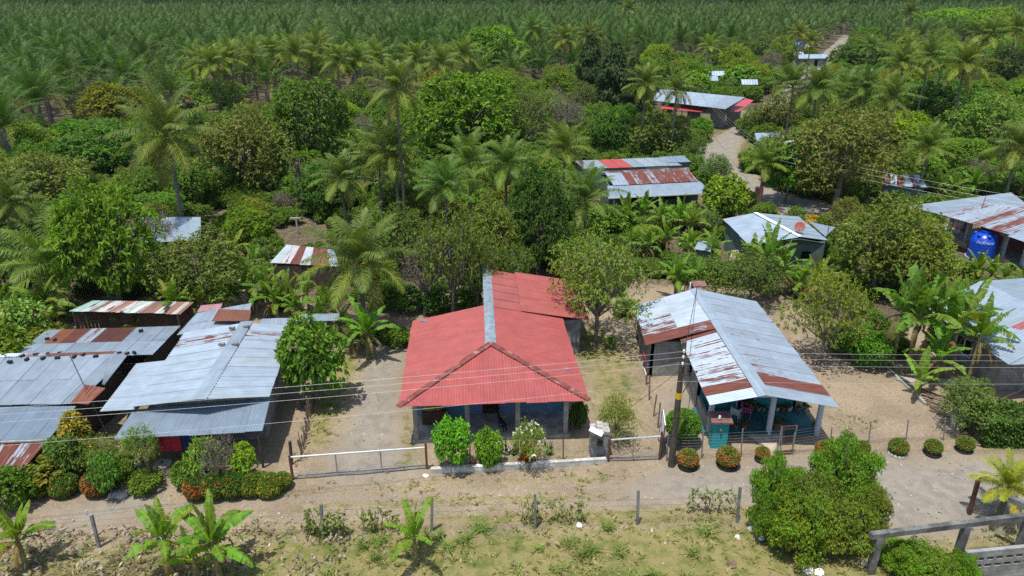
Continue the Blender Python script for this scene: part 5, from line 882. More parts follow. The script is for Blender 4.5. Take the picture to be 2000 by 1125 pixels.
wires_part(h, [P(838, 922), P(918, 909), P(1012, 904), P(1100, 899), P(1160, 896)], (.6, .95, 1.25), .004, STEEL)
h = thing('leaning_banner', 'white banner board seen edge on beside the narrower pipe gate', 'banner', P(1291, 893)); a = P(1291, 893); part(h, 'board', WHITE, lambda g: g.hexa([a+Vector((0, 0, .3)), a+Vector((.04, 0, .3)), a+Vector((.18, 1.4, .3)), a+Vector((.14, 1.4, .3))], [a+Vector((.05, 0, 1.9)), a+Vector((.09, 0, 1.9)), a+Vector((.24, 1.4, 1.9)), a+Vector((.2, 1.4, 1.9))])); part(h, 'stake', RUSTM, lambda g: (g.bar(a, a+Vector((.05, 0, 1.9)), .05), g.bar(a+Vector((.15, 1.4, 0)), a+Vector((.2, 1.4, 1.9)), .05)))
h = thing('stake_fence', 'old stake and wire fence between the red house and teal house yards', 'fence', P(1275, 780)); ln = [(1292, 870), (1285, 835), (1276, 812), (1268, 780), (1262, 750), (1256, 715), (1250, 690), (1243, 662), (1240, 640)]; B = [P(u, v) for u, v in ln]
for k, b in enumerate(B): g = G(); g.tube([b-Vector((0, 0, .1)), b+Vector(((k % 3-1)*.08, 0, 1.35+.2*(k % 2)))], .04, 6); g.obj('stake', WOOD, h)
wires_part(h, B, (.4, .8, 1.2), .005, RUSTM)
q = P(1256, 735); 
for k, (m, dz, lab) in enumerate(((CLOTHR, 1.3, 'red cloth hung over the stake fence'), (CLOTHB, .95, 'navy and white cloth hung on the stake fence below the red one'), (CLOTHW, .55, 'white cloth end dangling lowest on the stake fence'))):
    g = G(); g.hexa([q+Vector((.06, -.9*k*.35, dz-.45)), q+Vector((.10, -.9*k*.35, dz-.45)), q+Vector((.14, .7-.3*k, dz-.5)), q+Vector((.10, .7-.3*k, dz-.5))], [q+Vector((.0, -.2-.3*k, dz)), q+Vector((.04, -.2-.3*k, dz)), q+Vector((.06, .6-.3*k, dz)), q+Vector((.02, .6-.3*k, dz))]); tag(g.obj('hanging_cloth', m), lab, 'cloth')
h = thing('stick_fence', 'ragged dark stick fence along the left side of the driveway', 'fence', P(600, 840)); a, b = P(588, 900), P(618, 760); rg = random.Random(8)
part(h, 'sticks', WOOD, lambda g: [g.bar(a.lerp(b, k/34)+Vector((rg.uniform(-.06, .06), 0, -.05)), a.lerp(b, k/34)+Vector((rg.uniform(-.15, .15), rg.uniform(-.1, .1), rg.uniform(.6, 1.25))), rg.uniform(.03, .07)) for k in range(35)])
for u, v, vt, nm, lab in ((570, 905, 862, 'gate_stump', 'short dark wooden stump post left of the driveway gate'), (300, 948, 898, 'gate_stump', 'stout dark leaning post at the path into the zinc house yard')):
    g = G(); b = P(u, v); g.tube([b-Vector((0, 0, .1)), PY(u-12 if u < 400 else u-4, vt, b.y)], .11 if u < 400 else .08, 8); tag(g.obj(nm, DWOOD), lab, 'post')
# utility poles
def pole(u, vb, vt, label, r=.12, arms=(), lamp=None, mat=POLEW, lean=0.0):
    b = P(u, vb); t = PY(u+lean, vt, b.y); t.x = b.x+lean*.02; h = thing('utility_pole', label, 'pole', b); g = G(); g.tube([b-Vector((0, 0, .2)), b.lerp(t, .5), t], [r*1.25, r*1.05, r*.8], 10); g.obj('shaft', mat, h); return h, b, t
h, pb, ptp = pole(1311, 908, 668, 'dark utility pole with a yellow band before the teal house', .14)
yb = PY(1321, 772, pb.y).z; part(h, 'yellow_band', paint('yellow_tag', (.62, .38, .02), .6, .1), lambda g: g.lathe((pb.x, pb.y, yb), [(.152, -.16), (.155, .16)], 10))
zs = (6.45, 6.15, 5.8)
for z in zs: part(h, 'insulator', WHITE, lambda g: (g.lathe((pb.x-.02, pb.y-.17, z), [(.03, -.07), (.06, -.04), (.035, 0), (.06, .04), (.03, .07)], 8)))
part(h, 'bracket', STEEL, lambda g: g.bar((pb.x, pb.y-.14, 5.6), (pb.x, pb.y-.14, 6.6), .05)); part(h, 'meter_cable_coil', BLACKW, lambda g: g.tube([(pb.x+.15, pb.y-.1, 4.2), (pb.x+.5, pb.y+.2, 4.6), (pb.x+.9, pb.y+.5, 5.0), (pb.x+.2, pb.y-.05, 5.1)], .025, 5))
L0, R0 = Vector((-33.5, 22.1, 0)), Vector((46.0, 29.1, 0)); g = G(); 
labw = ['topmost pale power line crossing before the red roof', 'middle pale power line crossing before the red roof', 'lowest of the three pale power lines before the red roof']
for z, l in zip(zs, labw):
    g = G(); wire(g, (L0.x, L0.y, z+.25), (pb.x, pb.y-.2, z), .28, .0065, 24); wire(g, (pb.x, pb.y-.2, z), (R0.x, R0.y, z+.1), .30, .006, 24); tag(g.obj('power_line', WIRE), l, 'power line', 'power lines along the near road')
g = G(); wire(g, (L0.x, L0.y, 4.95), (pb.x, pb.y-.15, 4.85), .35, .006, 24); wire(g, (pb.x, pb.y-.15, 4.85), (R0.x, R0.y, 4.95), .25, .006, 24); tag(g.obj('telephone_cable', WIRE), 'thin grey cable strung below the three power lines', 'cable')
g = G(); wire(g, (pb.x, pb.y, 5.9), (11.9, 42.4, 3.75), .25, .018, 16); tag(g.obj('service_drop', BLACKW), 'dark cable dropping from the utility pole to the teal house ridge', 'cable')
g = G(); e = P(1222, 803); g.tube([(pb.x, pb.y, 5.4), e], .012, 4); tag(g.obj('guy_wire', RUSTM), 'rusty guy wire slanting from the utility pole to the ground', 'wire')
h = thing('antenna_mast', 'thin leaning antenna mast rising past the patched shack roof', 'antenna'); b = P(208, 846); t = PY(134, 689, b.y); h.location = b; part(h, 'mast', STEEL, lambda g: g.tube([b, t], .03, 6)); part(h, 'aerial', STEEL, lambda g: (g.tube([t+Vector((-.4, 0, 0)), t+Vector((.45, .1, .12))], .012, 4), [g.tube([t+Vector((-.4+.2*k, -.25, .02*k)), t+Vector((-.4+.2*k, .25, .02*k))], .008, 4) for k in range(5)]))
h, b1, t1 = pole(1483, 402, 282, 'slim grey street light pole beside the road bend', .13); part(h, 'lamp_arm', STEEL, lambda g: g.tube([t1-Vector((0, 0, .6)), t1+Vector((1.0, -.2, .2)), t1+Vector((1.9, -.3, .35))], .035, 6)); part(h, 'lamp_head', WHITE, lambda g: g.hexa([t1+Vector((1.7, -.45, .28)), t1+Vector((2.5, -.45, .36)), t1+Vector((2.5, -.2, .36)), t1+Vector((1.7, -.2, .28))], [t1+Vector((1.75, -.42, .42)), t1+Vector((2.45, -.42, .48)), t1+Vector((2.45, -.23, .48)), t1+Vector((1.75, -.23, .42))]))
h, b2, t2 = pole(1364, 232, 170, 'dark utility pole before the red eaved house', .13)
g = G()
for dz in (.2, .6, 1.0): wire(g, t1-Vector((0, 0, dz)), t2-Vector((0, 0, dz)), .8, .008, 12)
tag(g.obj('far_power_lines', WIRE), 'power lines between the street light pole and the far pole', 'power line')
g = G()
for dz in (.3, .8, 1.3): wire(g, t1-Vector((0, 0, dz)), Vector((60, 42, 6.5-dz)), .9, .006, 16)
tag(g.obj('side_power_lines', WIRE), 'faint power lines running from the street light pole over the mixed tree', 'power line')
h, b3, t3 = pole(592, 420, 318, 'shaggy vine wrapped dark post in the woods behind the clearing', .2, mat=BARK)
rgq = np.random.default_rng(3); g = G(); n = 200; ps = np.array(b3)+np.stack([rgq.normal(size=n)*.3, rgq.normal(size=n)*.3, rgq.uniform(1.5, t3.z+.6, n)], 1); leaf_quads(g, rgq, ps, nrm(rgq.normal(size=(n, 3))), 4, .4, .06, np.array((.16, .12, .10))*rgq.uniform(.6, 1.3, (n, 1)), 1.0); g.obj('dry_vines', LEAF, h)
g = G()
for dz in (.0, .45, .9): wire(g, t3-Vector((0, 0, dz)), PY(900, 345, 75)-Vector((0, 0, dz)), .5, .011, 12)
tag(g.obj('woodland_power_lines', WIRE), 'three pale lines strung through the woods from the shaggy post', 'power line')
h = thing('signpost', 'small pale T shaped post standing in the rear clearing', 'post'); b = P(582, 457); h.location = b; part(h, 'upright', ROCK, lambda g: g.bar(b, b+Vector((0, 0, 1.45)), .14)); part(h, 'crossboard', ROCK, lambda g: g.box(b.x-.55, b.y-.07, 1.45, b.x+.45, b.y+.07, 1.62))
h = thing('brick_wall', 'red brick wall and gate pillar by the road bend', 'wall', P(1478, 405)); a, b = P(1448, 412), P(1472, 408); part(h, 'low_wall', BRICKR, lambda g: wall(g, a, b, -.1, 1.0, .2)); part(h, 'pillar', BRICKR, lambda g: g.box(b.x, b.y-.3, -.1, b.x+.65, b.y+.35, 2.3))
# unfinished concrete frame at the lower right
h = thing('concrete_frame', 'unfinished grey concrete frame of posts and one long beam', 'frame', P(1870, 1090)); A, B = P(1700, 1046, 2.0), P(2200, 984, 2.0)
part(h, 'beam', FRAMEC, lambda g: g.bar(A, B, .21, .24))
for k, t in enumerate((.035, .365, .61, .9)): p = A.lerp(B, t); part(h, 'post', FRAMEC, lambda g: g.box(p.x-.13, p.y-.13, -.1, p.x+.13, p.y+.13, 1.88))
a, b = P(1966, 985, 2.1), P(2090, 1035, 2.1); part(h, 'short_beam', FRAMEC, lambda g: g.bar(a+Vector((0, 0, .3)), b+Vector((0, 0, .3)), .22, .24)); part(h, 'short_post', FRAMEC, lambda g: g.box(b.x-.13, b.y-.13, -.1, b.x+.13, b.y+.13, 2.3))
h = thing('steel_post', 'dark steel post with a thin horizontal bar beside the young palm', 'post'); b = P(1893, 1003); t = PY(1911, 937, b.y); h.location = b; part(h, 'shaft', RUSTM, lambda g: g.bar(b, t, .14)); part(h, 'bar', RUSTM, lambda g: g.tube([t, t+Vector((.05, 0, .12)), t+Vector((1.3, .2, .12))], .02, 5))
h = thing('vent_block_wall', 'grey block wall with a row of open vent blocks at the corner', 'wall', P(1950, 1120)); a, b = P(1890, 1080, 1.5), P(2300, 1040, 1.5); L = (b-a).length; hol = [(s, s+.30, 1.02-.35*r, 1.10-.35*r+.08) for s in np.arange(.5, L-.5, .42) for r in (0, 1)]
part(h, 'blocks', BLOCK, lambda g: wall(g, a, b, -.1, 1.5, .16, [(x0, x1, z0, z1) for x0, x1, z0, z1 in hol])); part(h, 'vent_shade_sheet', DARK, lambda g: g.hexa([Vector((p.x, p.y+.3, .2)) for p in (a, b)]+[Vector((p.x, p.y+.36, .2)) for p in (b, a)], [Vector((p.x, p.y+.3, 1.3)) for p in (a, b)]+[Vector((p.x, p.y+.36, 1.3)) for p in (b, a)]))  # dark sheet added behind the vent openings, its colour paints their shade
# ------------------------------------------------------------------ single trees and shrubs: kind, u, top, bottom, half width, tint, name, label
BR, DK, OL, YG, GY, MD = (1.0, 1.22, .55), (.55, .74, .72), (1.12, 1.1, .75), (1.35, 1.3, .6), (1.2, 1.15, 1.3), (.9, 1.0, .85)
for a in [
 ('mango0', 205, 345, 592, 98, BR, 'mango_tree', 'tall egg shaped bright green mango tree behind the open sided shed'),
 ('loose0', 392, 455, 592, 105, (.85, .95, .8), 'broadleaf_tree', 'wide dull green tree before the pale roofed shed'),
 ('mango1', 600, 148, 345, 88, (.72, .78, .75), 'mango_tree', 'tall dark mango with yellowing leaf tips near the shaggy post'),
 ('mango2', 915, 143, 318, 112, (.9, 1.15, .5), 'mango_tree', 'broad vivid green domed mango above the middle of the woods'),
 ('mango0', 215, 158, 252, 62, (1.5, 1.05, .6), 'mango_tree', 'mango flushed with reddish young leaves near the plantation edge'),
 ('mango1', 195, 240, 350, 82, (.7, .95, .85), 'mango_tree', 'dark green rounded tree left of the fruiting coconut palm'),
 ('mango2', 355, 140, 205, 46, BR, 'mango_tree', 'small bright rounded tree behind the fruiting coconut palm'),
 ('loose1', 430, 155, 232, 58, (1.0, 1.25, .7), 'broadleaf_tree', 'fresh green loose tree right of the small bright rounded tree'),
 ('loose2', 470, 205, 372, 92, (1.05, 1.05, .95), 'broadleaf_tree', 'airy grey green tree right of the fruiting coconut palm'),
 ('loose0', 88, 300, 402, 96, (1.15, 1.05, .9), 'broadleaf_tree', 'olive scrubby tree at the left edge below the oil palms'),
 ('mango2', 962, 52, 158, 76, (1.0, 1.3, .6), 'broadleaf_tree', 'big fresh green tree standing up behind the domed mango'),
 ('bush1', 785, 555, 605, 40, (.55, .8, .75), 'rear_bush', 'dark low bush at the rear left of the driveway end'),
 ('bush0', 850, 560, 606, 38, (.5, .75, .8), 'rear_bush', 'bluish dark bush under the twiggy trees behind the driveway'),
 ('bush1', 912, 562, 604, 34, (.6, .85, .7), 'rear_bush', 'dark bush touching the red roof left rear edge'),
 ('bush0', 740, 548, 600, 32, (.7, .95, .65), 'rear_bush', 'green bush behind the leafy banana clump at the driveway'),
 ('sparse1', 1035, 165, 300, 58, (.8, .78, .9), 'broadleaf_tree', 'thin brownish tree right of the domed mango'),
 ('bare0', 1105, 172, 265, 50, (1, .9, 1), 'bare_tree', 'leafless purplish grey tree left of the dark columnar trees'),
 ('mango1', 1205, 203, 306, 47, (.55, .8, .75), 'broadleaf_tree', 'dense bluish green round tree below the columnar trees'),
 ('loose1', 1292, 212, 306, 70, (.95, .92, .8), 'broadleaf_tree', 'loose olive tree left of the road bend'),
 ('mango0', 1052, 318, 528, 66, (.50, .66, .70), 'mango_tree', 'tall dark mango with drooping leaves behind the red roof'),
 ('loose2', 962, 385, 535, 68, (.95, 1.1, .75), 'broadleaf_tree', 'light green leafy tree right behind the red roof ridge'),
 ('sparse1', 880, 400, 592, 78, (.8, .85, .75), 'broadleaf_tree', 'twiggy tree with sparse yellow green leaves behind the driveway'),
 ('bare1', 825, 455, 590, 62, (1.2, 1.25, .8), 'bare_tree', 'leafless grey shrubby tree at the rear end of the driveway'),
 ('sparse2', 930, 455, 590, 55, (.75, .9, .7), 'broadleaf_tree', 'twiggy dark green tree against the red roof left rear edge'),
 ('loose2', 790, 400, 520, 60, (.8, 1.0, .7), 'broadleaf_tree', 'loose dark tree right of the big drooping coconut palm'),
 ('sparse0', 1010, 470, 555, 40, (.7, .9, .7), 'broadleaf_tree', 'twiggy low tree just behind the rear red roof slope'),
 ('sparse0', 1168, 458, 640, 100, (1.0, 1.0, .8), 'broadleaf_tree', 'sprawling olive yellow tree overhanging the red roof rear corner'),
 ('bush0', 1182, 402, 462, 50, (.85, 1.05, .6), 'round_bush', 'dense round dark bush above the sprawling olive tree'),
 ('bigleaf0', 1416, 340, 428, 48, (1.35, 1.2, .5), 'croton_tree', 'golden green bushy tree beside the rust striped house'),
 ('loose1', 1402, 300, 358, 32, (1.0, 1.05, 1.5), 'shrub', 'feathery sage grey shrub beside the road bend'),
 ('loose0', 1725, 392, 552, 102, (1.0, 1.0, .72), 'broadleaf_tree', 'great spreading olive green tree right of the satellite dish house'),
 ('loose2', 1790, 440, 575, 85, (1.1, 1.05, .7), 'broadleaf_tree', 'yellower olive tree before the great spreading tree and blue tank'),
 ('sparse2', 1618, 532, 682, 80, (1.15, 1.15, .6), 'yard_tree', 'small open yellow green tree alone in the bare teal house yard'),
 ('loose1', 1648, 205, 392, 118, (.95, .9, .85), 'broadleaf_tree', 'wide mixed tree with rusty leaf flushes right of the road'),
 ('bigleaf1', 1545, 262, 382, 52, (.85, 1.15, .6), 'almond_tree', 'bright large leaved tree behind the street light pole'),
 ('mango2', 1762, 220, 300, 55, (1.6, 1.45, .45), 'mango_tree', 'yellow green tree on the shoulder of the wide mixed tree'),
 ('mango0', 1845, 147, 252, 78, (.62, .85, .8), 'mango_tree', 'large dark rounded tree below the right coconut palms'),
 ('loose2', 1935, 180, 305, 78, (.95, 1.2, .75), 'broadleaf_tree', 'fresh green broad tree right of the large dark rounded tree'),
 ('mango1', 1842, 15, 78, 56, (1.15, 1.4, .5), 'broadleaf_tree', 'bright domed tree near the top right skyline'),
 ('mango2', 1938, 15, 92, 55, (1.25, 1.4, .5), 'broadleaf_tree', 'second bright domed tree right of the first near the skyline'),
 ('mango0', 1680, 78, 142, 56, (.6, .78, .7), 'broadleaf_tree', 'dark dense trees mass right of the straight road'),
 ('loose0', 1962, 92, 165, 60, (.85, .85, .8), 'broadleaf_tree', 'dark olive tree at the right edge under the bright domed trees'),
 ('bare1', 1410, 0, 42, 17, (1, 1, 1), 'bare_tree', 'pale leafless snag tree on the skyline'),
 ('bigleaf0', 606, 618, 772, 70, (.82, .95, .6), 'garden_tree', 'lush light green garden tree at the right eave of the zinc house'),
 ('sparse0', 270, 830, 918, 40, (1, 1.15, .8), 'garden_tree', 'small thin stemmed tree before the awning corner'),
 ('shrub0', 395, 862, 930, 40, (1, 1.1, .7), 'garden_shrub', 'slim leafy shrub under the middle of the awning'),
 ('bare0', 425, 842, 935, 46, (1.1, 1.2, 1.1), 'garden_shrub', 'grey twiggy shrub under the awning'),
 ('shrub1', 473, 862, 932, 30, (1.5, 1.5, .5), 'garden_shrub', 'yellow green shrub near the right end of the awning'),
 ('sparse1', 200, 850, 925, 44, (.9, 1.1, .8), 'garden_shrub', 'loose pale green shrub right of the yellow croton'),
 ('shrub0', 130, 850, 925, 38, (.8, .95, .8), 'garden_shrub', 'dark shrub under the rusty lower awning corner'),
 ('bush0', 238, 890, 935, 24, (1.1, 1.2, .5), 'garden_shrub', 'small fresh shrub beside the leaning dark post'),
 ('bigleaf1', 80, 895, 945, 58, (1.2, .75, .6), 'cordyline_clump', 'reddish bronze cordyline clump under the rusty lower awning'),
 ('bush1', 20, 915, 985, 50, (.8, 1.05, .6), 'garden_shrub', 'dark green bush at the left edge below the rusty awning'),
 ('shrub0', 205, 890, 960, 30, (.75, 1.0, .7), 'garden_shrub', 'upright dark shrub behind the red flowered bush'),
 ('bush0', 282, 925, 955, 34, (.8, .95, .7), 'garden_shrub', 'low shrub right of the red flowered bush'),
 ('bush1', 360, 905, 950, 28, (.9, 1.05, .7), 'garden_shrub', 'bushy plant behind the left end of the flowering hedge'),
 ('bigleaf1', 882, 818, 908, 38, (1.0, 1.35, .55), 'porch_bush', 'taller bright shrub spreading before the red house porch'),
 ('bush0', 955, 842, 908, 30, (1.0, 1.35, .55), 'porch_bush', 'rounder bright shrub before the red house porch'),
 ('sparse2', 1207, 778, 850, 42, (1.0, 1.05, .7), 'yard_shrub', 'leafy shrub with bronze leaves right of the red house'),
 ('bush1', 1130, 785, 835, 20, (.6, .8, .7), 'yard_shrub', 'dark shrub tucked under the right eave of the red house'),
 ('loose0', 1895, 740, 828, 58, (.95, 1.05, .85), 'yard_shrub', 'grey green shrub with a stout pale stem by the corner fence'),
 ('bush0', 1665, 630, 690, 45, (.75, 1.15, .55), 'yard_shrub', 'vivid green low shrub along the yard kerb'),
 ('bush1', 1700, 650, 715, 40, (.75, 1.15, .55), 'yard_shrub', 'second vivid green shrub before the tall banana clump'),
 ('loose1', 1470, 490, 590, 60, (.75, .9, .75), 'broadleaf_tree', 'dark loose tree behind the teal house ridge'),
 ('loose2', 1400, 500, 582, 50, (.8, 1.05, .7), 'broadleaf_tree', 'green loose tree left of the dark one behind the teal house'),
 ('bare1', 300, 400, 490, 60, (1, 1, 1), 'bare_tree', 'leafless grey shrub tree before the pale roofed shed'),
 ('shrub0', 30, 590, 690, 60, (1.3, 1.25, 1.2), 'flowering_shrub', 'pale flowering shrub at the left edge above the patched shack'),
 ('bush0', 60, 640, 720, 75, (1.2, 1.1, .6), 'hedge', 'olive hedge behind the patched shack at the left edge'),
 ('bush1', -10, 640, 760, 70, (1.0, 1.15, .6), 'hedge', 'green hedge at the extreme left above the shack roof'),
 ('loose0', 1030, 540, 600, 30, (.6, .8, .7), 'broadleaf_tree', 'low dark tree behind the far end of the red roof'),
 ('bush1', 1290, 600, 640, 26, (.9, 1.1, .6), 'yard_shrub', 'green shrub behind the teal house left eave'),
 ('shrub1', 1470, 420, 460, 40, (.9, 1.1, .7), 'roadside_shrub', 'green weeds bush above the white roof by the road'),
 ('bush0', 1500, 288, 330, 32, (.9, 1.05, .8), 'roadside_shrub', 'rounded roadside shrub with white flowers opposite the barn'),
 ('bush1', 1470, 300, 336, 22, (.85, 1.1, .7), 'roadside_shrub', 'deep green roadside shrub at the inner road bend'),
 ('bush0', 1372, 230, 275, 22, (.8, 1.2, .6), 'roadside_shrub', 'upright green bush before the red eaved house'),
 ('loose0', 1522, 175, 264, 48, (1.05, 1.0, .95), 'broadleaf_tree', 'dull grey green tree hiding the road beyond the red eaved house'),
 ('loose2', 1478, 205, 262, 30, (.95, .95, .85), 'broadleaf_tree', 'small dull tree at the right of the red eaved house'),
 ('loose1', 1345, 262, 320, 42, (.75, .85, .75), 'broadleaf_tree', 'dark loose tree between barn and red eaved house')]:
    kind, u, vt, vb, hw, ti, nm, lab = a; tree(kind, u, vt, vb, hw, ti, nm, lab, 'shrub' if nm.endswith(('shrub', 'bush')) else ('hedge' if nm == 'hedge' else ('plant' if 'clump' in nm else 'tree')))
tree('column0', 1152, 62, 212, 26, (1, 1, 1), 'columnar_tree', 'narrow dark columnar tree, the slimmer left one of the group'); tree('column1', 1200, 78, 232, 36, (1, 1, 1), 'columnar_tree', 'broader dark columnar tree in the middle of the group'); tree('column0', 1236, 108, 240, 26, (1.05, 1.05, 1), 'columnar_tree', 'shorter dark columnar tree at the right of the group')
# overgrown bush and vines in front
for k, (u, vt, vb, hw, ti, lab) in enumerate(((1652, 870, 1010, 66, (.95, 1.15, .6), 'tallest bright vine covered bush at the right of the near fence'), (1690, 932, 1045, 50, (1.1, 1.1, .7), 'loose olive bush at the right shoulder of the tallest vine bush'), (1518, 903, 1025, 50, (1.0, 1.2, .6), 'bright bush at the left end of the overgrown bushes by the last near post'), (1588, 925, 1050, 66, (1.05, 1.0, .75), 'twiggy brownish green bush in the middle of the overgrown bushes'), (1650, 962, 1070, 66, (1.05, 1.05, .65), 'yellow green bush lowest right of the overgrown bushes'), (1565, 968, 1075, 66, (1.15, 1.2, .6), 'yellow green bush lowest middle of the overgrown bushes'), (1503, 970, 1055, 34, (1.0, 1.15, .6), 'small low bush at the lower left of the overgrown bushes'))): tree('vinebush%d' % (k in (1, 3, 4)), u, vt, vb, hw, ti, 'overgrown_bush', lab, 'bush')
for k, (u, vt, vb, hw, lab) in enumerate(((1765, 1062, 1115, 45, 'bright creeper draped at the concrete frame post'), (1825, 1078, 1130, 52, 'bright creeper spilling along the vent block wall'), (1880, 1085, 1140, 30, 'yellowing creeper at the vent block wall end'))): tree('vinebush%d' % (k % 2), u, vt, vb, hw, (1.0, 1.3, .5), 'creeper', lab, 'creeper')
# clipped balls along the road
for k, (u, v, hw, kd, lab) in enumerate(((1343, 892, 19, 'ballmany', 'orange dotted clipped ball bush nearest the utility pole'), (1420, 889, 21, 'ballmany', 'largest clipped ball bush full of orange flowers before the teal pillar'), (1488, 884, 13.5, 'ballmany', 'small clipped ball bush full of orange flowers left of the garden gate'), (1609, 876, 18, 'ballmany', 'orange flowered ball bush right of the garden gate'), (1683, 872, 13, 'ballfew', 'green ball bush peeking over the overgrown bush'), (1752, 870, 17, 'ballfew', 'plain green ball bush with a few red flowers in a stone ring'), (1820, 871, 15.5, 'ballfew', 'second plain ball bush before the bare yard'), (1882, 865, 15.5, 'ballfew', 'ball bush nearest the green hedge with orange tips'))):
    vb = v+hw*.95; b = P(u, vb); d = proj(b.x, b.y, .4)[2]; s = hw*d/FPX/.5; t = thing('ball_bush', lab, 'bush', (b.x, b.y, .08), 'clipped ball bushes along the road', random.uniform(0, 6), (s, s, s)); put('foliage', PROTO[kd]['crown'], t); put('stem', PROTO[kd]['trunk'], t)
    g = G(); R = .40*s+.06
    for i in range(14):
        a = i*6.2832/14; g.lathe((b.x+math.cos(a)*R, b.y+math.sin(a)*R, 0), [(.0, .16), (.09, .12), (.11, .0), (.10, -.06)][::-1], 6) if k in (5,) else None
    if k != 5: g.lathe((b.x, b.y, 0), [(R-.12, -.05), (R-.12, .10), (R-.05, .16), (R+.02, .12), (R+.03, -.05)], 18); g.lathe((b.x, b.y, 0), [(R-.11, .06), (0.001, .07)], 18)
    tag(g.obj('planter_ring', TYRE if k != 5 else ROCK, smooth=True), 'ring planter under '+lab, 'planter', 'planter rings under the ball bushes')
b = P(1330, 868); d = proj(b.x, b.y, .9)[2]; s = 33*d/FPX/.95; t = thing('topiary_tree', 'large light green clipped globe on a stem behind the utility pole', 'topiary', b, None, 0, (s, s, s)); put('crown', PROTO['bigball']['crown'], t, (0, 0, .55)); g = G(); g.tube([(0, 0, -.1), (0, 0, .9)], [.06, .04], 7); put('trunk', g.mesh('topiary_trunk', BARK), t)
# flowering hedge, flower bushes
for k, (u, v, kd, hw, lab) in enumerate(((388, 962, 'hedgered', 24, 'orange red flowered bush at the left end of the roadside hedge'), (425, 960, 'hedgeorange', 27, 'green hedge bush with sparse orange flowers'), (460, 958, 'hedgeorange', 27, 'hedge bush dotted with orange and yellow flowers mid hedge'), (495, 955, 'hedgeyellow', 26, 'hedge bush with yellow flowers right of the hedge middle'), (528, 958, 'hedgeyellow', 25, 'yellow flowered bush nearest the driveway gate'), (552, 945, 'hedgeyellow', 18, 'small green bush touching the driveway gate post'), (195, 955, 'hedgered', 27, 'red and yellow flowered bush beside the whitish gravel patch'), (128, 958, 'hedgeorange', 25, 'roundish dull flowering bush left of the red flowered one'), (50, 962, 'hedgeyellow', 26, 'yellow flowered bush under the bronze cordylines'))):
    b = P(u, v+6); d = proj(b.x, b.y, .5)[2]; s = hw*d/FPX/.75; t = thing('flower_bush', lab, 'flowering bush', b, 'flowering bushes on the roadside', random.uniform(0, 6), (s, s, s*1.05)); put('foliage', PROTO[kd]['crown'], t, color=jit((1, 1, 1))); put('stem', PROTO[kd]['trunk'], t)
def croton(u, vt, vb, hw, col, label):
    b = P(u, vb); H = PY(u, vt, b.y).z; d = proj(b.x, b.y, 1)[2]; R = hw*d/FPX; rg = np.random.default_rng(int(u)); n = 420; z = rg.uniform(.12, 1, n); a = rg.uniform(0, 6.28, n); rr = R*np.sin(np.pi*np.clip(z*.82+.18, 0, 1))**.6*rg.uniform(.5, 1, n); o = np.stack([np.cos(a), np.sin(a), rg.uniform(0, .8, n)], 1); p = np.stack([rr*np.cos(a), rr*np.sin(a), z*H], 1)
    g = G(); leaf_quads(g, rg, p, nrm(o), 5, .24, .1, np.array(col)*rg.uniform(.5, 1.3, (n, 1)), .25); t = thing('croton', label, 'shrub', b); put('foliage', g.mesh('croton', LEAF), t); g = G(); g.tube([(0, 0, -.1), (0, 0, H*.8)], [.05, .02], 6); put('stem', g.mesh('croton_stem', BARK), t)
croton(166, 806, 912, 32, (.36, .30, .035), 'tall golden yellow croton between the shack and the zinc house'); croton(140, 855, 915, 16, (.34, .28, .035), 'smaller golden croton at the foot of the tall one'); croton(1590, 425, 440, 40, (.48, .34, .02), 'low bright yellow bush by the road behind the white roof'); croton(1508, 412, 425, 14, (.48, .34, .02), 'small yellow flowering bush left of the low bright yellow one'); croton(1772, 380, 402, 14, (.42, .30, .02), 'mustard yellow bush beside the maroon house roof corner'); croton(1300, 352, 395, 16, (.14, .05, .05), 'dark maroon cordyline before the rust striped house')
# green clipped hedge at the right
h = thing('green_hedge', 'dense leafy green hedge at the right road edge', 'hedge', P(1960, 870)); a, b = P(1918, 874), P(2200, 868); rg = np.random.default_rng(4); n = 2600; t = rg.uniform(0, 1, n); y = rg.uniform(-.1, 1.9, n); z = rg.uniform(0, 1, n); fac = rg.uniform(size=n); z = np.where(fac < .5, 1-.1*rg.uniform(size=n), z); y = np.where(fac >= .5, .1*rg.uniform(size=n), y); p = np.stack([a.x+(b.x-a.x)*t, a.y+(b.y-a.y)*t+y, z*1.55*(1+.08*np.sin(t*31))], 1); o = np.where((fac < .5)[:, None], np.array([0, 0, 1.]), np.array([-.15, -1., .2])); g = G(); leaf_quads(g, rg, p, o, 5, .19, .1, np.array((.085, .165, .025))*rg.uniform(.6, 1.35, (n, 1)), .1); g.obj('foliage', LEAF, h); part(h, 'stems', DTWIG, lambda g: g.hexa([a+Vector((.1, .12, 0)), b+Vector((0, .12, 0)), b+Vector((0, 1.8, 0)), a+Vector((.1, 1.8, 0))], [a+Vector((.1, .12, 1.4)), b+Vector((0, .12, 1.4)), b+Vector((0, 1.8, 1.4)), a+Vector((.1, 1.8, 1.4))]))
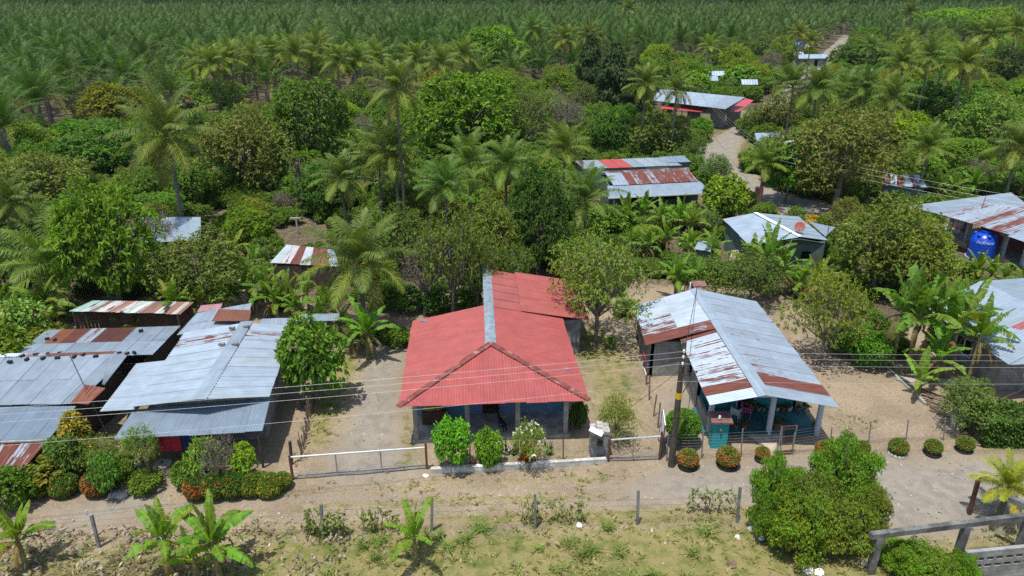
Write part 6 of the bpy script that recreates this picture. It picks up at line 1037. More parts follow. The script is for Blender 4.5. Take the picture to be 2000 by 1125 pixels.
# white flowered shrub, cactus pots before the porch
t = tree('sparse0', 1034, 828, 902, 38, (1.15, 1.2, .6), 'frangipani', 'white flowered shrub with bare branches before the red house porch', 'shrub'); rg = np.random.default_rng(6); n = 26; d = nrm(rg.normal(size=(n, 3))+np.array([0, 0, .5])); p = np.array([0, 0, 3.2])+d*np.array([3.0, 3.0, 2.2])*rg.uniform(.8, 1, (n, 1)); g = G(); leaf_quads(g, rg, p, d, 6, .45, .24, np.array((.66, .68, .52))*rg.uniform(.8, 1.2, (n, 1)), 0); put('flowers', g.mesh('white_flowers', LEAF), t)
for u, v, k, lab in ((988, 886, 0, 'potted aloe in a pale bowl right of the round shrub'), (1004, 888, 1, 'small cactus clump right of the potted aloe'), (1070, 888, 2, 'dark cactus clump right of the white flowered shrub'), (1024, 890, 3, 'spiky plant at the foot of the white flowered shrub')):
    b = P(u, v); t = thing('succulent', lab, 'plant', b); rg = random.Random(k); g = G()
    if k == 0: part(t, 'pot', ROCK, lambda g: g.lathe(b, [(.12, -.02), (.2, .2), (.22, .24), (.18, .24), (.01, .2)], 12))
    for i in range(16): a = rg.uniform(0, 6.28); r = rg.uniform(.02, .3); g.tube([b+Vector((math.cos(a)*r*.4, math.sin(a)*r*.4, .1)), b+Vector((math.cos(a)*r, math.sin(a)*r, rg.uniform(.4, .85)))], [.05, .012], 5, 0, (.06, .11, .05))
    g.obj('stems', LEAF, t)
croton(1030, 880, 905, 8, (.4, .09, .03), 'tiny red flowering plant under the white flowered shrub')
# ------------------------------------------------------------------ palms
palm('coco0', 325, 268, 118, 'tall fruiting coconut palm with a long bare trunk at the left', vb=474, name='coconut_palm', rz=.2)
palm('coco1', 703, 515, 126, 'big coconut palm drooping beside the driveway behind the banana clump', vb=652, rz=.4)
palm('coco2', 112, 528, 135, 'coconut palm at the far left above the open sided shed', vb=606, rz=1.2, tint=(1.05, 1.1, .9))
palm('coco1', 776, 176, 82, 'slim tall coconut palm left of the domed mango', h=13.5, rz=-.3)
for kd, u, v, fl, hh, ti, lab in (('coco2', 738, 318, 92, 6.5, (.95, 1, .9), 'coconut palm in the middle woods with silvery arching fronds'), ('coco0', 770, 298, 78, 8, (1, 1, 1), 'coconut palm just behind the silvery arching one'), ('coco1', 668, 350, 70, 5.5, (.95, 1, 1), 'lower coconut palm left of the silvery arching one'), ('coco2', 868, 372, 80, 6.5, (.72, .95, .9), 'dark upright coconut palm behind the twiggy grey tree'), ('coco0', 916, 318, 74, 7.5, (.85, 1, .9), 'coconut palm at the lower left of the domed mango'), ('coco1', 990, 325, 72, 8, (.8, .95, .9), 'coconut palm at the lower right of the domed mango'), ('coco2', 1101, 295, 68, 7.5, (1.05, 1, .8), 'windblown coconut palm left of the barn'), ('coco2', 1143, 395, 88, 5.5, (.75, .95, .95), 'dark upright coconut palm before the rust striped house'), ('coco0', 1320, 178, 46, 9.5, (.95, 1, .9), 'coconut palm standing before the long white roof'), ('coco1', 1262, 165, 52, 10, (1, 1, .9), 'coconut palm left of the long white roof'), ('coco2', 1228, 20, 30, 12, (.9, 1, 1), 'tall palm on the skyline above the columnar trees'),
 ('coco1', 1598, 178, 70, 9, (.85, 1, .85), 'central coconut palm of the cluster at the lower end of the straight road'), ('coco2', 1548, 172, 60, 9, (.85, .95, .9), 'coconut palm left of the central one by the straight road'), ('coco0', 1655, 185, 62, 8, (.85, 1, .9), 'coconut palm right of the central one by the straight road'), ('coco2', 1692, 178, 58, 9, (.8, .95, .9), 'fourth coconut palm of the straight road cluster, further right'), ('coco0', 1742, 195, 60, 8.5, (.85, .95, .9), 'coconut palm behind the yellow green mango'), ('coco1', 1887, 128, 62, 11, (1.15, 1.05, .8), 'coconut palm with spread yellowish fronds at the upper right'), ('coco2', 1762, 128, 58, 11, (1.0, 1, .8), 'coconut palm with long arching fronds above the white roof'), ('coco0', 1815, 112, 52, 11.5, (.85, 1, .9), 'coconut palm between the two yellowish right hand palms'), ('coco1', 1932, 70, 48, 12, (1.1, 1.05, .8), 'pale fronded coconut palm below the second bright dome'), ('coco0', 1985, 62, 46, 12, (1, 1, .9), 'coconut palm at the top right corner'), ('coco2', 1492, 322, 60, 4.5, (1.05, 1.1, .8), 'low coconut palm beside the street light pole'), ('coco1', 1990, 290, 72, 6, (.9, 1, .9), 'coconut palm at the right edge above the banana grove'), ('coco2', 1812, 290, 62, 6, (.9, 1, .9), 'drooping coconut palm right of the yellow green mango'), ('coco0', 20, 395, 70, 5, (.8, .95, .9), 'low dark coconut palm at the left edge'), ('coco1', 1104, 78, 38, 10, (1.15, 1.0, .8), 'yellow fringed coconut palm above the thin brown tree'), ('coco0', 1040, 60, 36, 11, (.9, 1, .9), 'coconut palm at the plantation edge near the big fresh green tree'), ('coco2', 1150, 70, 34, 10, (1.0, 1, .8), 'coconut palm at the plantation edge behind the slim columnar tree'), ('coco0', 1560, 66, 30, 11, (1.1, 1, .8), 'yellow hearted coconut palm left of the straight road'), ('coco1', 1585, 82, 28, 10, (1.1, 1, .8), 'small coconut palm close to the straight road edge'), ('coco2', 1778, 28, 34, 12, (.8, .9, .9), 'tall palm on the skyline left of the bright domes'), ('coco0', 1700, 92, 30, 10, (.8, .95, .9), 'palm rising from the dark trees right of the straight road')):
    palm(kd, u, v, fl, lab, h=hh, tint=ti)
for k, u in enumerate((388, 416, 448, 492, 530, 578, 621, 660, 700, 735, 812, 862, 905)):
    v = (122, 128, 118, 112, 104, 108, 98, 122, 118, 112, 120, 126, 110)[k]; palm('coco%d' % (k % 3), u, v, 44+(k*7) % 9, 'coconut palm with drooping yellow lower fronds on the plantation edge', h=9.5, tint=(1.08, 1.08, .8), group='coconut palms on the plantation edge')
palm('coco2', 1968, 955, 82, 'young yellowing coconut palm at the right edge by the concrete frame', h=1.6, tint=(1.9, 1.6, .7), rz=.5)
palm('oil0', 2, 250, 104, 'large oil palm cut by the left edge', h=6, name='oil_palm', tint=(.95, 1.05, .9)); palm('oil1', 70, 200, 88, 'oil palm right of the large one at the left edge', h=6.5, name='oil_palm', tint=(1, 1.0, .9)); palm('oil1', 128, 150, 66, 'oil palm behind the reddish mango', h=7, name='oil_palm')
# ------------------------------------------------------------------ bananas
for u, vt, vb, kd, ti, lab in ((52, 985, 1108, 'banana0', (1.15, 1.15, .9), 'banana plant in the near left corner'), (335, 978, 1116, 'banana1', (1.1, 1.15, .9), 'large banana plant beside the near fence at the left'), (430, 985, 1128, 'banana2', (1.1, 1.15, .9), 'banana plant with broad leaves right of the large near one'), (385, 1040, 1125, 'bananayoung', (1.1, 1.2, .9), 'small banana sucker between the two near banana plants'), (812, 988, 1100, 'banana3', (1.3, 1.25, .8), 'lone small yellowish banana plant in the near field'),
 (642, 545, 640, 'banana0', (.95, 1.05, .9), 'banana left of the big drooping coconut palm'), (582, 560, 640, 'banana2', (.9, 1.05, .9), 'low banana at the rear of the patched lean-to'), (545, 545, 632, 'banana3', (1, 1.1, .9), 'banana between the patched lean-to and the patchwork hut'), (665, 590, 665, 'banana1', (.95, 1.1, .85), 'banana behind the garden tree near the driveway'), (630, 590, 660, 'bananayoung', (1, 1.15, .8), 'young banana behind the garden tree'),
 (350, 540, 645, 'banana1', (1.2, 1.15, .9), 'banana plant between the open shed and the zinc house'), (242, 600, 650, 'bananayoung', (1.1, 1.2, .9), 'young banana before the open sided shed'), (270, 612, 655, 'bananayoung', (1.1, 1.2, .9), 'second young banana right of the first before the open shed'), (105, 590, 650, 'banana0', (1.2, 1.15, .9), 'banana plant left of the open sided shed'), (172, 620, 648, 'bananayoung', (1.1, 1.15, .9), 'tiny banana behind the patched shack'), (98, 535, 640, 'banana2', (.95, 1.05, 1.05), 'broad pale leaved banana below the far left coconut palm'), (15, 540, 640, 'banana3', (.95, 1.05, .9), 'banana at the left edge near the flowering shrub'),
 (402, 535, 632, 'banana1', (1, 1.1, .9), 'first banana of the row behind the patched lean-to'), (450, 520, 620, 'banana0', (1, 1.1, .9), 'second banana of the row behind the patched lean-to'), (490, 505, 615, 'banana2', (.9, 1.05, .9), 'dark broad banana left of the patchwork hut'), (528, 510, 620, 'banana0', (.9, 1.05, .9), 'dense banana before the patchwork hut'), (566, 520, 622, 'banana1', (.95, 1.05, .9), 'banana right below the patchwork hut'), (604, 530, 610, 'banana3', (1, 1.1, .9), 'banana near the drooping driveway palm'), (720, 585, 700, 'banana2', (.95, 1.15, .8), 'leafy banana clump at the driveway under the big coconut palm'), (690, 620, 690, 'bananayoung', (.95, 1.15, .8), 'sucker at the left of the driveway banana clump'),
 (462, 445, 520, 'banana1', (1.1, 1.1, .9), 'banana right of the pale roofed shed'), (425, 420, 480, 'banana0', (1.1, 1.1, .9), 'banana hiding the right corner of the pale roofed shed'), (500, 480, 545, 'banana3', (1.1, 1.1, .9), 'banana left of the patchwork hut clearing'), (775, 440, 520, 'banana2', (.9, 1.05, .9), 'banana in the shade right of the drooping palm'), (740, 400, 470, 'banana0', (.9, 1.05, .9), 'banana behind the drooping palm crown'),
 (1222, 372, 450, 'banana0', (.95, 1.05, .9), 'banana at the left front of the rust striped house'), (1256, 375, 445, 'banana2', (.95, 1.05, .95), 'pale leaved banana before the rust striped house'), (1290, 385, 460, 'banana1', (.95, 1.1, .9), 'banana before the middle of the rust striped house'), (1325, 385, 465, 'banana3', (1.05, 1.1, .9), 'banana with upright leaves before the house porch'), (1350, 392, 470, 'banana0', (1.1, 1.1, .9), 'banana before the right end of the house porch'), (1300, 425, 500, 'banana2', (.9, 1.1, .9), 'banana in the middle of the garden grove'), (1262, 440, 515, 'banana1', (.9, 1.1, .9), 'banana at the left of the garden grove'), (1345, 440, 510, 'banana1', (1.05, 1.1, .9), 'banana at the right of the garden grove'), (1385, 445, 520, 'banana3', (1.1, 1.1, .9), 'banana left of the white roofed house'), (1318, 495, 585, 'banana2', (1, 1.1, .9), 'bright banana behind the teal house left eave'), (1350, 500, 580, 'banana0', (.95, 1.1, .9), 'banana behind the teal house ridge end'), (1230, 440, 500, 'banana3', (.9, 1.1, .9), 'banana beside the round dark bush'),
 (1492, 440, 580, 'bananatall', (.95, 1.05, .9), 'tall banana before the white roofed house'), (1462, 455, 560, 'banana1', (.95, 1.05, .9), 'banana left of the tall one at the white roofed house'), (1515, 470, 575, 'banana2', (1, 1.1, .9), 'banana with broad low leaves under the satellite dish'), (1588, 495, 590, 'banana0', (1.1, 1.15, .85), 'banana right of the white roofed house doorway'), (1560, 505, 590, 'banana3', (1.1, 1.15, .85), 'smaller banana at the white roofed house wall'),
 (1740, 525, 715, 'bananatall', (.85, 1, .9), 'tall shaggy banana beside the bare yard kerb'), (1770, 535, 725, 'bananatall', (.85, 1.0, .9), 'second tall banana of the shaggy yard clump'), (1800, 540, 720, 'bananatall', (.9, 1.05, .9), 'third tall banana of the shaggy yard clump'), (1835, 545, 730, 'banana1', (.95, 1.05, .9), 'banana close to the block house left eave'), (1868, 545, 700, 'bananatall', (.85, 1, .9), 'tall banana leaning over the block house roof'), (1890, 590, 748, 'bananatall', (.9, 1.05, .85), 'banana with long bare stem before the block house window'), (1822, 640, 750, 'banana2', (.95, 1.1, .9), 'lower banana before the shaggy yard clump'), (1790, 690, 770, 'bananayoung', (.95, 1.1, .8), 'banana sucker at the foot of the shaggy yard clump'),
 (1900, 490, 560, 'banana2', (1.1, 1.15, .85), 'bright banana at the foot of the blue tank'), (1928, 495, 565, 'banana0', (1.1, 1.15, .85), 'bright banana right of the tank foot'), (1955, 510, 575, 'banana1', (1, 1.1, .85), 'banana in the row below the maroon porch'), (1990, 500, 580, 'banana3', (1, 1.1, .85), 'banana at the right edge below the maroon porch'), (1880, 500, 555, 'banana3', (1.1, 1.15, .85), 'banana left of the tank foot'),
 (1820, 335, 395, 'banana1', (1.1, 1.1, .9), 'banana beside the rust striped shed'), (1858, 335, 395, 'banana0', (1.05, 1.1, .9), 'banana in the grove behind the maroon house, left part'), (1895, 325, 390, 'banana2', (.95, 1.05, .9), 'banana in the grove behind the maroon house, middle'), (1925, 330, 385, 'banana1', (1, 1.1, .9), 'banana right of the middle of the grove behind the maroon house'), (1962, 330, 385, 'banana0', (1, 1.1, .9), 'banana with the palest leaf in the grove behind the maroon house'), (1990, 335, 390, 'banana3', (1, 1.1, .9), 'banana at the right edge of the grove behind the maroon house'), (1785, 372, 405, 'bananayoung', (1.2, 1.15, .8), 'yellowish banana at the maroon house roof corner'),
 (1280, 270, 320, 'banana1', (1.2, 1.1, .8), 'banana behind the barn near the road'), (1310, 275, 318, 'banana3', (1.2, 1.1, .8), 'second banana behind the barn near the road'), (1440, 160, 185, 'banana2', (1, 1.1, .9), 'banana beside the low pale hut near the palms')):
    banana(u, vt, vb, lab, kd, ti)
# climbing bits on the near fence
rg = np.random.default_rng(12)
for k, (u0, u1, v, n, lab) in enumerate(((1015, 1140, 985, 60, 'thin creeper along the near fence wires at the middle'), (1340, 1430, 965, 60, 'leafy creeper on the near fence left of the overgrown bush'), (600, 680, 1010, 110, 'leafy shrub climbing the near fence left of the lone banana'), (700, 780, 1005, 50, 'sparse weeds on the near fence beside the lone banana'))):
    a = P(u0, v+35); b = P(u1, v+35); t = rg.uniform(0, 1, n); z = rg.uniform(.5, 1.2, n) if k != 2 else rg.uniform(.05, 1.35, n); p = np.stack([a.x+(b.x-a.x)*t, a.y+(b.y-a.y)*t+rg.normal(size=n)*.12, z], 1); g = G(); leaf_quads(g, rg, p, nrm(rg.normal(size=(n, 3))), 5, .16, .08, np.array((.16, .22, .045))*rg.uniform(.6, 1.4, (n, 1)), .2); h = thing('fence_creeper', lab, 'creeper', (a.x, a.y, 0)); g.obj('foliage', LEAF, h); part(h, 'stems', DTWIG, lambda g: [g.tube([(x, y, 0), (x+.1, y, z*.6), (x, y+.05, z)], .012, 4) for x, y, z in p[::6].tolist()])
# scraps lying about
for k, (u, v, s, lab) in enumerate(((1131, 1027, .28, 'crumpled white bag below the near fence'), (1441, 1050, .24, 'white paper scrap right of the last near post'), (1487, 1053, .26, 'pale blue white scrap beside the overgrown bush'), (1465, 1033, .2, 'flat white scrap near the last near post'), (831, 930, .32, 'white sack lying at the driveway gate post'), (1273, 1037, .12, 'tiny white scrap below the near fence'), (1575, 1112, .5, 'largest white sheet of the rubbish at the bottom edge'), (1600, 1118, .4, 'second rubbish sheet right of the largest'), (1688, 1103, .25, 'white scrap between rubbish and concrete post'), (1870, 1060, .15, 'white scrap between the concrete posts'), (1428, 1102, .4, 'pale brown cardboard scrap in the near grass'))):
    q = P(u, v); g = G(); rr = random.Random(k); n = 6; pr = []
    g.lathe((q.x, q.y, -.02), [(s*.45, 0), (s*.5, .05), (s*.35, .12), (s*.12, .16), (0, .15)], 7); o_v = g.v
    g.v = [(x+rr.uniform(-.1, .1)*s*1.6, y+rr.uniform(-.08, .08)*s*1.6, z*rr.uniform(.5, 1.3)) for x, y, z in g.v]; tag(g.obj('litter_scrap', PAPER if k != 10 else WOOD), lab, 'litter')
g = G(); rr = random.Random(2)
for k in range(14): a = P(1785+k*2.5+rr.uniform(-4, 4), 752+k*3.6+rr.uniform(-3, 3)); d = Vector((rr.uniform(.3, .9), rr.uniform(-1, -.4), 0)).normalized()*rr.uniform(.6, 1.3); g.bar(a+Vector((0, 0, .04+.02*(k % 4))), a+d+Vector((0, 0, .05+.02*(k % 4))), .09, .04)
tag(g.obj('plank_pile', WOOD), 'scattered pale planks lying along the yard kerb', 'plank pile')
g = G(); a, b = P(1655, 648), P(1805, 790); wall(g, a, b, -.1, .12, .12); tag(g.obj('yard_kerb', CONC), 'thin concrete kerb along the right side of the bare yard', 'kerb')
g = G(); g.bar(P(1750, 740)+Vector((0, 0, .05)), P(1800, 748)+Vector((0, 0, .05)), .5, .08); g.bar(P(1810, 740)+Vector((0, 0, .05)), P(1865, 752)+Vector((0, 0, .05)), .6, .08); tag(g.obj('concrete_slab', CONC), 'broken pale slabs on the ground under the shaggy banana clump', 'slab')
b = P(1862, 835); g = G(); g.tube([b-Vector((0, 0, .1)), PY(1868, 792, b.y)], .16, 8); tag(g.obj('tree_stump', ROCK), 'stout pale post at the corner of the fence before the grey green shrub', 'post')
for u, v, s, lab in ((222, 968, .5, 'round grey stone beside the red flowered bush'), (240, 965, .7, 'larger grey stone right of the round one'), (262, 915, .6, 'pale flat stone in the zinc house yard'), (318, 908, .9, 'pale concrete slab block near the leaning dark post')):
    q = P(u, v); g = G(); g.lathe((q.x, q.y, -.05), [(s*.5, 0), (s*.52, .1), (s*.4, .2), (s*.15, .24), (0, .24)], 9); g.v = [(x+random.uniform(-.05, .05), y+random.uniform(-.05, .05), z) for x, y, z in g.v]; tag(g.obj('stone', ROCK, smooth=True), lab, 'stone')
# ------------------------------------------------------------------ the woods between, and the oil palm plantation
OPEN = [FRONT, pxpoly([(540, 448), (640, 445), (655, 490), (560, 495)]), pxpoly([(690, 600), (780, 575), (950, 572), (965, 620), (940, 650), (640, 650)]), pxpoly([(1240, 560), (1480, 560), (1520, 590), (1680, 640), (1800, 790), (1800, 860), (1240, 860)]), FAR]
ROADL = [(P(1436, 262).to_2d(), Vector((68, 172))), (Vector((68, 172)), P(1656, 68).to_2d())]
def pbound(x): return float(np.interp(x, [-95, -45, 10, 70, 200, 330], [88, 120, 158, 225, 262, 300]))
def pdist(x, y, poly):
    d = 1e9; ins = False; n = len(poly)
    for i in range(n):
        ax, ay = poly[i]; bx, by = poly[(i+1) % n]; ex, ey = bx-ax, by-ay; t = max(0, min(1, ((x-ax)*ex+(y-ay)*ey)/max(ex*ex+ey*ey, 1e-9))); d = min(d, math.hypot(x-ax-ex*t, y-ay-ey*t))
        if (ay > y) != (by > y) and x < ax+(y-ay)/(by-ay)*ex: ins = not ins
    return -d if ins else d
def inside(p, polys, m=0.0): return any(pdist(p[0], p[1], q) < m for q in polys)
KEEP = [(1120, 300, 1395, 400, 72), (1405, 412, 1625, 520, 52), (1765, 372, 2000, 520, 52), (1268, 166, 1478, 256, 112), (1350, 258, 1480, 405, 70), (1605, 62, 1668, 142, 150), (1318, 140, 1412, 176, 140), (265, 418, 395, 475, 60), (522, 468, 668, 525, 50), (1445, 152, 1480, 166, 150), (1540, 84, 1620, 126, 170), (1785, 64, 1820, 90, 180), (1695, 132, 1740, 160, 130), (1472, 252, 1548, 280, 95), (1720, 338, 1812, 370, 75), (555, 425, 640, 470, 55)]
KEEP += [(1425, 355, 1610, 428, 68), (690, 570, 960, 650, 45)]
KEEP += [(u0+(u1-u0)*.12, v0+(v1-v0)*.08, u1-(u1-u0)*.12, v1-(v1-v0)*.35, y) for x, y, r, u0, v0, u1, v1 in PLACED]
def clear_view(x, y, r, H):
    u, vt, d = proj(x, y, H); vb = proj(x, y, 0)[1]; hw = r*FPX/d
    for u0, v0, u1, v1, yk in KEEP:
        if y < yk-1 and u+hw*.8 > u0 and u-hw*.8 < u1 and vt < v1 and vb > v0: return False
    return True
KINDS = [('mango0', .16), ('mango1', .14), ('mango2', .14), ('loose0', .13), ('loose1', .12), ('loose2', .12), ('bigleaf0', .05), ('sparse1', .05), ('bare0', .03), ('cocofar', .06)]
TINTS = [BR, (.75, .95, .75), OL, YG, (1.2, 1.25, .6), (.8, 1.0, .8), (1.0, 1.2, .7), (.65, .85, .8), (1.1, 1.1, .8), (1.4, 1.4, .5)]
NAMES = {'mango': ('mango_tree', 'rounded dense leafy tree'), 'loose': ('broadleaf_tree', 'loose crowned leafy tree'), 'bigle': ('almond_tree', 'large leaved bright tree'), 'spars': ('thin_tree', 'thin twiggy olive tree'), 'bare0': ('bare_tree', 'leafless grey twiggy tree'), 'cocof': ('coconut_palm', 'coconut palm')}
def zone(x, y):
    u, v, d = proj(x, y, 3)
    if u < 560: a = 'left part of the woods'
    elif u < 1050: a = 'middle woods behind the red roof'
    elif x < 27+(y-85)*.47: a = 'woods left of the far road'
    else: a = 'woods right of the far road'
    return a, ('near the houses' if y < 75 else 'toward the plantation' if y > 120 else 'midway back')
def wild_trees():
    rg = random.Random(77); pts = []; n = 0
    y = 43.0
    while y < 300:
        st = 4.6 if y < 80 else 5.6 if y < 120 else 7.2 if y < 180 else 8.6
        x = -.80*y-6
        while x < .82*y+8:
            px, py = x+rg.uniform(-.4, .4)*st, y+rg.uniform(-.4, .4)*st; x += st
            if py > pbound(px)-2: continue
            k = rg.random(); acc = 0
            for kd, w in KINDS:
                acc += w
                if k < acc: break
            r = rg.uniform(.36, .56)*st+.5*(kd[:5] == 'mango'); H = r*rg.uniform(1.5, 2.1)
            if kd == 'cocofar': H = rg.uniform(7, 11); r = 3
            if kd[:5] == 'bigle': H *= .9
            if py < 60: H = min(H, 5.0); r = min(r, 2.4)
            if inside((px, py), OPENL, r*.6) or inside((px, py), FOOTL, r*.7): continue
            if any((Vector((px, py))-(a+(b-a)*max(0, min(1, (Vector((px, py))-a).dot(b-a)/(b-a).length_squared)))).length < 4.2+r*.6 for a, b in ROADL): continue
            if any((px-q[0])**2+(py-q[1])**2 < (.55*(r+q[2]))**2 for q in PLACED): continue
            if any((px-q[0])**2+(py-q[1])**2 < (.62*(r+q[2]))**2 for q in pts): continue
            if not clear_view(px, py, r, H):
                H *= .55; r *= .75
                if kd == 'cocofar' or not clear_view(px, py, r, H): continue
            pts.append((px, py, r)); ti = jit(rg.choice(TINTS), .15); a, b = zone(px, py); nm, lb = NAMES[kd[:5]]; L = '%s %s %s' % (lb, 'in the '+a, b)
            if kd == 'cocofar': kd = 'cocofar%d' % rg.randrange(3)
            p = PROTO[kd]; s = r/p['R'] if 'coco' not in kd else rg.uniform(.8, 1.15); sz = H/p['H']
            if py < 105 and 'coco' not in kd:
                t = thing(nm, L, 'tree', (px, py, -.03), L, rg.uniform(0, 6.28), (s, s, sz)); put('trunk', p['trunk'], t)
                if p['crown']: put('crown', p['crown'], t, color=ti)
            else: tag(put(nm, p['whole'], None, (px, py, -.03), rg.uniform(0, 6.28), (s, s, sz), ti), L, 'palm tree' if 'coco' in kd else 'tree', L)
            n += 1
        y += st*.92
    return pts
OPENL = [q.tolist() for q in OPEN]; FOOTL = [np.asarray(q).tolist() for q in FOOT]
WILD = wild_trees()
def plantation():
    rg = random.Random(5); sp = 8.2; cand = []; j = 0; y = 84.0
    while y < 455:
        x = -.82*y-20+(sp/2 if j % 2 else 0)
        while x < .82*y+20:
            px, py = x+rg.uniform(-.9, .9), y+rg.uniform(-.9, .9); x += sp
            if py < pbound(px)+2 or (py < 330 and any(abs((px-a.x)-(b.x-a.x)*(py-a.y)/(b.y-a.y)) < 6 for a, b in ROADL[1:] if a.y < py < b.y+5)): continue
            if any((px-q[0])**2+(py-q[1])**2 < (2.5+.5*q[2])**2 for q in PLACED): continue
            cand.append((px, py))
        y += sp*.87; j += 1
    inv = [c for c in cand if abs(proj(c[0], c[1], 8)[0]-1000) < 1080]; inv.sort(key=lambda c: proj(c[0], c[1], 8)[2]); first = inv[:285]; fs = set(first); src = []
    for px, py in first:
        s = rg.uniform(.88, 1.2); kk = rg.uniform(.72, 1.2); u = proj(px, py, 5)[0]; w = ('left' if u < 520 else 'middle' if u < 1150 else 'right'); r = 'front rows' if py < 165 else 'second belt of rows'
        L = 'dark feathery oil palm in the %s of the plantation %s' % (w, r); o = put('oil_palm', PROTO['oilfar%d' % rg.randrange(3)]['whole'], None, (px, py, -.1), rg.uniform(0, 6.28), (s, s, s*rg.uniform(.8, 1.25)), tuple(c*kk for c in jit((.95, 1.0, .85), .06))); tag(o, L, 'oil palm', L); src.append(o)
    rest = [(px, py, -.1) for px, py in cand if (px, py) not in fs]; picks = [next(o for o in src if o.data == PROTO['oilfar%d' % q]['whole']) for q in range(3)]
    o = scatter('oil_palm_plantation', rest, picks, None, .88, 1.15, .03, 3); tag(o, 'mass of dark oil palms running on to the skyline', 'plantation')
    return len(rest)
plantation()
# far land: woods beyond the plantation
far_src = []
for k, kd in enumerate(('mango1', 'loose2')):
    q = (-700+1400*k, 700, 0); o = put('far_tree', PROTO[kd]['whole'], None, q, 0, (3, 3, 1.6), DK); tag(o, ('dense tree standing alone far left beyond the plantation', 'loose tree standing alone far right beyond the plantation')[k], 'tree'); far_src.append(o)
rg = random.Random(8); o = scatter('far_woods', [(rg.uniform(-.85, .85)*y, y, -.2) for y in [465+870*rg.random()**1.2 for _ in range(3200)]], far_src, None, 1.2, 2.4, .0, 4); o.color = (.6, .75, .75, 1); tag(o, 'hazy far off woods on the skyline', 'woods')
# undergrowth on the forest floor, grass tufts, dry leaves
def region_pts(n, x0, x1, y0, y1, fn, seed):
    rg = np.random.default_rng(seed); X = rg.uniform(x0, x1, n); Y = rg.uniform(y0, y1, n); k = (np.abs(X) < .80*Y+4)&fn(X, Y, rg.uniform(size=n)); return X[k], Y[k]
def not_in(X, Y, polys, m):
    k = np.ones(len(X), bool)
    for p in polys: k &= sdist(X, Y, p) > m
    return k
def undergrowth():
    X, Y = region_pts(34000, -150, 200, 39, 250, lambda x, y, r: (r < np.clip(60/y, .25, 1)), 21); k = not_in(X, Y, OPEN+FOOT, .5); X, Y = X[k], Y[k]
    b = [np.array([Y[i] < pbound(X[i]) for i in range(len(X))])][0]; X, Y = X[b], Y[b]
    d = np.min(np.abs(np.stack([X-(a.x+(b_.x-a.x)*np.clip((Y-a.y)/(b_.y-a.y), -.2, 1)) for a, b_ in ROADL])), 0); k = (d > 4.5) | (Y < 112); X, Y = X[k], Y[k]
    srcs = []
    for q, (kd, lab) in enumerate((('bush0', 'small weedy bush low in the rear clearing edge'), ('bush1', 'leafy low bush beside the rear clearing'), ('shrub0', 'thin low shrub beside the rear clearing'))):
        p = P((510, 655, 690)[q], (475, 470, 480)[q]); o = put('weed_bush', PROTO[kd]['whole'], None, (p.x, p.y, -.05), q, (.8, .8, .7), (.9, 1.0, .7)); tag(o, lab, 'bush'); srcs.append(o)
    dn = np.array([min((X[i]-q[0])**2+(Y[i]-q[1])**2-(q[2]*.3)**2*0 for q in PLACED) for i in range(len(X))]); k = (dn > 1.0) | (Y > 70); X, Y = X[k], Y[k]
    o = scatter('undergrowth', list(zip(X.tolist(), Y.tolist(), [-.1]*len(X))), srcs, None, .7, 1.3, .05, 5, np.interp(Y, [40, 62, 75, 120], [.55, .65, 1.0, 1.4])); o.color = (.85, .95, .7, 1); tag(o, 'low green undergrowth between the trees', 'undergrowth')
undergrowth()
def tufts(name, label, X, Y, h0, h1, cols, blades, spread, seed, cat='grass'):
    rg = np.random.default_rng(seed); n = len(X); m = n*blades; bx = np.repeat(X, blades)+rg.normal(size=m)*spread; by = np.repeat(Y, blades)+rg.normal(size=m)*spread; a = rg.uniform(0, 6.28, m); h = rg.uniform(h0, h1, m)*np.repeat(rg.uniform(.6, 1.3, n), blades); w = .018+.01*rg.uniform(size=m); l = h*rg.uniform(.8, 1.9, m)
    B = np.stack([bx, by, np.full(m, -.03)], 1); s = np.stack([np.cos(a), np.sin(a), np.zeros(m)], 1); f = np.stack([-np.sin(a), np.cos(a), np.zeros(m)], 1); mid = B+f*(l*.3)[:, None]+np.array([0, 0, 1])*(h*.6)[:, None]; tip = B+f*l[:, None]+np.array([0, 0, 1])*h[:, None]
    V = np.stack([B-s*w[:, None], B+s*w[:, None], mid+s*(w*.8)[:, None], mid-s*(w*.8)[:, None], mid-s*(w*.8)[:, None], mid+s*(w*.8)[:, None], tip+s*.004, tip-s*.004], 1).reshape(-1, 3); F = np.arange(m*8).reshape(-1, 4)
    c = np.array(cols)[rg.integers(0, len(cols), n)]*rg.uniform(.7, 1.3, (n, 1)); c = np.repeat(np.repeat(c, blades, 0)*rg.uniform(.8, 1.2, (m, 1)), 2, 0); g = G(); g.leafs(V, F, np.clip(c, 0, 1)); o = g.obj(name, LEAF); o['kind'] = 'stuff'; tag(o, label, cat)
def gmask(X, Y): return masks(X, Y)[..., 0]
def clumpn(X, Y): return .5+.25*np.sin(X*.9+np.sin(Y*1.3)*1.2)+.25*np.sin(Y*1.7+X*.45+1)
X, Y = region_pts(26000, -22, 22, 20.5, 45, lambda x, y, r: r < gmask(x, y)*clumpn(x, y)*np.where(y < 27, 1.0, .6), 31); k = not_in(X, Y, FOOT, 0); tufts('grass', 'short dry and green grass tufts on the open ground', X[k], Y[k], .05, .16, [(.16, .21, .045), (.33, .30, .12), (.23, .26, .07), (.40, .34, .17)], 5, .05, 7)
rg = np.random.default_rng(2); n = 26; X = np.concatenate([rg.uniform(-9, 9, n), [P(1210, 1080).x, P(1190, 1030).x, P(740, 1060).x]]); Y = np.concatenate([rg.uniform(21.5, 25, n), [P(1210, 1080).y, P(1190, 1030).y, P(740, 1060).y]]); tufts('tall_grass', 'taller bright green grass clumps in the near field', X, Y, .18, .42, [(.15, .23, .04), (.19, .24, .06)], 26, .12, 8)
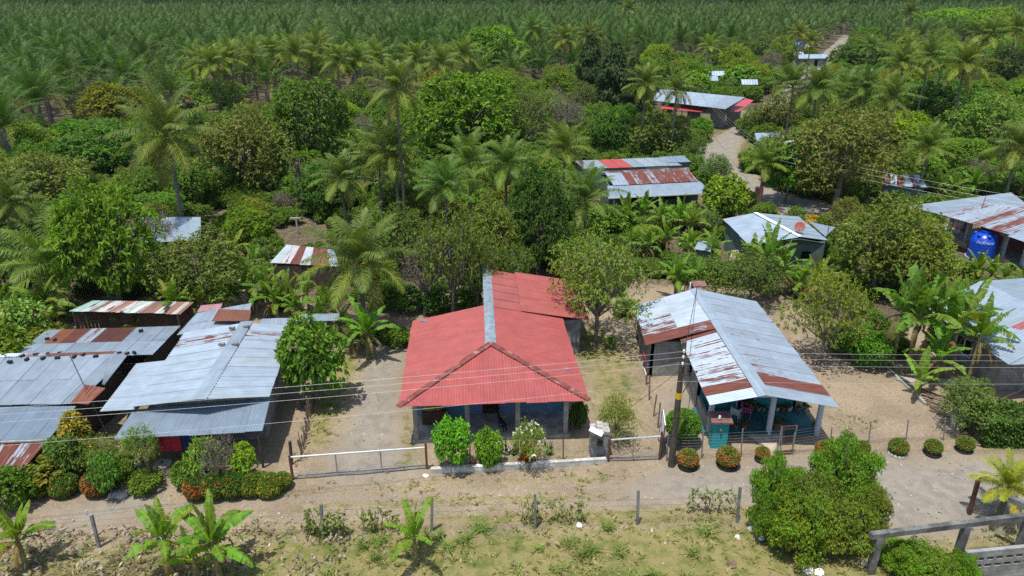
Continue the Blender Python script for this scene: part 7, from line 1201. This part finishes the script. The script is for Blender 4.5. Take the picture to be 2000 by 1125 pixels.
def dry_leaves():
    rg = np.random.default_rng(6); X, Y = region_pts(7000, -22, 2, 20.5, 24.6, lambda x, y, r: r < np.where(x < -7, .40, .02)*clumpn(x*1.7, y*2), 41); n = len(X); p = np.stack([X, Y, rg.uniform(0, .1, n)], 1); g = G(); c = np.array([(.36, .30, .24), (.26, .2, .14), (.46, .42, .37), (.2, .15, .1)])[rg.integers(0, 4, n)]
    leaf_quads(g, rg, p, np.tile([0, 0, 1.], (n, 1))+rg.normal(size=(n, 3))*.4, 2, .30, .09, c*rg.uniform(.7, 1.2, (n, 1)), .25, 1.2); o = g.obj('dry_leaves', LEAF); o['kind'] = 'stuff'; tag(o, 'pale dry banana leaves and chips littering the near bank', 'leaf litter')
    X, Y = region_pts(9000, -24, 30, 22, 46, lambda x, y, r: r < .5*clumpn(x*1.3+5, y*1.7)*(masks(x, y)[..., 1] < .3), 47); k = not_in(X, Y, FOOT, 0); X, Y = X[k], Y[k]; n = len(X); p = np.stack([X, Y, np.full(n, -.012)], 1); g = G(); c = np.array([(.20, .15, .10), (.27, .21, .13), (.42, .37, .30), (.16, .17, .07)])[rg.integers(0, 4, n)]; leaf_quads(g, rg, p, np.tile([0, 0, 1.], (n, 1)), 1, .11, .06, c, .3, 1.6); o = g.obj('fallen_leaves', LEAF); o['kind'] = 'stuff'; tag(o, 'small fallen leaves strewn over the yards', 'leaf litter')
    X, Y = region_pts(9000, -20, 30, 22.5, 40, lambda x, y, r: r < np.maximum(masks(x, y)[..., 1], .12)*.6, 43); k = not_in(X, Y, FOOT, 0); X, Y = X[k], Y[k]; n = len(X); g = G(); s = rg.uniform(.012, .05, n)[:, None]
    o8 = np.array([(-1, -1, 0), (1, -1, 0), (1, 1, 0), (-1, 1, 0), (-.6, -.6, 1), (.6, -.6, 1), (.6, .6, 1), (-.6, .6, 1)]); V = (np.stack([X, Y, np.full(n, -.03)], 1)[:, None]+o8[None]*s[:, None]*rg.uniform(.6, 1.3, (n, 8, 1))).reshape(-1, 3); q = np.array([(4, 5, 6, 7), (0, 1, 5, 4), (1, 2, 6, 5), (2, 3, 7, 6), (3, 0, 4, 7)]); F = (np.arange(n)[:, None, None]*8+q[None]).reshape(-1, 4); c = np.repeat(np.array((.46, .44, .40))*rg.uniform(.6, 1.5, (n, 1)), 5, 0); g.leafs(V, F, np.clip(c, 0, 1)); o = g.obj('pebbles', LEAF); o['kind'] = 'stuff'; tag(o, 'pebbles on the gravel and dirt', 'gravel')
dry_leaves()
# ------------------------------------------------------------------ air, light, camera
HAZE = 0.00007
if HAZE:
    g = G(); g.box(-1600, -60, -2, 1600, 1700, 60); k = NT('haze_air'); v = k('VolumePrincipled', {'Color': (.72, .82, .95), 'Density': HAZE, 'Anisotropy': .2}); k.t.links.new(v.outputs[0], k('OutputMaterial').inputs['Volume']); o = g.obj('haze', k.m); o['kind'] = 'stuff'
SUN = Vector((-.16, -.22, 1.0)).normalized(); EL = math.asin(SUN.z); AZ = math.atan2(SUN.x, SUN.y)
w = bpy.data.worlds.new('World'); bpy.context.scene.world = w; w.use_nodes = True; nt = w.node_tree; nt.nodes.clear()
sk = nt.nodes.new('ShaderNodeTexSky'); sk.sky_type = 'NISHITA'; sk.sun_disc = False; sk.sun_elevation = EL; sk.sun_rotation = AZ; sk.air_density = 1.2; sk.dust_density = 1.5
bg = nt.nodes.new('ShaderNodeBackground'); bg.inputs['Strength'].default_value = .12; ou = nt.nodes.new('ShaderNodeOutputWorld'); nt.links.new(sk.outputs[0], bg.inputs[0]); nt.links.new(bg.outputs[0], ou.inputs[0])
sl = bpy.data.lights.new('sun', 'SUN'); sl.energy = 4.0; sl.angle = math.radians(.55); sl.color = (1, .955, .88); so = bpy.data.objects.new('sun', sl); C.objects.link(so); so.rotation_euler = SUN.to_track_quat('Z', 'Y').to_euler(); so.location = (0, 0, 80)
cam = bpy.data.cameras.new('camera'); cam.sensor_width = 36; cam.lens = 36*FPX/2000; cam.clip_end = 9000; cam.clip_start = .5; co = bpy.data.objects.new('camera', cam); C.objects.link(co); co.location = (0, 0, CAMZ); co.rotation_euler = (math.pi/2-PITCH, 0, 0)
S = bpy.context.scene; S.camera = co; S.view_settings.view_transform = 'Standard'; S.view_settings.look = 'None'; S.view_settings.exposure = .4; S.view_settings.gamma = 1
S.cycles.max_bounces = 5; S.cycles.diffuse_bounces = 2; S.cycles.glossy_bounces = 2; S.cycles.transmission_bounces = 3; S.cycles.volume_bounces = 0; S.cycles.use_denoising = False; S.cycles.caustics_reflective = False; S.cycles.caustics_refractive = False
